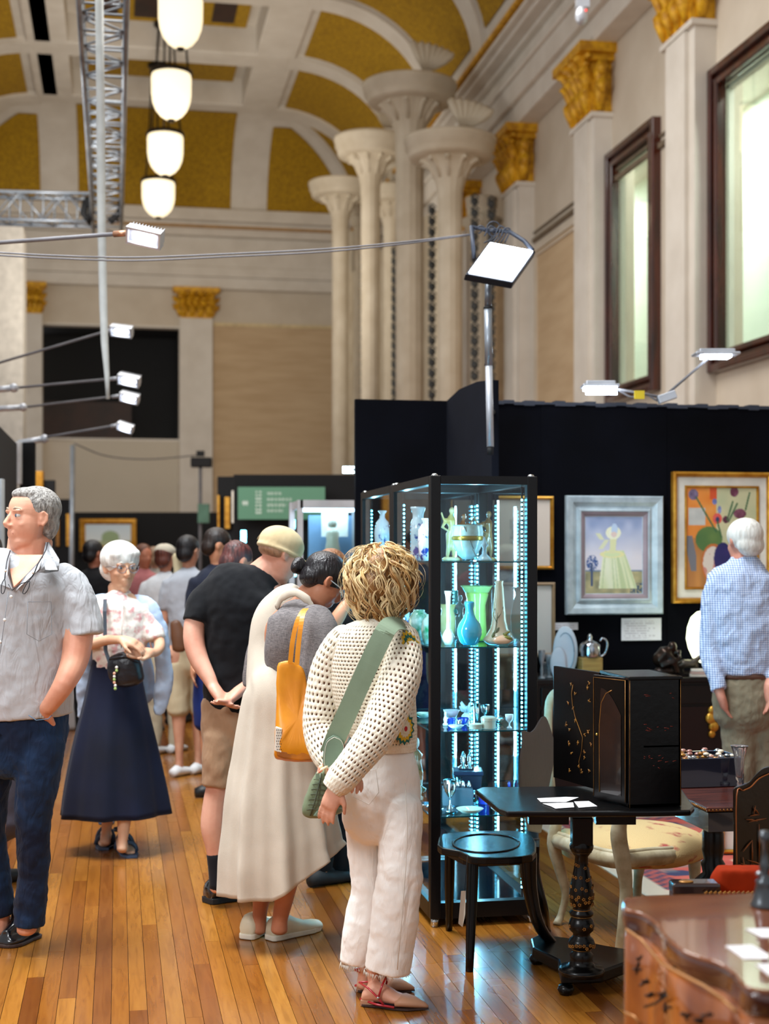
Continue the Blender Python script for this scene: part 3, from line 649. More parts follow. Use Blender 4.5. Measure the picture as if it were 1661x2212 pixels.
pw_.add([(xa, YB, 0), (xa + 0.0, YB, 2.5), (xa + 0.2, ne.y + 0.9, 2.51)], [], flat=True)
pw_ = MB(); xn = ne.x
pw_.prism([(xa, YB, 0), (xa, YB, 2.5), (xa + (xn-xa)*.3, YB + (ne.y-YB)*.3, 2.535), (xa + (xn-xa)*.7, YB + (ne.y-YB)*.7, 2.53), (xn, ne.y, 2.5), (xn, ne.y, 0)], (0.04, 0, 0))
struct('wall_partition', pw_, mat('lit_felt_partition', (20, 22, 31), 0.95, bump=0.2, bs=200, spec=.1))  # same felt as the back wall, lamplight put in as lighter grey
# picture frames
def frame(c, ax, az, out, W_, H_, bw, prof, m, parent, name='frame'):
    """four mitred members; prof = list of (inward fraction, height)"""
    mb = MB(); o = lambda f, h: [c + ax*(sx*(W_/2 - f*bw)) + az*(sz*(H_/2 - f*bw)) + out*h for sx, sz in ((-1, -1), (1, -1), (1, 1), (-1, 1))]
    R = [o(f, h) for f, h in prof]; mb.rings(R, cap=False); return mb.build(name, m, parent, smooth=False)
CM = colmat('painted_canvas', 0.5, 0.1); CP = colmat('printed_paper', 0.8)
M_silver = mat('silver_leaf_frame', (206, 220, 226), 0.4, 0.2, c2=(176, 192, 200), ns=12)
M_goldfr = mat('gilt_frame', (216, 160, 60), 0.3, 0.55, c2=(180, 120, 30), ns=14)
M_cmat = mat('cream_mount', (244, 236, 222), 0.8)
AX, OUT = Vector((1, 0, 0)), Vector((0, -1, 0))
def facew(px0, px1, py0, py1, Y): a = onY(px0, py1, Y); b = onY(px1, py0, Y); return (a+b)/2, abs(b.x-a.x), abs(b.z-a.z)
def lady(u, v):
    c = mix3((150, 168, 205), (232, 222, 226), min(1, v*1.9)); c = mix3(c, (110, 128, 176), 0.6*sn(u*5, v*9, 3)*max(0, 1-v*2.2))
    if v > 0.70: c = mix3((206, 190, 140), (120, 120, 96), sn(u*9, v*20, 2)*0.8)
    c = mix3(c, (226, 226, 240), 0.5*sn(u*8, v*8, 5)*(v < .7))
    if abs(v - 0.70) < 0.012: c = (120, 138, 160)
    du = (u - 0.13)/0.10; dv = (v - 0.60)/0.10
    if du*du + dv*dv < 1 and vn(int(u*60), int(v*90)) > 0.35: c = (70, 96, 150)
    if abs(u - 0.12) < 0.018 and 0.6 < v < 0.9: c = (66, 84, 120)
    if v > 0.86 and abs(u-0.9) < 0.12 and vn(int(u*70), int(v*60)) > 0.4: c = (70, 90, 110)
    if 0.44 < v < 0.93:
        t = (v-0.44)/0.49; hw = 0.16 + 0.17*t**0.8; cx = 0.50 + 0.07*t
        if abs(u-cx) < hw: c = mix3((216, 222, 168), (242, 242, 214), sn((u-cx)/hw*7, v*3, 8)); c = mix3(c, (176, 196, 140), 0.5*(sn((u-cx)/hw*10+3, v, 4) > 0.68))
    e = ((u-0.47)/0.21)**2 + ((v-0.49)/0.045)**2
    if e < 1: c = (238, 230, 168) if e > 0.45 else (222, 230, 178)
    if 0.27 < v < 0.48 and abs(u - (0.49 - (v-.3)*.1)) < 0.05 + 0.05*abs(v-0.44): c = (230, 228, 176)
    if abs((u-0.34) - (0.35-v)*0.9*(1 if v > .3 else -1)) < 0.04 and 0.22 < v < 0.42 and u < .45: c = (226, 226, 190)
    e = ((u-0.49)/0.13)**2 + ((v-0.215)/0.085)**2
    if e < 1: c = mix3((240, 238, 200), (246, 244, 226), sn(u*30, v*30))
    if ((u-0.51)/0.055)**2 + ((v-0.17)/0.075)**2 < 1: c = (196, 214, 236)
    if ((u-0.50)/0.05)**2 + ((v-0.235)/0.035)**2 < 1: c = (232, 206, 196)
    return c
def floral(u, v):
    c = mix3((214, 204, 160), (186, 190, 150), sn(u*6, v*8))
    if u < 0.42 and v < 0.55: c = mix3((228, 128, 44), (236, 158, 78), sn(u*9, v*9, 2))
    if 0.03 < u < 0.27 and 0.20 < v < 0.38: c = mix3((206, 204, 196), (150, 150, 150), 0.4*sn(u*20, v*20))
    if 0.33 < u < 0.43 and v < 0.12: c = (216, 84, 40)
    if u > 0.2 and v > 0.72: c = mix3((150, 90, 54), (206, 140, 84), sn(u*7, v*5))
    if u < 0.28 and v > 0.5: c = mix3((206, 140, 74), (170, 110, 60), sn(u*12, v*4, 4))
    if u < 0.14 and 0.48 < v < 0.84 and abs(u-0.02-(v-0.48)*0.3) < 0.06: c = (120, 118, 124)
    e = ((u-0.32)/0.19)**2 + ((v-0.52)/0.13)**2
    if e < 1: c = mix3((66, 104, 58), (104, 132, 70), sn(u*8, v*8, 7))
    e = ((u-0.38)/0.17)**2 + ((v-0.76)/0.20)**2
    if e < 1: c = (196, 110, 52) if e > 0.72 else mix3((226, 210, 196), (190, 70, 60), 0.5*(sn(u*12, v*12) > .6))
    e = ((u-0.52)/0.13)**2 + ((v-0.71)/0.16)**2
    if e < 1: c = mix3((34, 36, 92), (60, 44, 110), sn(u*14, v*14))
    for (cx, cy, rx, ry, cc) in ((0.10, 0.07, 0.07, 0.055, (92, 76, 104)), (0.40, 0.14, 0.035, 0.03, (92, 104, 160)), (0.44, 0.31, 0.065, 0.055, (214, 74, 66)), (0.44, 0.32, 0.03, 0.028, (40, 44, 84)), (0.68, 0.04, 0.06, 0.05, (96, 40, 62)), (0.76, 0.26, 0.09, 0.05, (98, 44, 64)), (0.56, 0.32, 0.05, 0.035, (84, 36, 54)), (0.95, 0.55, .06, .08, (96, 100, 150)), (0.47, .22, .025, .04, (110, 120, 170))):
        if ((u-cx)/rx)**2 + ((v-cy)/ry)**2 < 1: c = mix3(cc, tuple(min(255, q+60) for q in cc), sn(u*30, v*30, cx*9)*0.7)
    for (x0, y0, x1, y1) in ((0.14, 0.1, 0.42, 0.44), (0.72, 0.16, 0.60, 0.34), (0.84, 0.22, 0.9, 0.05), (0.66, .14, .58, .32), (0.44, .34, .5, .5)):
        t = max(0, min(1, ((u-x0)*(x1-x0)+(v-y0)*(y1-y0))/((x1-x0)**2+(y1-y0)**2)))
        if math.hypot(u-x0-t*(x1-x0), (v-y0-t*(y1-y0))*1.3) < 0.012: c = (64, 104, 66)
    return c
yw = YB - 0.01
# lady painting
c, Wd, Hd = facew(1223, 1432, 1072, 1328, yw - 0.03); t = thing('framed_painting', 'painting of a lady in a pale green gown in a wide silvery frame', 'painting', (c.x, yw, c.z), 'paintings on the black stall wall')
c = Vector((c.x, yw, c.z))
frame(c, AX, UP, OUT, Wd, Hd, 0.135, [(0, 0), (0, 0.035), (0.06, 0.045), (0.30, 0.040), (0.52, 0.018), (0.62, 0.022), (0.66, 0.034), (0.72, 0.034), (0.76, 0.020), (0.9, 0.016), (1.0, 0.010), (1.0, 0.0)], M_silver, t)
frame(c, AX, UP, OUT, Wd - 0.20, Hd - 0.20, 0.03, [(0, 0.016), (0, 0.026), (0.4, 0.026), (1, 0.012)], mat('pinkish_inner_slip', (170, 150, 156), 0.5, 0.2), t, 'inner_slip')
painted('canvas', c + OUT*0.011, AX, UP, Wd - 0.255, Hd - 0.255, (110, 160), lady, CM, t)
# floral still life
c, Wd, Hd = facew(1453, 1668, 1021, 1303, yw - 0.03); t = thing('framed_painting', 'still life of purple flowers on orange in a gold frame with cream mount', 'painting', (c.x, yw, c.z), 'paintings on the black stall wall')
c = Vector((c.x, yw, c.z))
frame(c, AX, UP, OUT, Wd, Hd, 0.035, [(0, 0), (0, 0.04), (0.4, 0.046), (0.8, 0.036), (1, 0.016)], M_goldfr, t)
frame(c, AX, UP, OUT, Wd - 0.066, Hd - 0.066, 0.055, [(0, 0.016), (1, 0.012)], M_cmat, t, 'mount')
frame(c, AX, UP, OUT, Wd - 0.175, Hd - 0.175, 0.015, [(0, 0.01), (0, 0.022), (0.6, 0.024), (1, 0.012)], M_goldfr, t, 'inner_slip')
painted('canvas', c + OUT*0.012, AX, UP, Wd - 0.2, Hd - 0.2, (110, 150), floral, CM, t)
# two framed prints behind the glass case
def printf(u, v):
    if 0.28 < u < 0.66 and 0.30 < v < 0.66:
        uu, vv = (u-.28)/.38, (v-.30)/.36; g = 150 + 70*sn(uu*7, vv*9) - 70*(abs(uu-.3) < .12 and .1 < vv < .5) - 60*(abs(uu-.72) < .1 and vv < .5)
        return (g, g*0.96, g*0.92)
    return (228, 212, 196)
def printg(u, v):
    if 0.12 < u < 0.72 and 0.42 < v < 0.82: return mix3((140, 190, 180), (214, 170, 140), sn(u*9, v*12))
    return (236, 230, 222)
for (x0, x1, y0, y1, fn, lab) in ((1062, 1196, 1072, 1230, printf, 'small dark print on cream mount in thin gilt frame, upper one behind the case'), (1062, 1199, 1258, 1420, printg, 'pale print in a brown wooden frame, lower one behind the glass case')):
    c, Wd, Hd = facew(x0, x1, y0, y1, yw - 0.02); c.y = yw; t = thing('framed_print', lab, 'picture', c, 'small prints behind the glass case')
    frame(c, AX, UP, OUT, Wd, Hd, 0.022, [(0, 0), (0, 0.02), (0.5, 0.026), (1, 0.012)], M_goldfr if fn is printf else mat('pale_wood_frame', (176, 146, 112), 0.45), t)
    painted('print_paper', c + OUT*0.010, AX, UP, Wd - 0.04, Hd - 0.04, (60, 70), fn, CP, t)
def lines_card(seed, rows):
    def f(u, v):
        r = v*rows
        if 0.08 < u < 0.92 and 0.12 < v < 0.9 and (r % 1) < 0.35 and vn(int(u*40), int(r), seed) > 0.3 and u < 0.6 + 0.35*vn(3, int(r), seed): return (206, 198, 206)
        return (240, 236, 242)
    return f
for (x0, x1, y0, y1, rows, lab) in ((1343, 1429, 1335, 1384, 9, 'white caption card under the lady painting'), (1197, 1249, 1345, 1361, 3, 'small white caption strip to the left of the larger card')):
    c, Wd, Hd = facew(x0, x1, y0, y1, yw - 0.01); c.y = yw; t = thing('caption_card', lab, 'card', c, 'caption cards on the stall wall')
    MB().obox(c + OUT*0.002, AX, OUT, UP, Wd/2, 0.002, Hd/2).build('card', mat('white_card', (236, 234, 240), 0.8), t, smooth=False)
    painted('card_text', c + OUT*0.0045, AX, UP, Wd, Hd, (60, 36), lines_card(x0, rows), CP, t)
# ================================================================ DISPLAY CASES
M_blkal = mat('black_anodised_frame', (5, 5, 8), 0.35, 0.0, spec=0.35)
M_chrome = mat('chrome', (220, 226, 230), 0.12, 1.0)
M_glass = pane('case_glass', (236, 250, 253), 1.62, 0.9); M_shelf = pane('shelf_glass', (190, 232, 240), 1.5)
M_bglass = mat('black_glass_base', (10, 16, 26), 0.08, 0.0, spec=0.9)
M_strip = emis('cyan_led_strip', (96, 214, 255), 26); M_edge = mat('glass_edge_teal', (20, 70, 80), 0.15)
F0 = pt(930, 1027, 5.88); XA, YA = F0.x, F0.y
XBc = onY(1161, 1027, YA).x; ZTc = F0.z
YM = onX(845, 1048, XA).y; YE2 = onX(779, 1068, XA).y
def case(ya, yb, label, legs=True):
    t = thing('display_case', label, 'display case', ((XA+XBc)/2, (ya+yb)/2, 0), 'tall lit glass display cases'); w = 0.044
    for (x, y) in ((XA, ya), (XBc - w, ya), (XA, yb - w), (XBc - w, yb - w)):
        MB().box((x, y, 0.035), (x + w, y + w, ZTc)).build('post', M_blkal, t, smooth=False, bevel=0.003)
    for z0, z1 in ((ZTc - 0.035, ZTc), (0.035, 0.10)):
        m = MB(); m.box((XA + w, ya, z0), (XBc - w, ya + w, z1)); m.box((XA + w, yb - w, z0), (XBc - w, yb, z1)); m.box((XA, ya + w, z0), (XA + w, yb - w, z1)); m.box((XBc - w, ya + w, z0), (XBc, yb - w, z1)); m.build('frame_rail', M_blkal, t, smooth=False)
    MB().box((XA + w, ya + w, 0.05), (XBc - w, yb - w, 0.098)).build('base_panel', M_bglass, t, smooth=False)
    MB().box((XA + w, ya + w, ZTc - 0.012), (XBc - w, yb - w, ZTc - 0.004)).build('top_panel', M_bglass, t, smooth=False)
    g = MB(); e = 0.010
    g.add([(XA+w, ya+e, .1), (XBc-w, ya+e, .1), (XBc-w, ya+e, ZTc-.04), (XA+w, ya+e, ZTc-.04)], [(0, 1, 2, 3)], flat=True)
    g.build('glass_front', M_glass, t); g = MB()
    g.add([(XA+e, ya+w, .1), (XA+e, yb-w, .1), (XA+e, yb-w, ZTc-.04), (XA+e, ya+w, ZTc-.04)], [(0, 1, 2, 3)], flat=True); g.build('glass_side', M_glass, t); g = MB()
    g.add([(XBc-e, ya+w, .1), (XBc-e, yb-w, .1), (XBc-e, yb-w, ZTc-.04), (XBc-e, ya+w, ZTc-.04)], [(0, 1, 2, 3)], flat=True); g.build('glass_side', M_glass, t)
    for z in SHZ:
        s_ = MB().box((XA + 0.012, ya + 0.012, z - 0.006), (XBc - 0.012, yb - 0.012, z)).build('glass_shelf', M_shelf, t, smooth=False)
        m = MB(); m.box((XA + 0.012, ya + 0.008, z - 0.006), (XBc - 0.012, ya + 0.012, z)); m.box((XA + 0.008, ya + .012, z - .006), (XA + 0.012, yb - .012, z)); m.build('shelf_edge', M_edge, s_, smooth=False)
    for (x, y) in ((XA + 0.05, yb - 0.055), (XBc - 0.055, yb - 0.055), (XBc - 0.052, ya + 0.055), (XA + 0.048, ya + 0.055)):
        m = MB(); 
        for k in range(int((ZTc - 0.2)/0.019)): m.ell((x, y, 0.14 + k*0.019), 0.0045, 0.0045, 0.0080, nu=6, nv=4)
        b = MB().box((x - .003, y - .003, .1), (x + .003, y + .003, ZTc - .04)).build('led_channel', M_blkal, t, smooth=False)
        m.build('led_strip', M_strip, t)
        cx_, cy_ = (XA+XBc)/2, (ya+yb)/2; area('case_led', (x + (.012 if x < cx_ else -.012), y, 1.0), (cx_, cy_, 1.0), .01, 1.6, 5.5, (.36, .78, 1))
    for (x, y) in ((XA + w/2, ya + w/2), (XBc - w/2, ya + w/2), (XA + w/2, yb - w/2), (XBc - w/2, yb - w/2)):
        MB().lathe([(0.001, 0), (0.017, 0.0), (0.017, 0.03), (0.008, 0.04)], (x, y, 0), 12).build('caster', M_chrome, t)
        MB().ell((x, y, ZTc + 0.002), 0.014, 0.014, 0.008).build('corner_cap', M_chrome, t)
    return t
SHZ = [1.516, 1.16, 0.81, 0.457]
case(YA, YM - 0.005, 'nearest tall black-framed glass display case glowing blue, chair in front of it')
case(YM + 0.005, YE2, 'second black-framed glass display case directly behind the nearest one')
# chrome top glints and lock
# ---- contents
def gmat(name, c, c2=None, rough=0.12, ns=8, coat=0.6, metal=0.0, bump=0): return mat(name, c, rough, metal, c2=c2, ns=ns, coat=coat, bump=bump)
def prof_px(D, spec, c): return [(max(w_, 0.6)/2/F*D, (c[1] - y)/F*D) for (w_, y) in spec]
def vase(name, cat_, label, px, pyb, D, spec, m, grp=None, extra=None, n=28, zsnap=None):
    """spec rows (width px, y px) from the bottom up"""
    base = pt(px, pyb, D)
    if zsnap is not None: base.z = zsnap
    t = thing(name, label, cat_, base, grp)
    MB().lathe([(w_/2/F*D, (pyb - y)/F*D) for (w_, y) in spec], base, n).build('body', m, t)
    if extra: extra(t, base, D/F)
    return t
gr1, gr2 = 'ornaments on the top shelf of the nearest case', 'vases on the second shelf of the nearest case'
M_frost = gmat('frosted_glass', (206, 214, 214), (150, 152, 140), 0.25); M_gilt = mat('gilt_band', (170, 130, 50), 0.3, 0.7)
def fro(t, b, s):
    MB().lathe([(34*s, 44*s), (35.2*s, 46*s), (34.8*s, 52*s), (33.5*s, 54*s)], b, 28).build('gilt_band', M_gilt, t)
    MB().lathe([(8*s, 0), (13*s, 1*s), (9*s, 6*s), (7*s, 8*s)], b, 20).build('foot', gmat('dark_green_glass', (20, 60, 70)), t)
    dz = MB()
    for k in (0, 1, 2): dz.tube([b + RT*((-10+k*9)*s) - FW*(33*s) + UP*(74*s - k*24*s), b + RT*((2+k*9)*s) - FW*(32*s) + UP*(50*s - k*24*s)], 1.3*s, 5)
    dz.build('engraving', mat('engraved_line', (110, 108, 100), 0.4), t)
vase('glass_vase', 'vase', 'rounded frosted glass vase with engraved gilt band on the top shelf', 1010, 1212, 6.05, [(18, 1210), (40, 1200), (56, 1185), (66, 1165), (68, 1150), (64, 1138), (62, 1134), (58, 1136), (60, 1148)], M_frost, gr1, fro, zsnap=1.517)
def figurine(px, pyb, D, h, m, label, grp, zsn, arm=1, nm='figurine'):
    b = pt(px, pyb, D); b.z = zsn; s = h; t = thing(nm, label, 'figurine', b, grp)
    m1 = MB(); m1.lathe([(0.16*s, 0), (0.17*s, 0.04*s), (0.12*s, 0.07*s)], b, 20); m1.build('plinth', m, t)
    q = lambda x, y, z: b + RT*(x*s) + FW*(y*s) + UP*(z*s)
    f = MB(); f.tube([q(0.05, 0, .05), q(.06, 0, .25), q(.03, 0, .45), q(0, 0, .55)], [.03*s, .05*s, .07*s, .09*s], 8); f.tube([q(-.07, 0, .05), q(-.04, -.02, .25), q(-.02, 0, .5)], [.03*s, .05*s, .08*s], 8)
    f.tube([q(0, 0, .5), q(.02, 0, .62), q(0, 0, .74), q(0, 0, .82), q(0.01, 0, .86)], [.09*s, .065*s, .095*s, .05*s, .03*s], 10); f.ell(q(.02, 0, .93), .055*s, .055*s, .07*s)
    f.tube([q(.08, 0, .78), q(.2*arm, -.02, .72), q(.3*arm, -.02, .9)], [.04*s, .03*s, .02*s], 7); f.tube([q(-.08, 0, .78), q(-.16, -.05, .62), q(-.05, -.1, .55)], [.04*s, .03*s, .02*s], 7)
    f.build('figure', m, t, remesh=0.004, smit=2); return t
M_parian = gmat('ivory_porcelain', (214, 200, 160), (190, 160, 90), 0.3)
figurine(974, 1205, 6.2, 0.235, M_parian, 'ivory figurine of a woman holding flowers behind the frosted vase, top shelf', gr1, 1.517, -0.6)
figurine(1000, 1200, 6.35, 0.21, gmat('copper_lustre', (206, 140, 100), (150, 90, 50)), 'copper toned figurine between the ivory figurine and the frosted vase', gr1, 1.517, 0.7)
figurine(1054, 1210, 6.25, 0.22, gmat('amber_glass_bronze', (176, 132, 84), (110, 70, 40)), 'amber figurine with an arm raised to the right of the frosted vase', gr1, 1.517, -1.0)
vase('glass_centrepiece', 'vase', 'small clear glass stand at the right end of the top shelf', 1046, 1212, 5.98, [(34, 1211), (30, 1206), (10, 1196), (8, 1184), (18, 1178), (10, 1172), (4, 1160)], gmat('clear_cut_glass', (200, 214, 216), (120, 140, 150), 0.05), gr1, zsnap=1.517)
vase('bottle_vase', 'vase', 'turquoise glazed bottle vase with a long neck on the second shelf', 1014, 1397, 6.0, [(28, 1396), (40, 1390), (53, 1374), (54, 1364), (46, 1350), (28, 1338), (20, 1328), (17, 1318), (21, 1310), (21, 1304), (17, 1302), (12, 1304)], gmat('turquoise_glaze', (62, 196, 226), (48, 170, 206), 0.08, coat=1), gr2, zsnap=1.161)
def cam_(t, b, s):
    l = MB()
    for (x, z, r, a) in ((-8, 30, 12, 1.0), (10, 24, 14, .6), (14, 18, 13, -.2), (-14, 22, 8, 1.6)):
        p = b + RT*(x*s) - FW*((22 + (30-z)*.5)*s) + UP*(z*s); e = RT*math.cos(a) + UP*math.sin(a); l.tube([p - e*(r*s), p, p + e*(r*s)], [1*s, 5*s, 1*s], 6, sq=0.4)
    for (x0, z0, x1, z1, x2, z2) in ((-10, 30, -4, 70, 4, 96), (-6, 50, -14, 66, -10, 80), (0, 4, 10, 12, 18, 6), (-4, 60, 3, 70, 8, 84)):
        l.tube([b + RT*(x0*s) - FW*(27*s - z0*.17*s) + UP*(z0*s), b + RT*(x1*s) - FW*(26*s - z1*.19*s) + UP*(z1*s), b + RT*(x2*s) - FW*(24*s - z2*.17*s) + UP*(z2*s)], 0.8*s, 5)
    l.build('painted_leaves', gmat('olive_overlay', (120, 124, 50), (80, 70, 40)), t)
vase('cameo_vase', 'vase', 'tall trumpet-shaped cream cameo vase with olive leaves on the second shelf', 1078, 1399, 6.0, [(40, 1398), (64, 1392), (70, 1386), (56, 1376), (38, 1362), (30, 1345), (26, 1320), (22, 1295), (19, 1275), (16, 1266), (19, 1260), (16, 1259), (13, 1264)], gmat('peach_cream_glass', (222, 196, 168), (202, 160, 120), 0.2, ns=4), gr2, cam_, zsnap=1.161)
def frill(t, b, s):
    MB().lathe([(26*s, 105*s), (33*s, 118*s), (36*s, 120*s), (30*s, 116*s)], b, 32, fold=lambda a, z: 1 + 0.12*math.sin(a*2*PI*6)).build('frilled_rim', gmat('pale_green_glass', (176, 206, 130)), t)
vase('frilled_vase', 'vase', 'lime green glass vase with a frilled rim behind the turquoise bottle', 1030, 1397, 6.3, [(34, 1396), (44, 1390), (40, 1350), (38, 1320), (50, 1296), (46, 1290)], gmat('lime_green_glass', (140, 176, 70), (170, 200, 110), 0.1), gr2, frill, zsnap=1.161)
vase('stem_vase', 'vase', 'slim white and orange streaked vase at the left of the second shelf', 968, 1394, 6.05, [(14, 1394), (22, 1388), (28, 1378), (20, 1368), (9, 1360), (8, 1320), (12, 1290), (17, 1278), (13, 1278)], gmat('white_orange_glass', (236, 226, 214), (226, 150, 110), 0.12, ns=14), gr2, zsnap=1.161)
vase('glass_urn', 'vase', 'pale yellow glass jar at the far left behind the slim vase', 967, 1394, 6.35, [(26, 1394), (32, 1370), (34, 1345), (26, 1330), (36, 1318), (38, 1316), (30, 1320)], gmat('pale_amber_glass', (222, 206, 160), (190, 170, 110), 0.1), gr2, zsnap=1.161)
figurine(992, 1394, 6.45, 0.20, gmat('grey_bronze', (110, 116, 120)), 'grey bronze figurine behind the turquoise bottle vase', gr2, 1.161, 0.5)
vase('brown_jug', 'vase', 'brown lustre jug partly hidden behind the cameo vase', 1060, 1397, 6.4, [(30, 1396), (42, 1380), (46, 1350), (36, 1320), (24, 1300), (32, 1284), (28, 1284)], gmat('brown_lustre', (120, 84, 62), (70, 46, 34), 0.15), gr2, zsnap=1.161)
vase('teal_bottle', 'vase', 'slim teal glass bottle behind the slim white vase', 985, 1394, 6.5, [(14, 1394), (18, 1370), (14, 1330), (8, 1310), (8, 1290)], gmat('teal_glass', (40, 176, 160), (20, 120, 120)), gr2, zsnap=1.161)
# blue and white porcelain seen through the side glass
M_bw = gmat('blue_white_porcelain', (236, 242, 248), (40, 74, 160), 0.12, ns=26, coat=1); M_bw.node_tree.nodes['Color Ramp'].color_ramp.elements[0].position = 0.42; M_bw.node_tree.nodes['Color Ramp'].color_ramp.elements[1].position = 0.47
gB = 'blue and white porcelain in the glass cases'
vase('porcelain_vase', 'vase', 'blue and white lidded vase in the second case, nearest the curly hair', 826, 1210, 7.25, [(22, 1210), (28, 1200), (34, 1170), (36, 1150), (28, 1130), (12, 1120), (10, 1112), (18, 1106), (20, 1104), (14, 1104)], M_bw, gB, zsnap=1.517)
vase('porcelain_vase', 'vase', 'cylindrical blue and white vase with flared neck behind the side glass', 903, 1212, 6.35, [(30, 1212), (32, 1206), (34, 1150), (32, 1130), (24, 1122), (24, 1112), (32, 1100), (34, 1096), (28, 1097)], M_bw, gB, zsnap=1.517)
vase('porcelain_vase', 'vase', 'rounded blue and white jar touching the front left post', 922, 1212, 6.1, [(22, 1212), (34, 1200), (40, 1170), (38, 1145), (26, 1134), (20, 1128), (24, 1120)], M_bw, gB, zsnap=1.517)
M_gw = gmat('green_white_glaze', (226, 238, 228), (40, 140, 90), 0.15, ns=22)
vase('patterned_jar', 'jar', 'white jar with green leaf pattern low behind the side glass', 905, 1388, 6.35, [(26, 1388), (40, 1380), (46, 1360), (44, 1344), (34, 1330), (24, 1326), (26, 1322)], M_gw, gB, zsnap=1.161)
vase('patterned_jar', 'jar', 'smaller green patterned jar beside the front left post', 924, 1390, 6.1, [(16, 1390), (24, 1378), (28, 1360), (24, 1340), (12, 1330), (16, 1326)], M_gw, gB, zsnap=1.161)
vase('porcelain_vase', 'vase', 'tall pale porcelain vase on the second shelf of the second case', 868, 1360, 6.95, [(22, 1366), (30, 1340), (34, 1310), (26, 1290), (14, 1280), (20, 1270)], M_bw, gB, zsnap=1.161)
# third and fourth shelf small wares
M_sil = mat('polished_silver', (214, 220, 224), 0.16, 1.0, c2=(170, 180, 188), ns=30); M_wht = gmat('white_china', (240, 240, 240), (216, 224, 232), 0.2)
M_blu = gmat('cobalt_glass', (20, 60, 170), (10, 30, 110), 0.1); M_ivo = gmat('ivory_box', (232, 224, 204), (214, 200, 176), 0.4); M_pnk = gmat('pink_enamel', (226, 160, 176), (240, 226, 220))
rnd = random.Random(5)
g3, g4 = 'small wares on the third shelf of the nearest case', 'small wares on the fourth shelf of the nearest case'
def small(kind, px, py, D, w, h, m, label, z, grp):
    s = D/F; b = pt(px, py, D); b.z = z
    if kind == 'box': o = MB().lathe([(w*s/2, 0), (w*s/2, h*s*.62), (w*s*.53, h*s*.64), (w*s*.53, h*s*.9), (w*s*.4, h*s)], b, 24).build('trinket_box', m, smooth=False, bevel=0.001); cat_ = 'box'
    elif kind == 'dish': o = MB().lathe([(w*s*.2, 0), (w*s*.3, 0.002), (w*s/2, h*s), (w*s*.47, h*s), (w*s*.2, 0.006), (0.001, 0.006)], b, 26).build('small_dish', m); cat_ = 'dish'
    elif kind == 'cup': o = MB().lathe([(w*s*.3, 0), (w*s*.32, h*s*.06), (w*s*.08, h*s*.2), (w*s*.1, h*s*.4), (w*s*.42, h*s*.6), (w*s/2, h*s), (w*s*.44, h*s*.98)], b, 22).build('silver_goblet', m); cat_ = 'goblet'
    elif kind == 'fig':
        mm = MB(); mm.lathe([(w*s*.4, 0), (w*s*.42, h*s*.12), (w*s*.2, h*s*.2), (w*s*.34, h*s*.45), (w*s*.16, h*s*.7)], b, 14); mm.ell(b + UP*(h*s*.82), w*s*.2, w*s*.2, h*s*.18); o = mm.build('china_figure', m); cat_ = 'figurine'
    elif kind == 'flower':
        mm = MB(); mm.lathe([(w*s*.3, 0), (w*s*.35, h*s*.2), (w*s*.1, h*s*.4)], b, 14)
        for k in range(9):
            a = k*0.7; e = Vector((math.cos(a)*.6, math.sin(a)*.6, .7 if k % 2 else .35)); mm.tube([b + UP*(h*s*.35), b + UP*(h*s*.4) + e*(h*s*.35), b + UP*(h*s*.45) + e*(h*s*.62)], [w*s*.05, w*s*.16, w*s*.03], 6, sq=0.4)
        o = mm.build('china_flower', m); cat_ = 'ornament'
    elif kind == 'tumbler': o = MB().lathe([(w*s*.4, 0), (w*s*.42, h*s*.5), (w*s*.5, h*s), (w*s*.44, h*s*.98), (w*s*.36, h*s*.2), (.001, h*s*.18)], b, 20).build('small_tumbler', m); cat_ = 'glass'
    tag(o, label, cat_, grp); return o
T3 = [('box', 1055, 6.0, 32, 26, M_ivo, 'round ivory box at the right of the third shelf'), ('box', 1028, 5.98, 28, 12, M_ivo, 'low round ivory box left of the taller one'), ('dish', 985, 6.0, 36, 7, M_wht, 'white dish at the front left of the third shelf'), ('flower', 1008, 6.3, 34, 44, M_wht, 'white china star flower at the back of the third shelf'), ('tumbler', 1030, 6.2, 14, 42, M_sil, 'tall clear tumbler in the middle of the third shelf'), ('dish', 1000, 6.15, 26, 14, M_blu, 'cobalt blue bowl in the middle of the third shelf'), ('dish', 975, 6.4, 36, 16, M_pnk, 'pink patterned dish at the back of the third shelf'), ('fig', 962, 6.1, 14, 30, M_wht, 'small white china figure at the left of the third shelf'), ('box', 975, 6.12, 18, 16, M_blu, 'small blue round box on the third shelf'), ('cup', 1048, 6.25, 20, 36, M_sil, 'silver goblet behind the round ivory boxes'), ('fig', 1015, 6.05, 14, 20, M_sil, 'tiny silver figure on the third shelf'), ('dish', 1075, 6.2, 30, 10, M_sil, 'silver dish at the right end of the third shelf'), ('fig', 940, 6.2, 16, 26, M_pnk, 'pink china figure seen through the side glass, third shelf'), ('dish', 915, 6.4, 40, 10, M_gw, 'green rimmed dish seen through the side glass, third shelf'), ('cup', 1100, 6.0, 18, 30, M_wht, 'white egg cup beside the right post, third shelf'), ('tumbler', 992, 6.03, 12, 16, M_sil, 'tiny silver tumbler on the third shelf front')]
for (k, px, D, w_, h, m, lab) in T3: small(k, px, 1580, D, w_, h, m, lab, 0.811, g3)
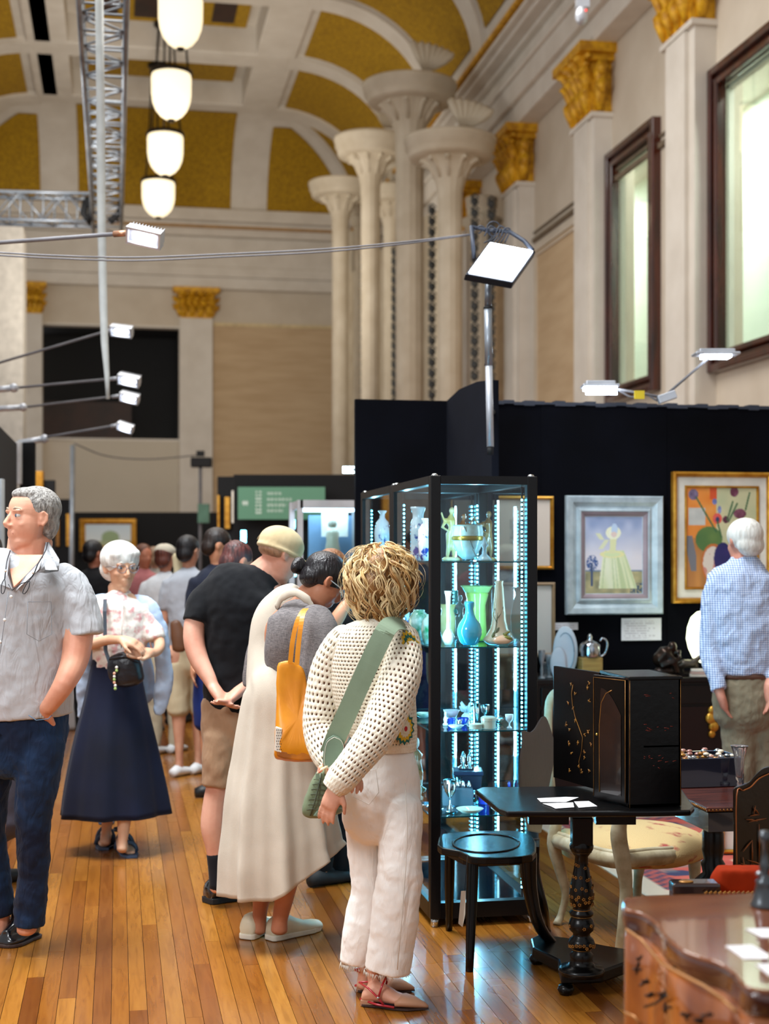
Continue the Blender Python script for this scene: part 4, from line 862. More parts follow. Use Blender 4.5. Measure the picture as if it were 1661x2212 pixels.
T4 = [('cup', 972, 6.05, 30, 66, M_sil, 'large silver trophy cup at the left of the fourth shelf'), ('dish', 1015, 5.98, 60, 10, M_ivo, 'cream plate in the middle of the fourth shelf'), ('dish', 1085, 6.0, 50, 9, M_ivo, 'cream plate at the right of the fourth shelf'), ('dish', 975, 6.0, 44, 5, M_sil, 'silver saucer at the front of the fourth shelf'), ('tumbler', 1002, 6.2, 18, 26, M_sil, 'silver beaker behind the cream plate'), ('tumbler', 1022, 6.25, 18, 24, M_sil, 'second silver beaker behind the cream plate, further right'), ('box', 1045, 6.2, 24, 30, M_blu, 'dark blue box on the fourth shelf'), ('cup', 990, 6.3, 20, 50, M_sil, 'slender silver goblet behind the trophy cup'), ('fig', 905, 6.3, 22, 46, M_ivo, 'ivory figure seen through the side glass, fourth shelf'), ('dish', 920, 6.1, 40, 10, M_sil, 'silver dish seen through the side glass, fourth shelf'), ('fig', 1100, 6.3, 20, 40, M_blu, 'dark figure at the right back of the fourth shelf')]
for (k, px, D, w_, h, m, lab) in T4: small(k, px, 1765, D, w_, h, m, lab, 0.458, g4)
t = thing('casket', 'dark blue leather casket with a figure on its lid inside the nearest case', 'box', pt(1010, 1706, 6.35), g4); b = pt(1010, 1706, 6.35); b.z = 0.458
MB().prism([b + RT*x + UP*z - FW*0.06 for x, z in ((-.05, 0), (.05, 0), (.062, .11), (-.062, .11))], FW*0.12).build('body', mat('dark_blue_leather', (14, 22, 44), 0.35), t, smooth=False, bevel=0.004)
MB().obox(b + UP*0.118, RT, FW, UP, 0.066, 0.066, 0.009).build('lid', mat('casket_lid', (30, 40, 66), 0.3), t, smooth=False, bevel=0.003)
for k in range(2):
    mm = MB(); cx = b + RT*(-0.02 + 0.03*k) + UP*0.127; mm.lathe([(.02, 0), (.022, .01), (.008, .02), (.012, .05), (.004, .08)], cx, 12); mm.build('lid_figure', M_sil, t)
t = thing('stand_box', 'grey stand with small silver bells on it on the fourth shelf', 'stand', pt(985, 1752, 6.1), g4); b = pt(988, 1752, 6.2); b.z = .458
MB().obox(b + UP*0.035, RT, FW, UP, 0.065, 0.05, 0.035).build('plinth', mat('slate_grey', (80, 92, 104), 0.5), t, smooth=False)
for k in range(5): MB().lathe([(.013, 0), (.012, .012), (.006, .024), (.004, .03)], b + RT*(-.05 + .025*k) + UP*.07, 10).build('silver_bell', M_sil, t)
t = thing('draped_statuette', 'greenish bronze statuette seen through the side glass of the nearest case', 'figurine', pt(896, 1700, 6.5)); OFF[t.name] = t.location.copy()
t.location.z = 0.458; OFF[t.name] = t.location.copy(); b = t.location
MB().lathe([(.05, 0), (.055, .02), (.035, .03), (.04, .09), (.03, .14), (.035, .17), (.015, .2)], b, 16).build('robe', gmat('green_bronze', (90, 104, 70)), t); MB().ell(b + UP*0.225, .022, .022, .028).build('head', M_ivo, t)
# ================================================================ BLACK LACQUER TABLE WITH CABINET
M_lac = mat('black_lacquer', (6, 5, 6), 0.27, c2=(3, 3, 3), ns=4, coat=0.0, spec=.3, bump=0.05, bs=40)
M_lacb = mat('brown_lacquer', (40, 22, 14), 0.22, c2=(14, 8, 8), ns=6, coat=0.7)
M_lgold = mat('gold_lacquer_drawing', (168, 116, 46), 0.35, 0.4, c2=(120, 76, 26), ns=20)
ztb = 0.689
top = [(1027, 1706), (1040, 1700), (1220, 1698), (1470, 1700), (1500, 1742), (1492, 1750), (1400, 1752), (1095, 1753), (1078, 1747)]
t = thing('pedestal_table', 'black lacquer tilt-top table on a turned gilt-painted pedestal', 'table', pt(1256, 1195 + 1.55*F/5.0, 5.0))
T_ = [onZ(x, y, ztb) for x, y in top]
MB().prism(T_, (0, 0, -0.02)).build('tabletop', M_lac, t, smooth=False, bevel=0.006)
pc = pt(1256, 1300, 5.0); pz = lambda y: EYE - (y - HZ)/F*5.0; pr = lambda w_: w_/2/F*5.0
MB().obox((pc.x, pc.y, (pz(1762) + pz(1818))/2 - 0.005), RT, FW, UP, pr(44), pr(44), 0.05).build('block', M_lac, t, smooth=False, bevel=0.004)
for q in (-1, 1): MB().obox(pt(1256 + q*72, 1770, 5.0), RT, FW, UP, 0.05 if False else 0.07, 0.025, 0.014).build('bearer', M_lac, t, smooth=False)
prof = [(24, 2104), (96, 2103), (98, 2095), (92, 2088), (64, 2086), (50, 2078), (46, 2070), (52, 2062), (40, 2055), (36, 2050), (56, 2044), (58, 2036), (52, 2028), (38, 2022), (36, 2016), (52, 2008), (56, 1998), (50, 1986), (38, 1980), (50, 1976), (52, 1970), (36, 1964), (38, 1958), (50, 1948), (54, 1935), (50, 1915), (38, 1890), (30, 1868), (28, 1850), (40, 1842), (50, 1834), (52, 1826), (44, 1818), (44, 1812)]
col_ = MB().lathe([(pr(w_), pz(y)) for w_, y in prof], (pc.x, pc.y, 0), 32).build('pedestal', M_lac, t)
gd = MB(); rnd = random.Random(3)
for (y, wd, cnt) in ((1935, 54, 9), (1915, 51, 6), (1895, 42, 6), (2040, 58, 12), (1870, 32, 4), (1948, 52, 7), (1998, 56, 3)):
    for k in range(cnt):
        a = -PI*0.95 + (k + rnd.random()*0.7)/cnt*PI*1.0; e = Vector((math.cos(a), math.sin(a), 0)) ; e = RT*math.cos(a) + FW*math.sin(a)
        p = Vector((pc.x, pc.y, pz(y) + rnd.uniform(-.006, .006))) + e*(pr(wd) - 0.0005)
        for q in range(5): b_ = q*1.257; s_ = 0.0042; tt = e.cross(UP); gd.ell(p + tt*(math.cos(b_)*s_) + UP*(math.sin(b_)*s_), 0.0026, 0.0026, 0.0026, nu=6, nv=4)
tag(gd.build('gilt_flowers', M_lgold, col_), kind='stuff')
ms = MB()
for y in (2095, 2050, 1978, 1964, 1840): ms.lathe([(pr(40), pz(y) - .001), (pr({2095: 98, 2050: 42, 1978: 48, 1964: 37, 1840: 44}[y]) + .0008, pz(y)), (pr(40), pz(y) + .001)], (pc.x, pc.y, 0), 32)
ms.build('gilt_rings', M_lgold, col_)
bp = [gr(1212, 2150), gr(1300, 2146), gr(1348, 2128), gr(1400, 2120), gr(1400, 2104), gr(1310, 2088), gr(1225, 2070), gr(1165, 2062), gr(1145, 2072), gr(1150, 2092), gr(1205, 2120)]
MB().prism([p + UP*0.035 for p in bp], (0, 0, 0.045)).build('tripod_base', M_lac, t, smooth=False, bevel=0.008)
for (x, y) in ((1222, 2148), (1160, 2082), (1385, 2112)): p = gr(x, y); MB().lathe([(0.001, 0), (0.022, 0.002), (0.03, 0.018), (0.024, 0.034), (0.001, 0.036)], p, 16).build('bun_foot', M_lac, t)
# cabinet
zb0 = ztb + 0.001; c0 = pt(1355, 1744, 4.82); c1 = pt(1470, 1744, 4.82); yN = (c0.y + c1.y)/2; hC = 0.442
xL, xR = c0.x, c1.x + 0.01; yF = yN + 0.285
t = thing('lacquer_cabinet', 'small black lacquer cabinet with both doors open, gold flower sprays', 'cabinet', ((xL+xR)/2, (yN+yF)/2, zb0))
m = MB(); m.box((xL, yN, zb0), (xR, yN + 0.012, zb0 + hC)); m.box((xL, yF - 0.012, zb0), (xR, yF, zb0 + hC)); m.box((xR - 0.012, yN, zb0), (xR, yF, zb0 + hC)); m.box((xL, yN, zb0), (xR, yF, zb0 + 0.012)); m.box((xL + .05, yN, zb0 + .2), (xR, yF, zb0 + .21))
body = m.build('carcass', M_lac, t, smooth=False, bevel=0.002)
MB().box((xL - 0.004, yN - 0.004, zb0 + hC - 0.012), (xR + 0.004, yF + 0.004, zb0 + hC)).build('top_board', M_lac, t, smooth=False, bevel=0.003)
e = MB()
for (a, b) in (((xL, yN - .0015, zb0 + hC - .01), (xR, yN - .0015, zb0 + hC - .01)), ((xR - .004, yN - .0015, zb0), (xR - .004, yN - .0015, zb0 + hC)), ((xL + .002, yN - .0015, zb0), (xL + .002, yN - .0015, zb0 + hC))): e.tube([a, b], 0.0008, 4)
rnd = random.Random(9); scn_ = MB()
for k in range(26):
    u, v = rnd.uniform(.25, .85), rnd.choice((0.36, .38, .4, .58, .6, .62, .85, .3, .22)) + rnd.uniform(-.02, .02); p = Vector((xL + (xR-xL)*u, yN - 0.0012, zb0 + hC*v)); scn_.tube([p, p + Vector((rnd.uniform(.004, .018), 0, rnd.uniform(-.004, .004)))], 0.0011, 4)
scn_.build('faded_red_scene', mat('faded_red_lacquer', (120, 34, 18), 0.4), body); e.build('gilt_lines', M_lgold, body)
M_dorn = M_lac
def door(h0, D0, h1, D1, h, lab, zo=0.006):
    a = pt(h0, 1500, D0); b = pt(h1, 1500, D1); a.z = b.z = zb0 + zo; d = (b-a); L = d.length; d = d/L; n_ = d.cross(UP)
    o = MB().obox((a+b)/2 + UP*h/2, d, n_, UP, L/2, 0.006, h/2).build('door', M_lac, t, smooth=False, bevel=0.002, label=lab); return o, a, d, n_, L, h
o, a, d, n_, L, h = door(1297, 5.12, 1198, 5.42, 0.425, 'far door with gold blossom spray')
g = MB(); nn = -n_ if n_.dot(FW) > 0 else n_; q = lambda u, v: a + d*(L*u) + UP*(h*v) + nn*0.0075
st = [(0.38, 0.10), (0.42, 0.2), (0.36, 0.3), (0.34, 0.42), (0.42, 0.5), (0.5, 0.58), (0.56, 0.68), (0.58, 0.78), (0.55, .86)]
g.tube([q(*p) for p in st], 0.0011, 5)
rnd = random.Random(21)
for (cx, cy) in ((.36, .12), (.42, .16), (.62, .10), (.2, .14), (.3, .3), (.58, .26), (.64, .34), (.3, .44), (.22, .48), (.62, .46), (.5, .55), (.7, .5), (.55, .66), (.66, .7), (.5, .78), (.6, .86), (.16, .38), (.3, .24), (.24, .86), (.2, .74), (.2, .9), (.44, .36)):
    for k in range(5):
        a_ = rnd.random()*6.28; r1 = rnd.uniform(.006, .012); p = q(cx, cy); e2 = d*math.cos(a_) + UP*math.sin(a_); g.tube([p, p + e2*r1*.5, p + e2*r1], [.0008, .0028, .0006], 5, sq=0.35)
g.build('gold_blossom', M_lgold, o)
o, a, d, n_, L, h = door(1355, 4.83, 1284, 4.97, 0.43, 'near door with arched brown panel and brass knob')
nn = -n_ if n_.dot(FW) > 0 else n_; q = lambda u, v: a + d*(L*u) + UP*(h*v) + nn*0.0068
ar = MB().prism([q(.14, .06), q(.14, .70)] + [q(.14 + .62*(1 - math.cos(k/8*PI/2)) if False else .14 + .60*k/8, .70 + .20*math.sin(k/8*PI/2)) for k in range(1, 9)] + [q(.76, .88), q(.80, .5), q(.76, .06)], nn*0.001); ar.build('arched_panel', M_lacb, o, smooth=False)
g = MB(); g.tube([q(.80, .06), q(.80, .6), q(.74, .78), q(.60, .86), q(.42, .89)], 0.0018, 6); g.tube([q(.02, .02), q(.02, .98)], .0012, 4); g.tube([q(.98, .02), q(.98, .98), q(.02, .98)], .0012, 4); g.build('gilt_beading', M_lgold, o)
MB().ell(q(.88, .52), .005, .005, .005).build('knob', mat('brass', (220, 180, 90), 0.2, 1), o)
for k, (ps, lab) in enumerate(((((1160, 1725), (1222, 1722), (1250, 1723), (1222, 1733), (1168, 1733)), 'white price card at the back on the lacquer table'), (((1172, 1736), (1238, 1734), (1240, 1744), (1200, 1747), (1190, 1742)), 'white price card at the front left on the lacquer table'), (((1240, 1732), (1272, 1731), (1290, 1742), (1250, 1745)), 'small square price card nearest the near cabinet door'))):
    tag(MB().prism([onZ(x, y, ztb + 0.002) for x, y in ps], (0, 0, 0.0012)).build('price_card', mat('paper_card', (240, 238, 240), 0.7), smooth=False, label=lab), cat='card', group='price cards on the lacquer table')
# ================================================================ BLACK HALL CHAIR
t = thing('hall_chair', 'black lacquered hall chair with shaped back standing before the glass case', 'chair', gr(1080, 2060))
zs_ = 0.44
so = cat([(947, 1815), (955, 1801), (1000, 1796), (1060, 1794), (1120, 1795), (1152, 1808), (1158, 1828), (1150, 1846), (1100, 1852), (1050, 1853), (1015, 1850), (990, 1838), (955, 1832), (945, 1824)], 2)
MB().prism([onZ(p[0], p[1], zs_) for p in so], (0, 0, -0.028)).build('seat', M_lac, t, smooth=False, bevel=0.006)
rg = [onZ(1050 + 72*math.cos(a), 1822 + 20*math.sin(a), zs_ + 0.001) for a in [k*2*PI/28 for k in range(29)]]
MB().tube(rg, 0.004, 6).build('seat_ring', M_lac, t)
ap = [onZ(x, y, zs_ - 0.028) for x, y in ((968, 1826), (1000, 1842), (1025, 1847), (1140, 1842), (1140, 1808), (980, 1806))]
MB().prism(ap, (0, 0, -0.045)).build('apron', M_lac, t, smooth=False)
def leg(ps, r, nm='leg', m=M_lac, sq=1.0): return MB().tube([Vector(p) for p in cat([tuple(p) for p in ps], 5)], r if not isinstance(r, (list, tuple)) else list(np.interp(np.linspace(0, 1, (len(ps)-1)*5 + 1), np.linspace(0, 1, len(r)), r)), 8, sq=sq).build(nm, m, t)
f1 = gr(1014, 2098); leg([onZ(1022, 1850, zs_ - .03), onZ(1018, 1900, .34) if False else (f1*0.4 + onZ(1022, 1850, zs_ - .03)*0.6), f1], [0.024, 0.022, 0.015])
f2 = gr(970, 2010); leg([onZ(972, 1812, zs_ - .03), f2*0.5 + onZ(972, 1812, zs_ - .03)*0.5, f2], [0.022, 0.02, 0.014])
f3 = gr(1222, 2068); p3 = onZ(1140, 1845, zs_ - .02); leg([p3, Vector((p3.x + .01, p3.y, .28)), Vector((p3.x + .05, p3.y, .14)), f3], [0.036, 0.028, 0.022, 0.017])
f4 = gr(1168, 2040); f4 = gr(1182, 2008); p4 = onZ(1148, 1812, zs_ - .02); leg([p4, Vector((p4.x + .01, p4.y, .28)), Vector((p4.x + .05, p4.y, .14)), f4], [0.034, 0.026, 0.02, 0.015])
MB().bar(onZ(1150, 1800, zs_ - .05), onZ(1150, 1846, zs_ - .05), 0.05, 0.06).build('back_rail', M_lac, t, smooth=False)
sp = cat([(1140, 1795), (1130, 1750), (1121, 1690), (1122, 1640), (1127, 1600), (1126, 1580), (1140, 1583), (1152, 1576), (1164, 1556), (1172, 1548), (1180, 1560), (1188, 1585), (1196, 1620), (1186, 1680), (1174, 1740), (1165, 1800)], 3)
SD = lambda px: 5.26 + (px - 1125)*0.0056
MB().prism([pt(p[0], p[1], SD(p[0]) + (1795 - p[1])*.0007) for p in sp], (RT*0.010 + FW*0.02)).build('back_splat', mat('glare_tinted_lacquer', (34, 42, 54), 0.36, spec=1.0, bump=0.10, bs=30, bstr=(1, 1, .15)), t, smooth=False, bevel=0.005)  # black lacquer with LED glare put into its blue-grey base colour
MB().tube([pt(1010, 1845, 5.15), pt(1006, 1890, 5.14), pt(1004, 1925, 5.14)], 0.0012, 5).build('tag_string', M_blk, t)
MB().prism([pt(996, 1925, 5.14), pt(1006, 1924, 5.14), pt(1005, 1975, 5.13), pt(999, 2003, 5.13), pt(990, 1995, 5.13)], FW*0.001).build('paper_tag', mat('manila_tag', (222, 212, 196), 0.8), t, smooth=False)
# ================================================================ CREAM ARMCHAIR WITH FLORAL SEAT
M_crp = mat('cream_painted_wood', (196, 186, 156), 0.5, c2=(158, 142, 108), ns=14, bump=0.1)
M_tap = mat('floral_tapestry', (206, 178, 126), 0.9, c2=(164, 74, 66), ns=9, contrast=(0.36, 0.44), bump=0.3, bs=200)
t = thing('cream_armchair', 'cream painted cabriole armchair with floral tapestry seat behind the lacquer table', 'chair', gr(1360, 2000)); R_t = t
def cab(ps, r): leg(ps, r, m=M_crp)
cab([pt(1205, 1762, 5.95), pt(1196, 1820, 5.95), pt(1210, 1880, 5.95), pt(1222, 1930, 5.95), pt(1212, 1975, 5.95), gr(1203, 1998)], [.024, .03, .024, .018, .015, .02])
cab([pt(1345, 1750, 5.5), pt(1336, 1800, 5.5), pt(1345, 1860, 5.5), pt(1352, 1920, 5.5), pt(1344, 2000, 5.5), gr(1340, 2055)], [.026, .034, .034, .026, .02, .024])
cab([pt(1500, 1860, 6.0), pt(1500, 1920, 6.0), gr(1490, 1985)], [.03, .02, .02]); cab([pt(1385, 1850, 6.25), pt(1378, 1900, 6.25), gr(1376, 1945)], [.03, .02, .02])
rp = cat([tuple(pt(x, y, D)) for x, y, D in ((1204, 1815, 5.95), (1245, 1830, 5.7), (1290, 1850, 5.6), (1340, 1858, 5.52), (1400, 1852, 5.62), (1470, 1845, 5.8), (1520, 1815, 6.05))], 5)
MB().tube([Vector(p) for p in rp], 0.034, 8).build('seat_rail', M_crp, t)
MB().tube([Vector(p) + UP*0.028 for p in rp], 0.012, 8).build('rail_moulding', M_crp, t)
sm_ = MB(); cs = pt(1375, 1822, 6.0)
sm_.ell(cs, 0.31, 0.32, 0.085, nu=28, nv=12); sm_.build('seat_cushion', M_tap, t, disp=(.1, .01))
MB().ell(pt(1232, 1822, 6.05), 0.05, 0.2, 0.06).build('arm_pad', M_tap, t)
MB().tube([Vector(p) for p in cat([tuple(pt(x, y, D)) for x, y, D in ((1520, 1812, 6.05), (1528, 1785, 6.1), (1500, 1750, 6.1), (1470, 1700, 6.2), (1455, 1640, 6.3))], 5)], 0.022, 8).build('arm', M_crp, t)
MB().tube([Vector(p) for p in cat([tuple(pt(x, y, D)) for x, y, D in ((1204, 1770, 6.0), (1190, 1700, 6.1), (1184, 1560, 6.5), (1196, 1500, 6.6), (1260, 1480, 6.6), (1340, 1500, 6.6))], 5)], 0.02, 8).build('back_frame', M_crp, t)
# ================================================================ SECOND TABLE, JEWEL BOX, GLASS VASE
t = thing('side_table', 'dark mahogany topped table with black turned pedestal beside the cabinet', 'table', pt(1560, 1195 + 1.55*F/5.45, 5.45)); z2t = 0.62
tp = [(1430, 1700), (1478, 1722), (1528, 1744), (1600, 1742), (1720, 1740), (1720, 1694), (1560, 1690), (1440, 1692)]
TP = [onZ(x, y, z2t) for x, y in tp]
MB().prism(TP, (0, 0, -0.018)).build('tabletop', mat('red_mahogany', (96, 44, 32), 0.2, c2=(60, 24, 18), ns=5, stretch=(1, 6, 1), coat=0.5), t, smooth=False, bevel=0.004)
MB().prism([p*0.997 + Vector((0.012, 0.02, -0.02)) for p in TP], (0, 0, -0.07)).build('frieze', mat('glossy_black_frieze', (30, 36, 46), 0.15, coat=1), t, smooth=False)
g = MB()
for i in range(5):
    a, b = TP[i], TP[i+1]
    for k in range(int((b-a).length/0.014)): g.ell(a + (b-a)*((k+.5)*0.014/(b-a).length) - UP*0.012, .004, .004, .005, nu=6, nv=4)
g.build('gilt_beading', M_lgold, t)
p2 = pt(1540, 1300, 5.45); z2 = lambda y: EYE - (y-HZ)/F*5.45; r2 = lambda w_: w_/2/F*5.45
MB().lathe([(r2(w_), z2(y)) for w_, y in ((90, 2065), (96, 2052), (60, 2040), (40, 2010), (44, 1980), (70, 1955), (60, 1945), (84, 1925), (78, 1900), (44, 1885), (52, 1865), (40, 1855), (48, 1835), (46, 1800), (36, 1780), (48, 1775), (44, 1765))], (p2.x, p2.y, 0), 28).build('pedestal', M_lac, t)
c = onZ(1536, 1700, z2t + .001) + Vector((0, .1, 0)); t = thing('jewel_box', 'open black lacquer box heaped with jewellery on the side table', 'box', c)
W2 = 0.135
m = MB(); h2 = .115
for (dx, dy, hx, hy) in ((0, -.1, W2, .005), (0, .1, W2, .005), (-W2, 0, .005, .1), (W2, 0, .005, .1)): m.obox(c + Vector((dx, dy, h2/2)), AX, Vector((0, 1, 0)), UP, hx, hy, h2/2)
m.obox(c + UP*.005, AX, Vector((0, 1, 0)), UP, W2, .1, .005); m.build('box_body', mat('blue_black_lacquer', (12, 18, 44), 0.15, coat=1), t, smooth=False, bevel=.002)
MB().obox(c + UP*(h2-.02), AX, Vector((0, 1, 0)), UP, W2-.006, .094, .006).build('tray', M_dark, t, smooth=False)
rnd = random.Random(4)
for k, m_ in enumerate((M_sil, M_ivo, gmat('garnet_beads', (120, 40, 44), (200, 150, 130)), M_lgold)):
    j = MB()
    for q in range(9 + k): j.ell(c + Vector((rnd.uniform(-.11, .11), rnd.uniform(-.08, .08), h2 + rnd.uniform(-.01, .012))), .014, .012, .008, nu=8, nv=5)
    tag(j.build('jewellery', m_, t), kind='stuff')
MB().ell(c + Vector((W2 + .004, -.04, h2*.6)), .006, .006, .01).build('handle', M_lgold, t)
b = onZ(1597, 1705, z2t + .001); s = 5.3/F
t = thing('cut_glass_vase', 'tall fluted clear glass trumpet vase on the side table beside the jewel box', 'vase', b)
M_cg = NT('clear_cut_crystal'); M_cg.b.inputs['Transmission Weight'].default_value = 0.9; M_cg.b.inputs['Roughness'].default_value = 0.03; M_cg.b.inputs['Base Color'].default_value = (0.93, 0.95, 0.97, 1); M_cg = M_cg.m
MB().lathe([(11*s, 0), (12*s, 3*s), (5*s, 8*s), (6*s, 14*s), (4*s, 18*s), (8*s, 24*s), (10*s, 50*s), (13*s, 78*s), (19*s, 98*s), (20*s, 100*s), (16*s, 97*s), (11*s, 78*s), (8*s, 50*s), (5*s, 28*s), (0.5*s, 26*s)], b, 32, fold=lambda a, z: 1 + 0.07*math.cos(a*2*PI*8)*(1 if z > 20*s else 0.3)).build('glass_body', M_cg, t)
# ================================================================ JAPANNED CHAIR BACK, ORANGE ARMCHAIR
t = thing('japanned_chair', 'black japanned chair back painted with gold scenes at the right edge', 'chair', pt(1640, 1195+1.55*F/4.5, 4.5))
ou = cat([(1582, 1900), (1584, 1800), (1583, 1720), (1585, 1704), (1600, 1698), (1618, 1690), (1634, 1672), (1650, 1660), (1680, 1654), (1720, 1652)], 3) 
P = [pt(p[0], p[1], 4.5 + (p[0]-1580)*0.002) for p in ou] + [pt(1720, 1960, 4.78), pt(1588, 1960, 4.52)]
MB().prism(P, FW*0.03 + RT*0.01).build('back_panel', M_lac, t, smooth=False, bevel=0.006)
g = MB(); g.tube([Vector(p) for p in cat([tuple(pt(x, y, 4.49 + (x-1580)*.002)) for x, y in ((1592, 1900), (1591, 1720), (1606, 1708), (1622, 1700), (1640, 1682), (1665, 1670))], 4)], 0.0022, 5)
for (x0, y0, x1, y1) in ((1600, 1865, 1640, 1880), (1612, 1770, 1636, 1774), (1618, 1776, 1655, 1768), (1640, 1780, 1640, 1870), (1648, 1800, 1648, 1860), (1605, 1840, 1625, 1815), (1625, 1815, 1625, 1870), (1628, 1745, 1640, 1760), (1640, 1760, 1620, 1763), (1632, 1740, 1628, 1760), (1605, 1852, 1610, 1890), (1615, 1858, 1650, 1870)):
    g.tube([pt(x0, y0, 4.49 + (x0-1580)*.002), pt((x0+x1)/2, (y0+y1)/2 - 1, 4.49 + ((x0+x1)/2-1580)*.002), pt(x1, y1, 4.49 + (x1-1580)*.002)], [.001, .003, .001], 5)
g.build('gold_scene', mat('rusty_gold', (150, 80, 30), .4, .2), t)
for (x, y) in ((1592, 1960), (1710, 1960)): MB().tube([pt(x, y, 4.6), gr(x, 1195 + 1.55*F/4.6)], 0.02, 8).build('leg', M_lac, t)
MB().obox(pt(1690, 1960, 4.35), RT, FW, UP, .15, .15, .02).build('seat', M_lac, t, smooth=False)
t = thing('orange_armchair', 'armchair with dark wooden arm and orange velvet pad behind the commode', 'chair', pt(1600, 1195+1.55*F/4.05, 4.05))
M_dw = mat('dark_polished_wood', (44, 20, 16), 0.2, c2=(24, 10, 10), coat=.6); M_or = mat('orange_velvet', (150, 44, 12), 0.9, c2=(116, 28, 6), ns=6, spec=.1)
MB().obox(pt(1500, 1917, 4.05), RT, FW, UP, .068, .035, .018).build('arm', M_dw, t, smooth=False, bevel=.008)
MB().obox(pt(1640, 1921, 4.15), RT, FW, UP, .15, .04, .015).build('arm_rail', M_dw, t, smooth=False, bevel=.006)
m = MB(); m.ell(pt(1565, 1905, 4.12), .045, .045, .045); m.obox(pt(1640, 1900, 4.12), RT, FW, UP, .12, .042, .036); m.build('arm_pad', M_or, t, remesh=.008, smit=12)
MB().ell(pt(1482, 1904, 4.04), .022, .016, .004).build('arm_inlay', M_lgold, t)
for k in range(14): MB().bar(pt(1522 + k*10, 1930, 4.0), pt(1528 + k*10, 1926, 4.0), .006, .004).build('cane_strand', M_lgold, t, smooth=False)
MB().tube([pt(1460, 1922, 4.05), gr(1460, 1195+1.55*F/4.05)], .02, 8).build('front_leg', M_dw, t)
MB().tube([pt(1720, 1922, 4.15), gr(1720, 1195+1.55*F/4.15)], .02, 8).build('back_leg', M_dw, t)
# ================================================================ MARQUETRY COMMODE IN THE FOREGROUND
M_mq = mat('marquetry_top', (132, 74, 40), 0.14, c2=(112, 58, 30), ns=5, stretch=(1, 4, 1), coat=1.0); M_mqb = mat('marquetry_side', (176, 98, 34), 0.2, c2=(120, 58, 20), ns=4, stretch=(3, 3, 1), coat=.8)
M_edge2 = mat('dark_moulded_edge', (84, 40, 26), 0.12, c2=(54, 24, 16), coat=1)
t = thing('commode', 'serpentine marquetry commode with wavy moulded top in the right foreground', 'commode', pt(1520, 1195+1.55*F/2.6, 2.6)); zc_ = .85
fr_ = cat([(1346, 1958), (1352, 1964), (1385, 1972), (1415, 1992), (1440, 2024), (1475, 2052), (1510, 2066), (1550, 2078), (1582, 2098), (1604, 2124), (1632, 2136), (1700, 2142), (1800, 2150)], 3)
bk = [(1820, 1925), (1661, 1928), (1500, 1932), (1400, 1935), (1352, 1938), (1345, 1945)]
TPc = [onZ(p[0], p[1], zc_) for p in fr_] + [onZ(x, y, zc_) for x, y in bk]
cen = sum(TPc, Vector())/len(TPc)
MB().prism(TPc, (0, 0, -.008)).build('top', M_mq, t, smooth=False, bevel=.003)
def inset(P, k): return [p + (cen - p)*k for p in P]
m = MB(); R = []
for (k, z) in ((-0.004, -.008), (-.012, -.014), (-.014, -.022), (-.006, -.030), (.012, -.036), (.02, -.046)): R.append([Vector((q.x, q.y, zc_ + z)) for q in inset(TPc, k)])
m.rings(R); m.build('moulded_edge', M_edge2, t)
m = MB(); R = []
for (k, z) in ((.03, -.046), (.02, -.12), (.01, -.25), (.03, -.40), (.07, -.6), (.1, -.78)): R.append([Vector((q.x, q.y, zc_ + z)) for q in inset(TPc, k)])
m.rings(R); bd = m.build('body', M_mqb, t)
# scrolling edges and marquetry leaves on the front
def onbody(px, py, k=.0):  # point on the near front, a little proud
    i = min(range(len(fr_)), key=lambda j: abs(fr_[j][0]-px)); P = TPc[i]; D = (P - CAM).dot(FW); return pt(px, py, D*0.985 + .0)
g = MB()
for ps in (((1352, 2008), (1385, 2030), (1410, 2060), (1430, 2082), (1470, 2105), (1520, 2130), (1560, 2158), (1590, 2186)), ((1350, 2188), (1370, 2196), (1385, 2215))):
    g.tube([onbody(*p) for p in ps], .0032, 6)
g.build('gilt_border', mat('dull_brass', (176, 120, 64), .35, .3), bd)
g = MB(); rnd = random.Random(12)
for (cx, cy, n_) in ((1378, 2095, 5), (1392, 2125, 6), (1400, 2150, 5), (1432, 2150, 5), (1440, 2175, 6), (1480, 2195, 5), (1510, 2210, 6), (1530, 2195, 4), (1380, 2075, 3)):
    for k in range(n_):
        a = rnd.random()*6.28; r = rnd.uniform(7, 15); p = onbody(cx, cy); e2 = RT*math.cos(a) + UP*math.sin(a); s = 2.8/F; g.tube([p, p + e2*(r*.5*s), p + e2*(r*s)], [.001, 3.6*s, .001], 6, sq=.3)
g.tube([onbody(1392, 2175), onbody(1415, 2168), onbody(1440, 2150)], .003, 5); g.build('inlaid_leaves', mat('dark_inlay', (28, 16, 10), .3), bd)
for k, (ps, lab) in enumerate(((((1610, 2007), (1661, 2006), (1700, 2012), (1700, 2026), (1645, 2026)), 'white card farthest back on the commode top'), (((1566, 2044), (1625, 2042), (1661, 2064), (1661, 2072), (1606, 2072)), 'white card in the middle of the commode top'), (((1632, 2084), (1690, 2080), (1740, 2104), (1700, 2116), (1661, 2108)), 'white card nearest the front of the commode, cut by the frame'))):
    tag(MB().prism([onZ(x, y, zc_ + 0.0005) for x, y in ps], (0, 0, .0012)).build('price_card', mat('paper_card_w', (240, 238, 240), 0.7), smooth=False, label=lab), cat='card', group='white cards on the commode')
b = onZ(1652, 1958, zc_ + .0005); s = 2.85/F
t = thing('pewter_candlestick', 'pewter bell-based candlestick at the back of the commode, right edge', 'candlestick', b)
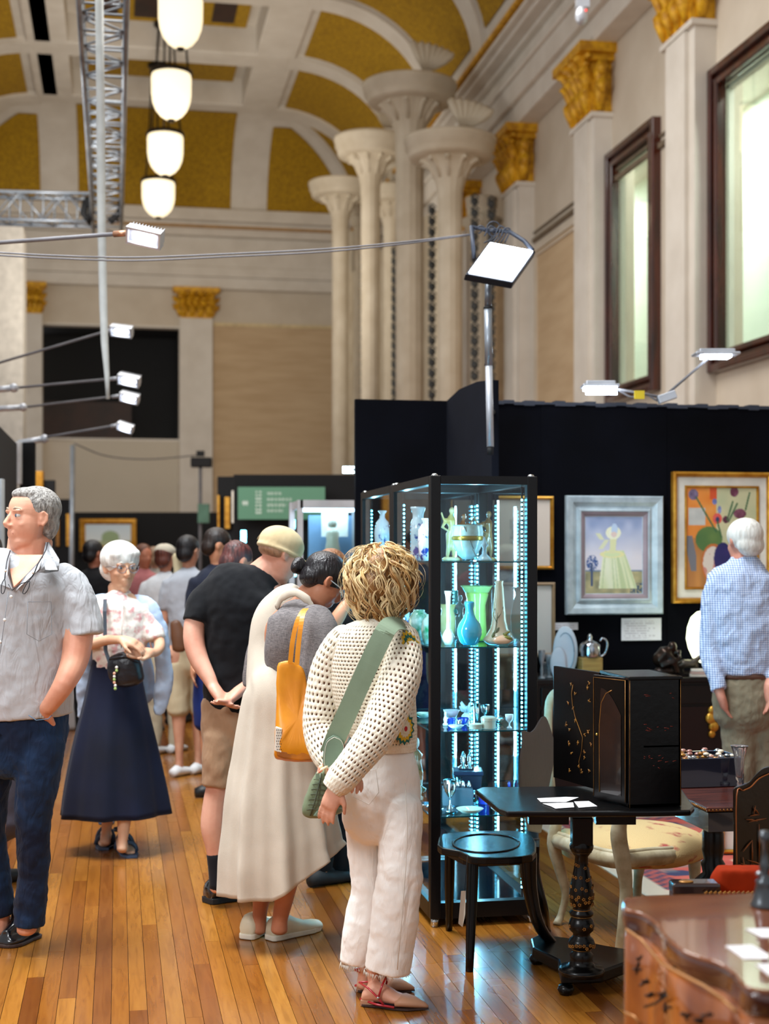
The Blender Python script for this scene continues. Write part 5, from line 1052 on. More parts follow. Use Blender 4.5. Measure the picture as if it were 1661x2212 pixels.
MB().lathe([(30*s, 0), (31*s, 4*s), (26*s, 12*s), (22*s, 30*s), (18*s, 48*s), (20*s, 54*s), (12*s, 60*s), (8*s, 72*s), (13*s, 84*s), (8*s, 96*s), (6*s, 130*s), (12*s, 140*s), (12*s, 160*s), (7*s, 162*s)], b, 28).build('stem', mat('pewter', (96, 100, 104), 0.3, .9), t)
MB().ell(b + UP*(70*s) - RT*(10*s), 10*s, 8*s, 6*s).build('scroll', mat('pewter_light', (150, 154, 158), 0.25, .9), t)
# rug
def rugf(u, v):
    e = min(u, 1-u, v, 1-v)
    if e < .05: return (196, 180, 160)
    if e < .10: return (60, 54, 78) if int((u+v)*60) % 2 else (176, 80, 70)
    a = math.sin(u*38)*math.sin(v*30); c = mix3((168, 66, 56), (196, 100, 84), sn(u*20, v*20))
    if a > .55: c = (48, 50, 82)
    elif a < -.6: c = (206, 186, 160)
    if (int(u*24) + int(v*18)) % 5 == 0: c = mix3(c, (104, 110, 110), .6)
    return c
q0, q1 = gr(1470, 1905), gr(1900, 1905); rx = (gr(1378, 1925)).x
rc = Vector((rx + 1.3, gr(1450, 1935).y + .95, .004)); 
o = painted('rug', rc, AX, Vector((0, 1, 0)), 2.6, 1.9, (130, 100), rugf, colmat('woven_rug', .95, 0, .5, 400), None)
o.location = rc; OFF[o.name] = rc
tag(o, 'red and navy patterned woven rug on the floor behind the armchairs', 'rug'); md = o.modifiers.new('s', 'SOLIDIFY'); md.thickness = .006; md.offset = -1
# ================================================================ SIDEBOARD WITH OBJECTS AT THE BACK
M_ebo = mat('ebony_veneer', (14, 9, 8), .3, c2=(24, 12, 9), ns=4, spec=.3)
ys_ = onY(1300, 1483, YB - .55).y; zsb = .80; xa_, xb_ = onY(1150, 1483, ys_).x, onY(1760, 1483, ys_).x
t = thing('sideboard', 'dark ebonised sideboard along the black wall behind the cabinet', 'sideboard', ((xa_+xb_)/2, ys_ + .2, 0))
MB().box((xa_, ys_, zsb - .03), (xb_, YB - .06, zsb)).build('top', M_ebo, t, smooth=False, bevel=.005)
MB().box((xa_ + .03, ys_ + .03, .08), (xb_ - .03, YB - .08, zsb - .03)).build('carcass', M_ebo, t, smooth=False)
for k in range(4):
    x0 = xa_ + .06 + k*(xb_-xa_-.12)/4; x1 = x0 + (xb_-xa_-.12)/4 - .02; d_ = MB().box((x0, ys_ + .015, .14), (x1, ys_ + .03, zsb - .18)).build('door', mat('dark_red_veneer', (30, 12, 9), .35, spec=.3), t, smooth=False, bevel=.003)
    MB().box((x0, ys_ + .012, zsb - .16), (x1, ys_ + .03, zsb - .05)).build('drawer', M_ebo, t, smooth=False, bevel=.003)
g = MB()
for (x, y, r) in ((1540, 1535, 12), (1536, 1552, 14), (1542, 1570, 13), (1538, 1586, 9)): g.ell(onY(x, y, ys_ + .005), r/F*7.9, .015, r/F*7.9, nu=8, nv=5)
g.build('gilt_mount', M_goldfr, t)
def onsb(px, dy=.12): p = onY(px, 1483, ys_ + dy); return Vector((onY(px, 1483, ys_ + dy).x, ys_ + dy, zsb + .001))
s = 7.95/F
b = onsb(1221); t = thing('oval_platter', 'white oval china platter propped upright on the sideboard', 'platter', b)
M_ch = gmat('white_bone_china', (226, 236, 244), (214, 226, 238), .15); M_ = Matrix.Rotation(math.radians(20), 3, 'Y')
MB().ell(b + UP*(.155), .078, .012, .155, nu=32, nv=16).build('plate', M_ch, t)
MB().tube([b + RT*(.052*math.cos(a)) + UP*(.155 + .115*math.sin(a)) - FW*.012 for a in [k*2*PI/28 for k in range(29)]], .003, 6).build('rim_ridge', mat('blue_grey_rim', (150, 180, 200), .2), t)
MB().ell(b + RT*-.05 - FW*.05 + UP*.09, .05, .008, .095, nu=24, nv=12).build('saucer', M_ch, t)
b = onsb(1274); t = thing('plinth_box', 'small yellow wooden box under the silver pitcher', 'box', b)
MB().obox(b + UP*.06, AX, Vector((0, 1, 0)), UP, .065, .05, .06).build('box_body', mat('yellow_wood', (196, 160, 90), .4, c2=(160, 120, 60), ns=5, stretch=(1, 1, 8)), t, smooth=False, bevel=.004)
b = b + UP*.121; t = thing('silver_pitcher', 'domed silver lidded pitcher with tall curved handle on the yellow box', 'pitcher', b)
MB().lathe([(.060, 0), (.063, .01), (.064, .05), (.060, .075), (.045, .09), (.02, .10), (.012, .11), (.016, .12), (.012, .132), (.004, .142)], b, 28).build('body', M_sil, t)
MB().tube([Vector(p) for p in cat([tuple(b + RT*x + UP*z) for x, z in ((.06, 0), (.09, .02), (.105, .07), (.095, .105), (.072, .112), (.062, .095))], 4)], .007, 7).build('handle', M_sil, t)
for k, (px, h, w_, lab) in enumerate(((1170, .17, .022, 'cut glass candlestick on the sideboard beside the case post'), (1186, .14, .026, 'clear glass goblet right of the glass candlestick'), (1178, .09, .03, 'low clear glass bowl in front of the glass candlestick'))):
    b = onsb(px, .08 + .05*k); o = MB().lathe([(w_, 0), (w_, .006), (w_*.3, .02), (w_*.5, h*.3), (w_*.25, h*.45), (w_*.6, h*.6), (w_, h*.85), (w_*.9, h), (w_*.5, h*.98)], b, 20).build('glass_piece', gmat('cut_crystal_solid', (200, 206, 210), (120, 124, 130), .06), label=lab); tag(o, cat='glass', group='glassware on the sideboard')
M_brz = mat('dark_bronze_cast', (60, 44, 34), .3, .7, c2=(34, 24, 20), ns=12)
b = onsb(1440); t = thing('bronze_figure', 'crouching dark bronze figure on the sideboard', 'sculpture', b)
f = MB(); q = lambda x, y, z: b + RT*(x*.95) - FW*y + UP*z
f.ell(q(0, 0, .03), .085, .05, .03); f.ell(q(-.03, 0, .10), .06, .05, .055); f.tube([q(-.05, 0, .08), q(0, 0, .14), q(.02, 0, .155)], [.05, .055, .035], 10); f.ell(q(.035, .01, .178), .027, .027, .032); f.tube([q(0, .03, .13), q(.05, .05, .09), q(.08, .03, .12)], [.025, .018, .014], 7); f.tube([q(-.04, .02, .06), q(.04, .04, .09), q(.06, .04, .02)], [.035, .03, .02], 7); f.tube([q(.04, .0, .13), q(.075, .02, .15), q(.07, .02, .10)], [.022, .018, .015], 7)
f.build('figure', M_brz, t, remesh=.006, smit=3)
b = onsb(1487, .10); t = thing('bronze_panther', 'small prowling bronze animal on a dark base by the glowing lamp', 'sculpture', b)
MB().obox(b + UP*.008, RT, FW, UP, .09, .03, .008).build('plinth', M_ebo, t, smooth=False)
f = MB(); f.tube([q_ for q_ in (b + RT*-.07 + UP*.055, b + RT*-.03 + UP*.075, b + RT*.02 + UP*.075, b + RT*.055 + UP*.10)], [.02, .028, .026, .018], 8); f.ell(b + RT*.068 + UP*.112, .02, .015, .016)
for x, x2 in ((-.055, -.075), (-.045, -.03), (.03, .02), (.045, .06)): f.tube([b + RT*x + UP*.07, b + RT*((x+x2)/2) + UP*.04, b + RT*x2 + UP*.016], [.016, .010, .008], 6)
f.tube([b + RT*-.07 + UP*.06, b + RT*-.1 + UP*.05, b + RT*-.11 + UP*.07], .006, 6); f.build('animal', mat('grey_bronze_cast', (96, 88, 78), .3, .7), t, remesh=.005, smit=2)
b = onsb(1524, .2); t = thing('table_lamp', 'glowing scalloped art glass lamp half hidden by the man in checked shirt', 'lamp', b)
MB().lathe([(.06, 0), (.065, .01), (.02, .03), (.012, .06), (.02, .09)], b, 20).build('base', M_brz, t)
MB().lathe([(.03, .07), (.075, .10), (.10, .16), (.112, .22), (.105, .29), (.085, .35), (.05, .385), (.01, .395)], b, 40, fold=lambda a, z: 1 + .06*math.cos(a*2*PI*7)).build('shade', emis('glowing_cream_glass', (250, 255, 214), 2.6), t)
t = thing('book_stack', 'flat pile of pale books at the right end of the sideboard', 'books', onsb(1517, .05)); b = onsb(1512, .03)
for k in range(3): MB().obox(b + UP*(.008 + .016*k) + RT*(.004*k), RT, FW, UP, .06, .02, .007).build('book', (mat('cream_book', (220, 206, 190), .6), mat('rose_book', (206, 170, 156), .6), M_cmat)[k], t, smooth=False)
# leaning frames on the floor, far right
t = thing('leaning_frame', 'cream mounted picture leaning under the sideboard by the pedestal', 'picture', gr(1578, 1850))
c = pt(1590, 1800, 7.3); frame(c, RT, UP, -FW, .16, .2, .02, [(0, 0), (0, .02), (.5, .026), (1, .01)], M_goldfr, t); MB().obox(c, RT, FW, UP, .07, .004, .09).build('mount', M_cmat, t, smooth=False)
MB().obox(pt(1590, 1800, 7.32) - UP*.28, RT, FW, UP, .12, .02, .18).build('prop_box', M_lacb, t, smooth=False)
# ================================================================ DISTANT STALLS
M_blkw = mat('black_stall_panel', (10, 11, 15), .9)
def board(x0, x1, D, ztop, label, D1=None, th=.06, m=M_blkw, nm='stall_partition', grp='black stall partitions'):
    a = pt(x0, 1000, D); b = pt(x1, 1000, D1 or D); d = (b - a); d.z = 0; L = d.length; d.normalize(); n = UP.cross(d)
    a.z = 0; b.z = 0; o = MB().obox((a + b)/2 + UP*ztop/2, d, n, UP, L/2, th/2, ztop/2).build(nm, m, smooth=False, bevel=.005); return tag(o, label, 'partition', grp)
board(505, 775, 17.2, 2.5, 'black stall partition carrying the green sign, behind the capped man'); board(118, 470, 33.0, 2.5, 'farthest black partition with the gold framed landscape')
board(122, 153, 25.0, 2.5, 'short black partition end left of the gold framed landscape'); board(78, 119, 18.5, 2.5, 'narrow black partition end above the grey haired man')
board(470, 508, 19.5, 2.6, 'narrow black partition with gold frames left of the green sign'); board(-60, 29, 9.0, 2.5, 'black partition side at the left edge, slanting away', D1=12.3)
board(44, 76, 12.6, 2.53, 'black partition end just left of the gold picture edges')
M_sign = colmat('green_sign_print', .6, 0, .02)
def signf(u, v):
    g = (104, 156, 128); w_ = (206, 224, 212)
    if .05 < u < .12 and .42 < v < .58 and (abs(v-.5) < .05 or int(u*90) % 3 == 0): return w_
    if .20 < u < .27 and .12 < v < .86 and (int(v*46) % 5 < 3) and not (.225 < u < .245 and int(v*23) % 2): return w_
    for (y, x1) in ((.20, .50), (.38, .62), (.56, .56), (.73, .52)):
        if abs(v-y) < .045 and .33 < u < x1 and int(u*95) % 4 < 3 and (int(u*190) + int(v*60)) % 3: return w_
    return g
p = pt(608, 1087, 17.1); t = thing('stall_sign', 'pale green stall sign with blurred white lettering on the black partition', 'sign', p, 'green stall signs')
MB().obox(p, RT, FW, UP, 94/F*17.1, .01, 35/F*17.1).build('board', mat('sage_sign', (104, 156, 128), .6), t, smooth=False)
painted('lettering', p - FW*.012, RT, UP, 188/F*17.1, 70/F*17.1, (150, 60), signf, M_sign, t)
p = pt(440, 1109, 25.9); t = thing('stall_sign', 'small green sign edge beneath the distant twin light', 'sign', p, 'green stall signs')
MB().obox(p, RT, FW, UP, 13/F*24, .06, 22/F*24).build('board', mat('sage_sign_far', (96, 140, 118), .6), t, smooth=False); MB().obox(p - FW*.03, RT, FW, UP, .02, .005, .05).build('mark', M_cmat, t, smooth=False)
def landf(u, v):
    c = mix3((196, 214, 226), (230, 236, 236), v)
    if ((u-.55)/.2)**2 + ((v-.62)/.3)**2 < 1: c = (150, 172, 130)
    if v > .75: c = (170, 180, 140)
    return c
p = pt(234, 1156, 32.8); t = thing('framed_painting', 'gold framed pale landscape on the farthest black partition', 'painting', p)
frame(p, RT, UP, -FW, 122/F*32.8, 70/F*32.8, .14, [(0, 0), (0, .06), (.5, .08), (1, .02)], M_goldfr, t); painted('canvas', p - FW*.03, RT, UP, 100/F*32.8, 50/F*32.8, (40, 30), landf, CM, t)
for (x0, x1, y0, y1, D, m_, lab) in ((470, 475, 1070, 1140, 19.44, M_goldfr, 'left thin gold frame edge on the narrow black partition'), (486, 497, 1074, 1142, 19.44, M_goldfr, 'right wider gold frame edge on the narrow black partition'), (501, 508, 1060, 1130, 19.44, M_cmat, 'pale frame edge beside the green sign'), (20, 46, 955, 1046, 12.53, mat('lit_white_board', (236, 238, 240), .6, emit=.0), 'white board on the left partition above the grey haired man'), (78, 94, 1018, 1150, 18.45, M_goldfr, 'gold frame edge on the left stalls above the grey hair'), (144, 156, 1110, 1180, 24.94, M_goldfr, 'gold frame edge at the left of the distant landscape'), (122, 129, 1122, 1180, 24.94, M_lgold, 'dull orange frame edge left of the gold one'), (-10, 7, 1035, 1230, 9.9, mat('white_case_edge', (230, 240, 246), .5), 'white case edge at the left side of the picture')):
    c = pt((x0+x1)/2, (y0+y1)/2, D); o = MB().obox(c, RT, FW, UP, (x1-x0)/2/F*D, .04, (y1-y0)/2/F*D).build('picture_edge', m_, smooth=False, bevel=.004); tag(o, lab, 'frame', 'picture edges on distant partitions')
# white lit showcase beyond the wall
D = 10.4; a, b = pt(648, 1080, D), pt(790, 1080, D); M_wal = mat('white_aluminium', (206, 204, 206), .4)
zt1 = a.z; t = thing('white_showcase', 'white framed lit showcase beyond the capped man', 'display case', ((a.x+b.x)/2, a.y + .25, 0)); dl = Vector((0, .5, 0))
for p in (a, b, a + dl, b + dl): MB().box((p.x - .02, p.y - .02, 0), (p.x + .02, p.y + .02, zt1)).build('post', M_wal, t, smooth=False)
MB().box((a.x, a.y - .02, zt1 - .06), (b.x, a.y + .5, zt1)).build('top_rail', M_wal, t, smooth=False)
MB().box((a.x, a.y - .02, 0), (b.x, a.y + .5, .75)).build('base_cabinet', M_blkw, t, smooth=False)
MB().box((a.x + .03, a.y + .02, zt1 - .075), (b.x - .03, a.y + .4, zt1 - .062)).build('light_panel', emis('showcase_light', (206, 232, 255), 7), t, smooth=False)
MB().box((a.x + .12, a.y + .42, .9), (b.x, a.y + .46, zt1 - .1)).build('back_panel', mat('blue_grey_back', (130, 160, 190), .6), t, smooth=False)
MB().obox(pt(723, 1125, D + .35), RT, FW, UP, .10, .01, .12).build('white_card_panel', M_cmat, t, smooth=False)
MB().box((a.x, a.y - .015, .75), (b.x, a.y - .011, zt1 - .06)).build('glass_front', M_glass, t, smooth=False)
q = pt(718, 1200, D + .15); o = MB(); o.lathe([(.05, 0), (.06, .06), (.045, .14), (.05, .2), (.03, .24)], (q.x, q.y, 1.50), 16); o.ell((q.x, q.y, 1.77), .035, .035, .045); tag(o.build('pale_statuette', M_ivo, label='pale statuette inside the white showcase'), cat='figurine')
MB().box((a.x + .02, a.y + .05, 1.485), (b.x - .02, a.y + .42, 1.495)).build('glass_shelf', M_shelf, t, smooth=False)
for (x, y0, y1, D) in ((526, 1146, 1172, 14.0), (632, 1123, 1141, 11.2), (634, 1205, 1245, 11.0)):
    c0, c1 = pt(x, y0, D), pt(x, y1, D); tt = thing('case_light', 'glowing cyan light tube %s' % {526: 'left of the cap, far behind', 632: 'above the cap brim beside the white showcase'}.get(x, 'low beside the man\'s chin'), 'lamp', c1, 'distant showcase light tubes')
    MB().tube([c1, c0], 5.5/F*D, 8).build('tube', emis('distant_led', (110, 220, 255), 14), tt); MB().tube([c1 - UP*(c1.z - .0), c1 - UP*.03], .012, 6).build('standoff', M_blkal, tt)
c = pt(754, 1015, 9.0); tt = thing('spot_head', 'small bright spot lamp at the left edge of the black wall', 'lamp', c); MB().obox(c, RT, FW, UP, .04, .03, .02).build('lens', emis('far_spot', (200, 240, 255), 14), tt); MB().tube([c + UP*.01, c + RT*.12 - UP*.03 - FW*.12], .01, 6).build('arm', M_cable, tt)
# draped white plinth behind the elderly woman, low objects
c = gr(160, 1578); t = thing('draped_table', 'low table under a white cloth behind the elderly woman', 'table', c)
MB().box((c.x - .25, c.y, 0.0), (c.x + .3, c.y + .6, .74)).build('cloth', mat('white_tablecloth', (222, 222, 224), .9), t, smooth=False, bevel=.03, disp=(.2, .03))
MB().box((c.x - .27, c.y - .02, .74), (c.x + .32, c.y + .62, .77)).build('tabletop', mat('white_table_board', (226, 226, 226), .8), t, smooth=False)
c = gr(480, 1640); t = thing('stall_counter', 'dark stall counter far behind the people', 'counter', c)
MB().box((c.x, c.y, 0), (c.x + .5, c.y + .8, .9)).build('counter_body', M_blkw, t, smooth=False); MB().box((c.x - .02, c.y - .02, .9), (c.x + .52, c.y + .82, .93)).build('counter_top', M_ebo, t, smooth=False)
# ================================================================ PEOPLE : helpers
def limb(mb, D, pts, n=16, dr=1.0, sub=4, fold=None, shear=None, ends=(True, True), up=False, nocap=False, hole=None):
    """pts: (px, py, depth offset m, width px[, depth ratio]) -> lofted limb with rounded ends"""
    P = [tuple(p) + (dr,) if len(p) == 4 else tuple(p) for p in pts]
    Q = cat(P, sub) if sub > 1 else [np.array(p, float) for p in P]
    C = [pt(q[0], q[1], D + q[2]) for q in Q]; W = [max(q[3], 1)/2/F*D for q in Q]; R_ = [q[4] for q in Q]; m = len(C); rings = []; pa = None
    T = []
    for i in range(m):
        t = C[min(i+1, m-1)] - C[max(i-1, 0)]; T.append(t.normalized() if not up else -UP)
    def ring(c, t, w_, r_, i):
        nonlocal pa
        a = t.cross(FW)
        a = a.normalized() if a.length > 0.15 else (pa if pa is not None else RT)
        a = (a - t*a.dot(t)).normalized()
        if pa is not None and a.dot(pa) < 0: a = -a
        if pa is None and a.dot(RT) < 0 and abs(t.z) > .4: a = -a
        pa = a; b = t.cross(a); out = []
        for j in range(n):
            g = 2*PI*j/n; f_ = fold(j/n, i/(m-1)) if fold else 1
            p = c + a*(w_*math.cos(g)*f_) + b*(w_*r_*math.sin(g)*f_)
            if shear: p = p + UP*shear((p - c).dot(RT), i/(m-1))
            out.append(p)
        return out
    if ends[0]:
        for k, s in ((0.75, 0.45), (0.45, 0.8)): rings.append(ring(C[0] - T[0]*(W[0]*k*0.6), T[0], W[0]*s, R_[0], 0))
    for i in range(m): rings.append(ring(C[i], T[i], W[i], R_[i], i))
    if ends[1]:
        for k, s in ((0.45, 0.8), (0.75, 0.45)): rings.append(ring(C[-1] + T[-1]*(W[-1]*k*0.6), T[-1], W[-1]*s, R_[-1], m-1))
    mb.rings(rings, cap=not nocap); return rings
def headmat(yaw, pitch=0, roll=0):
    y = math.radians(yaw); f = -FW*math.cos(y) + RT*math.sin(y); s = f.cross(UP).normalized()
    p = math.radians(pitch); f2 = f*math.cos(p) - UP*math.sin(p); u = s.cross(f2)
    r = math.radians(roll); u2 = u*math.cos(r) + s*math.sin(r); s2 = f2.cross(u2)
    return Matrix((s2, f2, u2)).transposed()
class Head:
    def __init__(h, px, py, D, hpx, yaw, pitch=0, roll=0):
        h.c = pt(px, py, D); h.H = hpx/F*D; h.M = headmat(yaw, pitch, roll)
    def T(h, x, y, z): return h.c + h.M @ Vector((x, y, z))*h.H
    def e(h, mb, c, r, nu=16, nv=10):
        mb.ell(h.T(*c), r[0]*h.H, r[1]*h.H, r[2]*h.H, M=h.M, nu=nu, nv=nv)
    def t(h, mb, ps, r, n=8, sq=1.0):
        mb.tube([h.T(*p) for p in ps], [q*h.H for q in r] if isinstance(r, (list, tuple)) else r*h.H, n, sq=sq)
    def skull(h, mb, thin=1.0):
        h.e(mb, (0, -.05, .14), (.325, .40, .355), 24, 16); h.e(mb, (0, .08, -.08), (.27*thin, .275, .37), 20, 14)
        h.e(mb, (0, .10, -.33), (.20*thin, .21, .15)); h.e(mb, (0, .24, -.42), (.09, .085, .07)); h.e(mb, (0, .30, -.25), (.10, .07, .10))
        h.t(mb, [(0, .31, .10), (0, .36, .03), (0, .415, -.07), (0, .43, -.115)], [.03, .032, .045, .05]); h.e(mb, (0, .39, -.125), (.075, .05, .035))
        for s in (-1, 1):
            h.e(mb, (s*.11, .30, .108), (.11, .055, .034)); h.e(mb, (s*.155, .22, -.10), (.085, .09, .075)); h.e(mb, (s*.125, .283, -.005), (.065, .04, .022)); h.e(mb, (s*.125, .290, .075), (.07, .038, .020))
            h.e(mb, (s*.315, -.03, .0), (.035, .065, .10)); h.t(mb, [(s*.30, .02, -.08), (s*.34, -.02, -.10), (s*.36, -.08, -.02), (s*.36, -.08, .06), (s*.34, -.02, .10), (s*.31, .02, .06)], [.02, .026, .026, .026, .024, .02], 7)
        h.t(mb, [(-.08, .33, -.225), (0, .365, -.215), (.08, .33, -.225)], [.018, .030, .018], 7); h.t(mb, [(-.07, .33, -.262), (0, .358, -.268), (.07, .33, -.262)], [.018, .034, .018], 7)
    def face(h, root, brow, lip=(176, 104, 92), iris=(70, 90, 110)):
        for s in (-1, 1):
            m = MB(); h.e(m, (s*.125, .282, .035), (.058, .052, .038)); o = m.build('eye', M_eyew, root)
            m = MB(); h.e(m, (s*.125, .322, .035), (.026, .016, .026)); m.build('iris', mat('iris', iris, .1), o)
            m = MB(); h.t(m, [(s*.05, .335, .125), (s*.12, .34, .15), (s*.20, .29, .13)], [.012, .02, .008], 6, sq=.6); m.build('eyebrow', brow, root)
        m = MB(); h.t(m, [(-.085, .335, -.243), (0, .372, -.240), (.085, .335, -.243)], [.006, .008, .006], 6); m.build('mouth', mat('lip', lip, .5), root)
M_eyew = mat('eye_white', (226, 222, 216), .15)
def hand(mb, w, dirn, nrm, L, curl=0.35, thumb=1, spread=.09):
    d = dirn.normalized(); n = (nrm - d*nrm.dot(d)).normalized(); s = d.cross(n)
    R_ = []
    for (t, wd, th) in ((-.05, .15, .13), (.05, .19, .14), (.2, .215, .135), (.36, .225, .12), (.46, .21, .095), (.5, .18, .06)):
        R_.append([w + d*(L*t) + s*(L*wd*math.cos(2*PI*j/12)) + n*(L*th*math.sin(2*PI*j/12)) for j in range(12)])
    mb.rings(R_)
    for k, (off, ln) in enumerate(((-.155, .40), (-.052, .46), (.052, .44), (.15, .35))):
        p = w + d*(L*.44) + s*(L*off); dd = (d + s*(off*spread*8)).normalized(); pts = [p]; a = curl*0.6
        for q, f_ in enumerate((.45, .32, .23)):
            ca, sa = math.cos(a*(q+1)), math.sin(a*(q+1)); v = dd*ca + n*sa; p = p + v*(L*ln*f_); pts.append(p)
        mb.tube(pts, [L*.052, L*.050, L*.045, L*.036], 8); mb.ell(pts[-1], L*.036, L*.036, L*.036, nu=8, nv=6)
    b = w + d*(L*.10) - s*(thumb*L*.14); e1 = b + (d*.65 - s*(thumb*.6) + n*.25).normalized()*(L*.24); e2 = e1 + (d*.85 - s*(thumb*.15) + n*.4).normalized()*(L*.2)
    mb.tube([b, e1, e2], [L*.085, L*.058, L*.042], 8); mb.ell(e2, L*.042, L*.042, L*.042, nu=8, nv=6)
def person(label, D, px, group=None):
    g = pt(px, HZ, D); return thing('person', label, 'person', (g.x, g.y, 0), group)
def skinm(c, name='skin'): return mat(name, c, .5, c2=tuple(v*q for v, q in zip(c, (.93, .86, .84))), ns=9, bump=.05, bs=160, spec=.4)
def hairm(name, c, c2, st=(60, 60, 3), r=.45): return mat(name, c, r, c2=c2, ns=1.2, stretch=st, bump=.6, bs=1.4, bstr=st)
def shoe_mb(D, heel, toe, wpx, hpx_, k=0.5):
    """simple shoe form lying between heel and toe pixels (soles on the floor)"""
    mb = MB(); a, b = gr(*heel), gr(*toe); d = (b - a); L = d.length; d.normalize(); s = d.cross(UP); w_ = wpx; R_ = []
    for (t, ww, hh) in ((0.0, .30, .62), (.04, .42, .85), (.15, .50, 1.0), (.32, .50, .95), (.5, .54, .70), (.7, .58, .50), (.86, .54, .46), (.96, .42, .40), (1.0, .24, .26)):
        c = a + d*(L*t); R_.append([c + s*(w_*ww*math.cos(2*PI*j/14)) + UP*(hpx_*hh*(0.5 + 0.5*math.sin(2*PI*j/14))) for j in range(14)])
    mb.rings(R_); return mb, a, b, d, s, L
def sole(root, D, heel, toe, wd, m, th=.018, nm='sole'):
    mb = MB(); a, b = gr(*heel), gr(*toe); d = (b-a); L = d.length; d.normalize(); s = d.cross(UP)
    o = [(-.01, .30), (.02, .44), (.15, .52), (.35, .50), (.55, .57), (.75, .60), (.9, .50), (.98, .32), (1.02, .1)]
    P = [a + d*(L*t) + s*(wd*q) + UP*.001 for t, q in o] + [a + d*(L*t) - s*(wd*q) + UP*.001 for t, q in o[::-1]]
    return mb.prism(P, UP*th).build(nm, m, root, smooth=False, bevel=.004)
def simple(label, D, x, top, yaw, skin, hair, shirt, bottom, kind='trousers', shoes=None, bulk=1.0, pitch=5, group='visitors in the distance', hat=None, sleeve=.5, arm=0):
    """distant visitor: one continuous body, hair, shirt, lower garment and shoes; x, top are pixels"""
    s = F/D; fy = HZ + EYE*s; h = fy - top; u = h/7.6; r = person(label, D, x, group)
    H_ = Head(x, top + u*.5, D, u, yaw, pitch); m = MB(); H_.skull(m)
    y = lambda k: top + u*k
    sw = u*1.0*bulk; ca = abs(math.cos(math.radians(yaw))); wd = lambda k: u*k*bulk*(0.62 + 0.38*ca)
    limb(m, D, [(x, y(.75), .01, u*.42), (x, y(1.15), .01, u*.42)], 12)
    limb(m, D, [(x, y(1.15), 0, u*.5), (x, y(1.4), 0, wd(1.4)), (x, y(2.2), 0, wd(1.35)), (x, y(3.0), 0, wd(1.1)), (x, y(3.9), 0, wd(1.35))], 14, .6)
    for q in (-1, 1):
        limb(m, D, [(x + q*wd(.4), y(3.6), q*.02, u*.68), (x + q*wd(.4), y(5.0), q*.04, u*.56), (x + q*wd(.36), y(5.7), q*.05, u*.48), (x + q*wd(.34), y(6.9), q*.06, u*.27), (x + q*wd(.34), y(7.35), q*.06, u*.28)], 10)
        ax_ = x + q*wd(.85); limb(m, D, [(x + q*wd(.7), y(1.5), 0, u*.4), (ax_, y(2.4), .02, u*.36), (ax_ + q*2, y(2.95), .02, u*.3)], 8)
        hx = ax_ - q*u*.2*(arm or .2); limb(m, D, [(ax_ + q*2, y(2.95), .02, u*.3), (hx, y(3.9 - (arm*1.1)), -.12, u*.2)], 8)
        hand(m, pt(hx, y(3.9 - arm*1.1), D - .12), (-UP*.8 - FW*.3) if not arm else -FW - UP*.1, RT*-q, .17*u/(.23*s), .4, q)
    m.build('body', skin, r, remesh=.011, smit=4)
    hm = MB(); H_.e(hm, (0, -.09, .18), (.36, .41, .36)); H_.e(hm, (0, -.22, -.08), (.31, .24, .30)); 
    if hair is not None: hm.build('hair', hair, r, remesh=.012, smit=2)
    if hat is not None: hb = MB(); H_.e(hb, (0, -.05, .26), (.39, .44, .28)); H_.e(hb, (0, .25, .2), (.3, .35, .05)); hb.build('hat', hat, r, remesh=.012, smit=2)
    m = MB(); limb(m, D, [(x, y(1.08), 0, u*.6), (x, y(1.28), 0, wd(1.35)), (x, y(1.6), 0, wd(1.62)), (x, y(2.4), 0, wd(1.52)), (x, y(3.2), 0, wd(1.38)), (x, y(4.0), 0, wd(1.5))], 16, .66)
    for q in (-1, 1): limb(m, D, [(x + q*wd(.66), y(1.5), 0, u*.52), (x + q*wd(.8), y(1.9), .01, u*.52), (x + q*wd(.87), y(1.5 + 1.6*sleeve), .02, u*.46)], 10)
    m.build('shirt', shirt, r, remesh=.012, smit=4, disp=(.09, .018))
    m = MB()
    if kind == 'skirt': limb(m, D, [(x, y(3.5), 0, wd(1.2)), (x, y(4.5), 0, wd(1.7)), (x, y(6.2), 0, wd(2.1))], 24, .8)
    else:
        limb(m, D, [(x, y(3.6), 0, wd(1.35)), (x, y(4.2), 0, wd(1.5))], 16, .72); e = 5.6 if kind == 'shorts' else 7.3
        for q in (-1, 1): limb(m, D, [(x + q*wd(.38), y(4.1), q*.02, u*.80), (x + q*wd(.40), y(5.0), q*.04, u*.74), (x + q*wd(.38), y(e), q*.05, u*(.72 if kind == 'shorts' else .48))], 12)
    m.build('lower_garment', bottom, r, remesh=.012, smit=4, disp=(.1, .015))
    if shoes is not None:
        yy_ = math.radians(yaw); f = -FW*math.cos(yy_) + RT*math.sin(yy_)
        for q in (-1, 1):
            c = pt(x + q*wd(.34), HZ, D + q*.06); c.z = 0; mb = MB(); R_ = []
            for (t, ww, hh) in ((-.08, .03, .06), (-.03, .04, .08), (.06, .042, .06), (.14, .046, .045), (.19, .02, .03)): R_.append([c + f*t + f.cross(UP)*(ww*math.cos(2*PI*j/10)) + UP*(hh*(.52 + .5*math.sin(2*PI*j/10))) for j in range(10)])
            mb.rings(R_); mb.build('shoe', shoes, r)
    return r
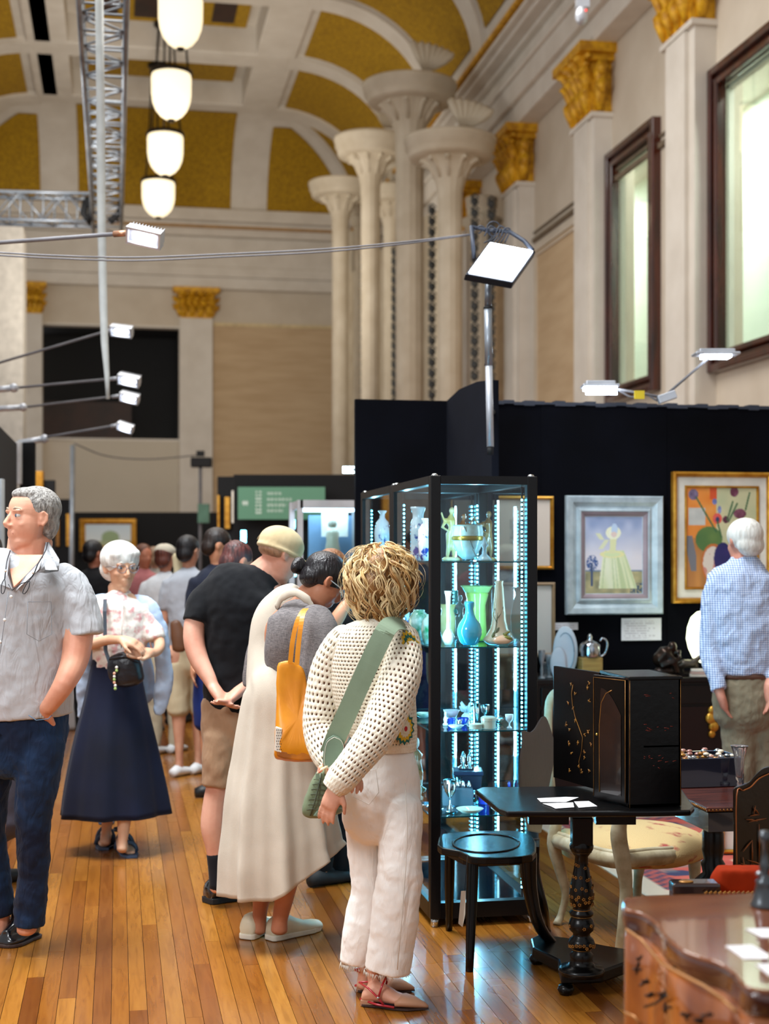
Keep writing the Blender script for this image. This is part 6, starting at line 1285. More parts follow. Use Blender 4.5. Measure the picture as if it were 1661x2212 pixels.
def fabric(name, c, c2=None, weave=900, bump=.25, ns=3, rough=.85, wr=0.0, sheen=.05, contrast=(.3, .7)):
    t = NT(name); b = t.b; b.inputs['Roughness'].default_value = rough; b.inputs['Sheen Weight'].default_value = sheen; b.inputs['Specular IOR Level'].default_value = .25
    nz = t.n('TexNoise'); nz.inputs['Scale'].default_value = ns; nz.inputs['Detail'].default_value = 5; t.l(t.coord('Object'), nz.inputs['Vector'])
    t.l(t.ramp(nz.outputs[0], [(contrast[0], c2 or tuple(v*.88 for v in c)), (contrast[1], c)]), b.inputs['Base Color'])
    n2 = t.n('TexNoise'); n2.inputs['Scale'].default_value = 12; n2.inputs['Detail'].default_value = 2; n2.inputs['Distortion'].default_value = 1.5; t.l(t.coord('Object', (1.6, 1.6, .55), (0, .5, .3)), n2.inputs['Vector'])
    n3 = t.n('TexNoise'); n3.inputs['Scale'].default_value = weave; t.l(t.coord('Object'), n3.inputs['Vector'])
    m1 = t.n('Math', operation='MULTIPLY'); m1.inputs[1].default_value = wr*6; t.l(n2.outputs[0], m1.inputs[0]); ad = t.n('Math', operation='ADD'); mu = t.n('Math', operation='MULTIPLY'); mu.inputs[1].default_value = .12; t.l(n3.outputs[0], mu.inputs[0]); t.l(m1.outputs[0], ad.inputs[0]); t.l(mu.outputs[0], ad.inputs[1])
    t.bump(ad.outputs[0], bump, .02); return t.m
# ================================================================ 1. WOMAN WITH CURLY HAIR, CROCHET CARDIGAN
D = 4.95; SK1 = skinm((220, 168, 142)); S = D/F
wo = person('curly blonde woman from behind in cream crochet cardigan and white trousers', D, 825)
q = lambda x, y, dv=0: pt(x, y, D + dv)
H1 = Head(822, 1247, D, 128, 148, 8, 4); m = MB(); H1.skull(m)
limb(m, D, [(835, 1290, .02, 62), (832, 1330, .02, 58), (828, 1352, .02, 80)], 14)
limb(m, D, [(820, 1350, 0, 90), (815, 1385, 0, 140), (812, 1450, 0, 138), (815, 1530, 0, 120), (828, 1600, 0, 112), (825, 1680, 0, 128), (822, 1725, 0, 124)], 18, .58)
limb(m, D, [(762, 1385, .0, 50), (722, 1440, .02, 50), (705, 1510, .02, 46), (698, 1575, .0, 42), (715, 1630, -.08, 36), (742, 1668, -.15, 26)], 12)
limb(m, D, [(862, 1390, -.04, 52), (868, 1450, -.10, 52), (838, 1528, -.17, 46), (806, 1592, -.22, 42), (765, 1648, -.25, 34), (728, 1698, -.26, 27)], 12)
hand(m, q(728, 1700, -.26), (q(712, 1738, -.26) - q(728, 1700, -.26)), (RT*.5 + FW*.8), .155, .38, -1)
hand(m, q(742, 1670, -.15), (q(778, 1682, -.26) - q(742, 1670, -.15)), (-UP*.3 + -FW*.6 + RT*.2), .16, .8, 1)
for (x0, x1, x2, x3, dv, yb) in ((800, 800, 782, 790, .06, 2112), (858, 858, 830, 808, -.05, 2130)):
    limb(m, D, [(x0, 1730, dv*.4, 56), (x1, 1840, dv, 54), (x2 + 14, 1900, dv, 50), (x2, 1990, dv, 46), (x3, 2080, dv, 30), (x3, yb, dv, 27), (x3 - 6, yb + 18, dv, 32)], 12)
# feet
def foot(m, heel, toe, ank, w_=.042, h_=.055):
    a, b = gr(*heel), gr(*toe); d = (b-a); L = d.length; d.normalize(); s = d.cross(UP); R_ = []
    for (t, ww, hh) in ((.0, .5, .6), (.06, .72, .95), (.2, .82, 1.35), (.38, .82, 1.2), (.6, .92, .72), (.8, .9, .5), (.95, .6, .34)): R_.append([a + d*(L*t) + s*(w_*ww*math.cos(2*PI*j/12)) + UP*(.012 + h_*hh*(.5 + .5*math.sin(2*PI*j/12))) for j in range(12)])
    m.rings(R_); m.tube([a + d*(L*.22) + UP*.05, ank], [.034, .028], 12); return a, b, d, s, L
f1 = foot(m, (783, 2170), (905, 2180), q(803, 2128, -.08)); f2 = foot(m, (772, 2140), (878, 2142), q(786, 2110, .06))
m.build('body', SK1, wo, remesh=.0045, smit=3)
M_wht_denim = fabric('white_denim', (250, 248, 244), (242, 238, 232), 700, .4, 3, .85, wr=.16)
def fo(a, t): return 1 + .012*math.sin(a*2*PI*3 + t*17) + .014*math.sin(t*55 + a*8)*(t > .25)
tr = MB()
limb(tr, D, [(836, 1612, 0, 116, .7), (832, 1650, 0, 142, .72), (826, 1700, 0, 166, .72), (823, 1745, 0, 172, .72), (824, 1785, 0, 160, .7)], 28)
limb(tr, D, [(796, 1735, .05, 104), (790, 1800, .05, 92), (797, 1870, .05, 82), (797, 1930, .05, 84), (788, 1990, .05, 88), (778, 2040, .05, 84), (771, 2080, .05, 72)], 28, .95, fold=fo, ends=(True, False))
limb(tr, D, [(866, 1735, -.04, 90), (866, 1790, -.06, 92), (864, 1850, -.07, 94), (864, 1900, -.08, 96), (856, 1960, -.08, 103), (846, 2030, -.08, 100), (836, 2096, -.08, 98)], 28, .95, fold=fo, ends=(True, False))
tro = tr.build('trousers', M_wht_denim, wo, remesh=.006, smit=5, disp=[(.10, .014), (.03, .004)])
sm = MB(); sm.tube([q(875, 1690, -.145), q(880, 1790, -.155), q(876, 1880, -.16), q(868, 1980, -.16), q(858, 2095, -.165)], .0016, 5)
pk = [(784, 1668), (812, 1662), (818, 1712), (797, 1738), (765, 1722), (770, 1695)]
sm.tube([q(x, y, -.135 + abs(x-800)*.0006) for x, y in pk + pk[:1]], .0015, 5); sm.build('seam_stitching', mat('trouser_seam', (226, 220, 210), .9), tro)
fr_h = MB(); rnd = random.Random(2)
for (cx, cy, w_, dv) in ((771, 2083, 72, .05), (836, 2098, 96, -.08)):
    for k in range(130):
        a = rnd.random()*2*PI; r_h = w_/2*S; p = q(cx, cy, dv) + RT*(r_h*math.cos(a)) + FW*(r_h*.92*math.sin(a)); fr_h.tube([p + UP*.006, p + Vector((rnd.uniform(-.006, .006), rnd.uniform(-.006, .006), -rnd.uniform(.003, .014)))], .0007, 4)
tag(fr_h.build('frayed_hem', mat('frayed_threads', (240, 234, 222), .9), tro), kind='stuff')
# crochet cardigan with real holes
M_croc = fabric('cream_cotton_yarn', (246, 238, 220), (232, 221, 198), 420, .8, 60, .9)
def crochet(name, pts, nh, rows, dr, band0=1, band1=2, skip=None, sub=8, up=False, parent=None):
    t_ = MB(); n = nh*5; lay = MB()
    R0 = limb(lay, D, pts, n, dr, sub=sub, ends=(False, False), nocap=True, up=up)
    # resample rings evenly
    cen = [sum(r, Vector())/n for r in R0]; cum = [0]
    for i in range(1, len(cen)): cum.append(cum[-1] + (cen[i]-cen[i-1]).length)
    N = rows*5; R1 = []
    for k in range(N + 1):
        L_ = cum[-1]*k/N; i = max(j for j in range(len(cum)) if cum[j] <= L_ + 1e-9); i = min(i, len(cum)-2); f_ = (L_ - cum[i])/max(1e-9, cum[i+1]-cum[i])
        c0 = cen[i].lerp(cen[i+1], f_); row = []
        for j in range(n):
            p = R0[i][j].lerp(R0[i+1][j], f_); hr = k/5; hc = j/5 + (.5 if int(hr) % 2 else 0)
            u_, v_ = (hc % 1) - .5, (hr % 1) - .5; rad = math.hypot(u_, v_)
            bulge = .0022*min(1, max(0, (rad-.25)*4)) + .0012*math.sin(j*2.1 + k*1.3)
            row.append(p + (p - c0).normalized()*bulge)
        R1.append(row)
    vs = [p for r in R1 for p in r]; fs = []
    for k in range(N):
        r_ = k // 5; solid = r_ < band0 or r_ >= rows - band1
        for j in range(n):
            jj = (j + (2 if r_ % 2 else 0)) % n; inh = (jj % 5) in (1, 2) and (k % 5) in (1, 2) and vn(j//5, r_) > .06
            if inh and not solid: continue
            fs.append((k*n + j, k*n + (j+1) % n, (k+1)*n + (j+1) % n, (k+1)*n + j))
    t_.add(vs, fs); o = t_.build(name, M_croc, parent or wo); q_ = o.modifiers.new('s', 'SOLIDIFY'); q_.thickness = .0055; q_.offset = 0
    q_ = o.modifiers.new('m', 'SMOOTH'); q_.factor = .5; q_.iterations = 2; return o
card = crochet('cardigan', [(826, 1336, 0, 76, .75), (822, 1343, 0, 108, .7), (814, 1356, 0, 146, .66), (808, 1380, 0, 174, .66), (804, 1430, 0, 184, .68), (806, 1500, 0, 178, .72), (818, 1560, 0, 160, .76), (832, 1600, 0, 132, .8), (838, 1622, 0, 116, .8)], 62, 36, .7, band0=2, band1=2, up=True)
crochet('sleeve', [(760, 1366, .0, 40), (742, 1385, .0, 66), (714, 1440, .02, 76), (700, 1510, .02, 78), (694, 1575, .0, 74), (708, 1630, -.07, 64), (736, 1668, -.14, 42)], 24, 24, .95, 0, 1, parent=card)
crochet('sleeve', [(868, 1362, -.02, 44), (872, 1385, -.04, 66), (868, 1450, -.11, 80), (840, 1530, -.17, 82), (808, 1592, -.22, 72), (765, 1648, -.25, 62), (736, 1684, -.26, 58), (718, 1706, -.26, 44)], 25, 32, .95, 0, 2, parent=card)
# coloured crochet squares
def granny(c, ax, ay, R_, cols, nm, oval=1.0):
    n_ = ax.cross(ay).normalized(); n_ = -n_ if n_.dot(FW) > 0 else n_; o = None
    for k, (f_, cc) in enumerate(zip((1.0, .8, .56, .34, .16), cols)):
        P = [c + ax*(R_*oval*f_*(1 + (.13 if j % 2 else -.08))*math.cos(j*PI/14)) + ay*(R_*f_*(1 + (.13 if j % 2 else -.08))*math.sin(j*PI/14)) + n_*(.0015*k) for j in range(28)]
        x_ = MB().prism(P, n_*.0025).build('crochet_square' if k == 0 else 'petal_ring', mat('yarn_%d' % k, cc, .9, bump=.5, bs=500), card if k == 0 else o, smooth=False)
        if k == 0: o = x_; o['label'] = nm
Y_, G_, R2_, K_, W_, P_ = (236, 190, 40), (36, 110, 100), (196, 40, 44), (50, 36, 34), (236, 226, 200), (226, 120, 90)
tilt = (RT*.75 + FW*.66).normalized()
tilt = (RT*.62 - FW*-.78).normalized()
granny(q(873, 1574, -.098), tilt, UP, 31*S, (G_, Y_, W_, W_, R2_), 'teal, yellow and red crochet square near the hem', 1.0)
granny(q(878, 1506, -.098), tilt, UP, 27*S, (Y_, K_, K_, P_, R2_), 'yellow and black crochet flower patch at the side', .95)
granny(q(889, 1396, -.10), (RT*.8 - UP*-.0 + FW*.5).normalized(), (UP*.95 - RT*.35).normalized(), 32*S, (Y_, G_, Y_, G_, R2_), 'yellow and teal crochet flower on the shoulder', .62)
# curls
ha = (220, 180, 116), (240, 212, 158), (168, 120, 64)
hb = MB(); H1.e(hb, (0, -.07, .10), (.40, .44, .36), 20, 14); H1.e(hb, (0, -.18, -.12), (.38, .34, .36)); hairb = hb.build('hair', hairm('dark_blonde_roots', (158, 114, 62), (104, 68, 32)), wo, remesh=.008, smit=2)
rnd = random.Random(42); cm = [MB(), MB(), MB()]; cc_ = H1.T(0, -.06, .10); fd = H1.M @ Vector((0, 1, 0)); fa = math.atan2(fd.y, fd.x)
cc_ = q(824, 1252, .02)
for k in range(250):
    a = rnd.random()*2*PI; da = abs((a - fa + PI) % (2*PI) - PI); e0 = math.asin(rnd.uniform(-.2, 1)) if k % 4 else rnd.uniform(1.0, 1.52)
    if da < .9 and e0 < .5: continue
    ln = rnd.uniform(.7, 1.5); fr_ = rnd.uniform(7, 13)*ln; ph0 = rnd.random()*6.28; am = rnd.uniform(.07, .15); e1 = max(e0 - ln, -1.05); dr0 = rnd.uniform(-.35, .35); s0 = rnd.uniform(.86, 1.04)
    if da < 1.1: e1 = max(e1, -.35)
    for c_ in range(4):
        N = 24; pts = []; ph = ph0 + rnd.uniform(-.35, .35); ao = rnd.uniform(-.06, .06); shell = s0 + rnd.uniform(-.03, .03); dr_ = dr0 + rnd.uniform(-.08, .08)
        for i in range(N):
            t = i/(N-1); e = e0 + (e1 - e0)*t; aa = a + ao + dr_*t + am*(.4 + .8*t)*math.sin(fr_*t + ph)/max(.4, math.cos(e))
            rr = shell*(1 + .055*math.cos(fr_*t + ph) + .07*t*t); Rz = .124 if e > 0 else .168
            w_h = .124*(1 - .12*(e < 0)*abs(e)); pts.append(cc_ + Vector((w_h*rr*math.cos(e)*math.cos(aa), .125*rr*math.cos(e)*math.sin(aa), Rz*rr*math.sin(e))))
        r0 = rnd.uniform(.0016, .0042); cm[(0, 1, 1, 2)[(k + (c_ == 3)) % 4]].tube(pts, [r0*(.5 + .5*min(1, 4*i/N))*(1 - .8*max(0, i/N - .7)/.3) for i in range(N)], 5)
for k in range(90):   # flyaway wisps
    a = rnd.random()*2*PI; e0 = rnd.uniform(-.3, 1.3); pts = []; ph = rnd.random()*6
    for i in range(12):
        t = i/11; e = e0 - t*.9; aa = a + .12*math.sin(9*t + ph); rr = 1.05 + .22*math.sin(t*2.6); pts.append(cc_ + Vector((.122*rr*math.cos(e)*math.cos(aa), .125*rr*math.cos(e)*math.sin(aa), (.118 if e > 0 else .145)*rr*math.sin(e))))
    cm[1].tube(pts, .0005, 4)
for k in range(3): tag(cm[k].build('curls', mat('curl_%d' % k, ha[k], .38, c2=tuple(v*.8 for v in ha[k]), ns=30, spec=.5), hairb), kind='stuff')
# shoes
M_shoe = mat('taupe_suede_leather', (190, 140, 108), .55); M_red = mat('red_patent', (184, 22, 40), .25, coat=.5)
for (a, b, d, s, L), ank, nm in ((f1, q(803, 2130, -.08), 0), (f2, q(786, 2112, .06), 1)):
    m = MB(); R_ = []
    for (t, ww, hh) in ((.62, .044, .036), (.74, .045, .042), (.88, .038, .036), (1.0, .026, .028), (1.1, .012, .018), (1.16, .004, .010)): R_.append([a + d*(L*t) + s*(ww*math.cos(2*PI*j/14)) + UP*(.006 + hh*(.5 + .5*math.sin(2*PI*j/14))) for j in range(14)])
    m.rings(R_); sh = m.build('shoe', M_shoe, wo)
    o = [(-.02, .018), (.05, .030), (.3, .028), (.6, .042), (.85, .038), (1.05, .018), (1.17, .003)]
    MB().prism([a + d*(L*t) + s*w_ + UP*.003 for t, w_ in o] + [a + d*(L*t) - s*w_ + UP*.003 for t, w_ in o[::-1]], UP*.006).build('sole', mat('dark_sole', (60, 40, 34), .6), sh, smooth=False)
    MB().obox(a + d*.022 + UP*.012, d, s, UP, .024, .024, .011).build('heel', M_shoe, sh, smooth=False, bevel=.003)
    st = MB(); hk = a - d*.008 + UP*.018; side = -s if (-s).dot(FW) < 0 else s
    for sd in (side, -side):
        st.tube([hk, a + d*(L*.3) + sd*.042 + UP*.018, a + d*(L*.62) + sd*.046 + UP*.014], .0042, 6)
        st.tube([a - d*.012 + UP*.075, a + d*(L*.16) + sd*.040 + UP*.07, a + d*(L*.34) + sd*.043 + UP*.040, a + d*(L*.44) + sd*.044 + UP*.018], .0036, 6)
    st.tube([a + d*(L*.34) + side*.044 + UP*.042, a + d*(L*.40) + side*.035 + UP*.085, a + d*(L*.42) + UP*.10, a + d*(L*.40) - side*.035 + UP*.085, a + d*(L*.34) - side*.044 + UP*.042], .0036, 6); st.build('red_straps', M_red, sh)
    MB().ell(a + d*(L*.34) + side*.048 + UP*.042, .005, .003, .005).build('buckle', M_chrome, sh)
# bag
M_sage = fabric('sage_webbing', (134, 152, 128), (122, 140, 116), 700, .3, 8, .7); M_sq = fabric('sage_quilted_nylon', (122, 134, 106), (104, 116, 88), 500, .3, 6, .45, wr=.08); M_sl = mat('sage_leather', (124, 148, 126), .45)
t = thing('crossbody_bag', 'small quilted sage green bag on a wide strap across the curly woman\'s back', 'bag', q(700, 1765, -.16))
sp_ = [Vector(p) for p in cat([tuple(q(*p)) for p in ((876, 1352, -.04), (862, 1347, -.09), (843, 1350, -.155), (824, 1378, -.18), (790, 1450, -.20), (752, 1535, -.205), (728, 1588, -.20), (712, 1628, -.19))], 5)]
R_ = []
for i, p in enumerate(sp_):
    tt = (sp_[min(i+1, len(sp_)-1)] - sp_[max(i-1, 0)]).normalized(); ou_ = (p - q(812, 1450 if p.z < q(0, 1400).z else 1420, .0)); ou_.z = 0 if p.z < q(0, 1370).z else ou_.z; ou_ = (-FW*.9 + UP*(.5 if i < 14 else 0)); ou_ = (ou_ - tt*ou_.dot(tt)).normalized(); sd = tt.cross(ou_); hw = 21*S
    R_.append([p + sd*hw + ou_*.0015, p + ou_*.0022, p - sd*hw + ou_*.0015, p - sd*hw - ou_*.0015, p + sd*hw - ou_*.0015])
MB().rings(R_).build('strap', M_sage, t, smooth=False)
tab = cat([(722, 1590), (738, 1598), (744, 1616), (735, 1635), (712, 1660), (700, 1654), (700, 1628), (706, 1602), (722, 1590)], 3)
MB().prism([q(p[0] - 2, p[1] - 2, -.212) for p in tab[:-1]], FW*.006).build('leather_tab', M_sl, t, smooth=False, bevel=.002)
MB().tube([q(p[0]*.93 + .07*718, p[1]*.93 + .07*1625, -.2135) for p in tab], .0008, 4).build('stitching', M_cmat, t)
bo = cat([(688, 1662), (704, 1664), (716, 1690), (728, 1712), (742, 1735), (741, 1752), (722, 1760), (690, 1765), (664, 1764), (654, 1756), (654, 1738), (664, 1708), (674, 1684)], 2)
bp_ = [q(p[0], p[1], -.17) for p in bo]; cb = sum(bp_, Vector())/len(bp_); R_ = []
for (k, dd) in ((.35, -.05), (.10, -.045), (.0, -.025), (-.02, 0), (0, .025), (.10, .045), (.35, .05)): R_.append([p + (cb - p)*k + FW*dd for p in bp_])
bagb = MB().rings(R_).build('bag_body', M_sq, t, sub=1, disp=(.03, .006))
qm = MB()
for k in range(7): y = 1684 + k*11; xl = 674 - (y-1684)*.25; qm.tube([q(xl + 4, y, -.215), q(xl + 16, y - 3, -.228), q(xl + 30 + k*2.5, y + 2, -.226)], .0012, 5)
qm.tube([q(694, 1670, -.21), q(688, 1700, -.226), q(679, 1735, -.23), q(670, 1762, -.22)], .0025, 6); qm.build('quilting_seams', mat('dark_sage_seam', (74, 84, 66), .6), bagb)
MB().prism([q(x, y, -.224) for x, y in ((676, 1763), (690, 1745), (712, 1742), (738, 1746), (740, 1753), (722, 1760), (690, 1765))], FW*.02).build('leather_base', M_sl, bagb, smooth=False, bevel=.003)
MB().obox(q(686, 1677, -.23), RT, FW, UP, 4*S, .004, 8*S).build('zip_pull', M_sl, bagb, smooth=False, bevel=.003)
sc_ = MB(); sc_.tube([q(700, 1652, -.2), q(690, 1660, -.225), q(686, 1672, -.23), q(694, 1664, -.23), q(704, 1656, -.21), q(706, 1672, -.21)], .008, 8, sq=.6); sc_.build('scarf_trim', mat('peach_floral_scarf', (226, 140, 116), .8, c2=(240, 224, 190), ns=60, contrast=(.45, .55)), t)
# ================================================================ 2. WOMAN IN LINEN DRESS
D2 = 5.65; SK2 = skinm((190, 130, 98)); q2 = lambda x, y, dv=0: pt(x, y, D2 + dv); S2 = D2/F
wd_ = person('dark haired woman bending to look, grey tweed top under a long beige linen dress', D2, 605)
H2 = Head(699, 1258, D2, 122, 112, 38, 0); m = MB(); H2.skull(m)
limb(m, D2, [(672, 1282, .02, 56), (655, 1300, .02, 58), (640, 1322, .02, 74)], 14)
limb(m, D2, [(645, 1315, 0, 80), (635, 1360, 0, 130), (625, 1430, 0, 120), (615, 1520, 0, 130), (610, 1600, 0, 150)], 16, .7)
limb(m, D2, [(688, 1350, -.16, 54), (696, 1420, -.19, 50), (690, 1490, -.2, 44), (700, 1505, -.18, 40), (745, 1500, .05, 30), (775, 1480, .2, 24)], 12)
hand(m, q2(775, 1480, .2), RT*.8 + FW*.6 + UP*.1, -UP, .16, .4, 1)
limb(m, D2, [(600, 1350, .15, 48), (570, 1420, .18, 44), (560, 1480, .18, 40), (600, 1500, .25, 34), (650, 1480, .35, 26)], 12); hand(m, q2(650, 1480, .35), RT, -UP, .16, .4, -1)
limb(m, D2, [(628, 1700, -.03, 70), (624, 1850, -.03, 58), (622, 1890, -.03, 52), (612, 1950, -.03, 40), (605, 1985, -.03, 34), (603, 2010, -.03, 38)], 14)
limb(m, D2, [(580, 1700, .08, 66), (572, 1850, .08, 52), (567, 1920, .08, 44), (562, 1965, .08, 34), (560, 1990, .08, 32), (558, 2010, .08, 36)], 14)
m.build('body', SK2, wd_, remesh=.006, smit=4); H2.face(wd_, mat('black_brow', (30, 24, 22), .7))
M_linen = fabric('beige_linen', (206, 196, 180), (188, 178, 162), 500, .4, 5, .9, wr=.02)
tweed = NT('grey_tweed'); _b = tweed.b; _b.inputs['Roughness'].default_value = .95
n_a = tweed.n('TexNoise'); n_a.inputs['Scale'].default_value = 1; tweed.l(tweed.coord('Object', (700, 700, 40)), n_a.inputs['Vector']); n_b = tweed.n('TexNoise'); n_b.inputs['Scale'].default_value = 1; tweed.l(tweed.coord('Object', (60, 60, 700)), n_b.inputs['Vector'])
ad_ = tweed.n('Math', operation='ADD'); tweed.l(n_a.outputs[0], ad_.inputs[0]); tweed.l(n_b.outputs[0], ad_.inputs[1]); hf = tweed.n('Math', operation='MULTIPLY'); hf.inputs[1].default_value = .5; tweed.l(ad_.outputs[0], hf.inputs[0])
tweed.l(tweed.ramp(hf.outputs[0], [(.38, (84, 80, 82)), (.5, (112, 107, 107)), (.62, (142, 137, 136)), (.68, (124, 96, 94))]), _b.inputs['Base Color']); M_tweed = tweed.m
m = MB(); limb(m, D2, [(648, 1318, -.02, 90, .8), (646, 1345, -.04, 132, .8), (636, 1390, -.05, 128, .8), (628, 1440, -.03, 116, .8), (620, 1480, 0, 100, .8)], 20)
limb(m, D2, [(676, 1335, -.10, 80), (686, 1365, -.14, 90), (692, 1420, -.17, 92), (690, 1470, -.18, 92), (688, 1492, -.18, 88)], 20, ends=(True, False))
limb(m, D2, [(590, 1350, .12, 60), (566, 1400, .16, 66), (555, 1455, .17, 62), (550, 1485, .17, 56)], 16, ends=(True, False))
tw = m.build('tweed_top', M_tweed, wd_, remesh=.008, smit=6, disp=(.12, .012))
MB().tube([q2(650, 1478, -.24), q2(672, 1465, -.262), q2(700, 1462, -.262), q2(728, 1470, -.22)], .0012, 4).build('cuff_stitch', mat('maroon_stitch', (110, 50, 50), .8), tw)
def dfold(a, t): k = max(0, t - .25)/.75; return 1 + (.085*math.sin(a*2*PI*9 + 1.0) + .04*math.sin(a*2*PI*17 + 2))*k**1.3
def dshear(dx, t): k = max(0, t - .8)/.2; return k*max(0, dx + .02)*.62 - k*.02
m = MB(); limb(m, D2, [(640, 1284, .03, 60, .8), (618, 1305, .04, 84, .8), (600, 1340, .05, 110, .8), (592, 1400, .05, 112, .9), (592, 1450, .03, 118, 1.0), (602, 1490, .0, 150, .95), (604, 1560, 0, 176, .85), (603, 1640, 0, 200, .85), (602, 1720, 0, 222, .85), (606, 1800, 0, 242, .85), (606, 1860, 0, 250, .85), (608, 1912, 0, 256, .85)], 120, .8, sub=6, fold=dfold, shear=dshear, ends=(True, False), nocap=False)
m.build('linen_dress', M_linen, wd_, disp=(.25, .012))
m = MB(); m.tube([Vector(p) for p in cat([tuple(q2(*p)) for p in ((598, 1312, -.04), (612, 1288, -.08), (640, 1280, -.1), (668, 1300, -.1), (682, 1325, -.1))], 5)], [.014]*5 + [.019]*5 + [.017]*5 + [.010]*6, 10, sq=.5); m.build('folded_collar', M_linen, wd_, disp=(.05, .008))
# hair with bun
M_blkhair = hairm('black_hair', (26, 20, 24), (10, 8, 12), (90, 90, 10), .3)
m = MB(); H2.e(m, (0, -.07, .17), (.365, .425, .365), 22, 14); H2.e(m, (0, -.26, -.05), (.28, .20, .22)); H2.e(m, (0, .12, .30), (.3, .24, .2)); m.build('hair', M_blkhair, wd_, remesh=.007, smit=3)
m = MB(); m.ell(q2(646, 1222, .0), .031, .028, .036); m.ell(q2(637, 1226, -.02), .018, .02, .026); bun = m.build('hair_bun', M_blkhair, wd_, remesh=.006, smit=2, disp=(.02, .006))
MB().tube([q2(663 + 5*math.cos(a), 1226 + 13*math.sin(a), .0 - .02*math.cos(a)) for a in [k*PI/6 for k in range(13)]], .003, 6).build('pink_hair_tie', mat('pink_band', (206, 90, 110), .6), bun)
m = MB()
for s_ in (-1, 1): m.tube([H2.T(s_*.34, -.02, .04), H2.T(s_*.32, .2, .05), H2.T(s_*.26, .42, .0)], .0022, 6); m.tube([H2.T(s_*.14 + .10*math.cos(a), .42, -.02 + .075*math.sin(a)) for a in [k*PI/8 for k in range(17)]], .002, 5)
m.tube([H2.T(-.05, .43, .0), H2.T(.05, .43, .0)], .002, 5); gl = m.build('spectacles', mat('clear_frame', (190, 200, 204), .2), wd_)
M_crs = mat('cream_sneaker', (226, 218, 190), .55); M_crw = mat('off_white_sole', (226, 220, 202), .6)
for (hl, to, k) in (((582, 2032), (690, 2006), 0), ((532, 2030), (566, 1998), 1)):
    mb, a, b, d, s, L = shoe_mb(D2, hl, to, .084, .10); 
    if k: b2 = a + (FW*.24 + RT*.09); mb = MB(); d = (b2 - a).normalized(); s = d.cross(UP); L = .25; R_ = []
    if k:
        for (t_, ww, hh) in ((0.0, .30, .62), (.04, .42, .85), (.15, .50, 1.0), (.32, .50, .95), (.5, .54, .70), (.7, .58, .50), (.86, .52, .42), (1.0, .2, .2)): R_.append([a + d*(L*t_) + s*(.084*ww*math.cos(2*PI*j/14)) + UP*(.10*hh*(.5 + .5*math.sin(2*PI*j/14))) for j in range(14)])
        mb.rings(R_)
    so_ = mb.build('sneaker', M_crs, wd_)
    o_ = [(-.02, .30), (.02, .44), (.15, .52), (.35, .50), (.55, .57), (.75, .60), (.9, .50), (1.02, .15)]
    MB().prism([a + d*(L*t_) + s*(.08*w_) + UP*.001 for t_, w_ in o_] + [a + d*(L*t_) - s*(.08*w_) + UP*.001 for t_, w_ in o_[::-1]], UP*.022).build('sole', M_crw, so_, smooth=False, bevel=.005)
    lc = MB()
    for z in range(4): c_ = a + d*(L*(.42 + .07*z)) + UP*(.073 - .009*z); lc.tube([c_ - s*.02, c_ + UP*.004, c_ + s*.02], .003, 5)
    lc.build('laces', mat('lace', (236, 232, 220), .8), so_)
# tote
M_yel = mat('mustard_leather', (226, 148, 24), .38, c2=(206, 126, 16), ns=5, bump=.35, bs=9, bstr=(1, 1, .5)); M_yd = mat('scorched_leather', (150, 84, 20), .5, c2=(196, 116, 20), ns=18)
t = thing('tote_bag', 'mustard yellow leather tote hanging from the shoulder of the woman in linen', 'bag', q2(650, 1650, -.25))
to_ = cat([(599, 1432), (620, 1428), (640, 1434), (654, 1444), (664, 1478), (672, 1520), (684, 1570), (698, 1608), (702, 1632), (690, 1644), (650, 1647), (612, 1642), (594, 1636), (593, 1600), (595, 1540), (597, 1480)], 3)
P = [q2(p[0], p[1], -.30) for p in to_]; cb = sum(P, Vector())/len(P); R_ = []
def zsq(p): return max(.12, min(1, (q2(0, 1425).z - p.z)/.3))
for (k, dd) in ((.5, -.055), (.18, -.052), (.04, -.035), (-.01, 0), (.04, .035), (.18, .052), (.5, .055)): R_.append([p + (cb - p)*k + FW*(dd*zsq(p)) for p in P])
tb = MB().rings(R_).build('tote_body', M_yel, t, sub=1, disp=(.08, .014))
MB().prism([q2(x, y, -.352) for x, y in ((597, 1618), (625, 1622), (652, 1620), (680, 1614), (699, 1622), (701, 1634), (688, 1642), (650, 1645), (612, 1640), (597, 1634))], FW*.06).build('dark_base', M_yd, tb, smooth=False, bevel=.008)
MB().prism([q2(x, y, -.352) for x, y in ((595, 1570), (609, 1574), (609, 1628), (593, 1622))], FW*.03).build('dotted_patch', M_cmat, tb, smooth=False, bevel=.003)
dm = MB()
for i in range(3):
    for j in range(8): dm.ell(q2(597.5 + i*4 + (j % 2)*1.5, 1577 + j*6, -.3535), .0018, .001, .0018, nu=6, nv=4)
tag(dm.build('dots', mat('black_dot', (20, 20, 20), .8), tb), kind='stuff')
for (ps) in (((627, 1432, -.31), (632, 1385, -.31), (641, 1345, -.30), (652, 1322, -.27), (660, 1314, -.22)), ((641, 1436, -.34), (645, 1390, -.335), (650, 1350, -.325), (655, 1325, -.29), (662, 1314, -.23))):
    C_ = [Vector(p) for p in cat([tuple(q2(*p)) for p in ps], 4)]; R_ = [[c_ + RT*.009 - FW*.002, c_ - RT*.009 - FW*.002, c_ - RT*.009 + FW*.002, c_ + RT*.009 + FW*.002] for c_ in C_]; MB().rings(R_).build('handle', M_yel, t, smooth=False)
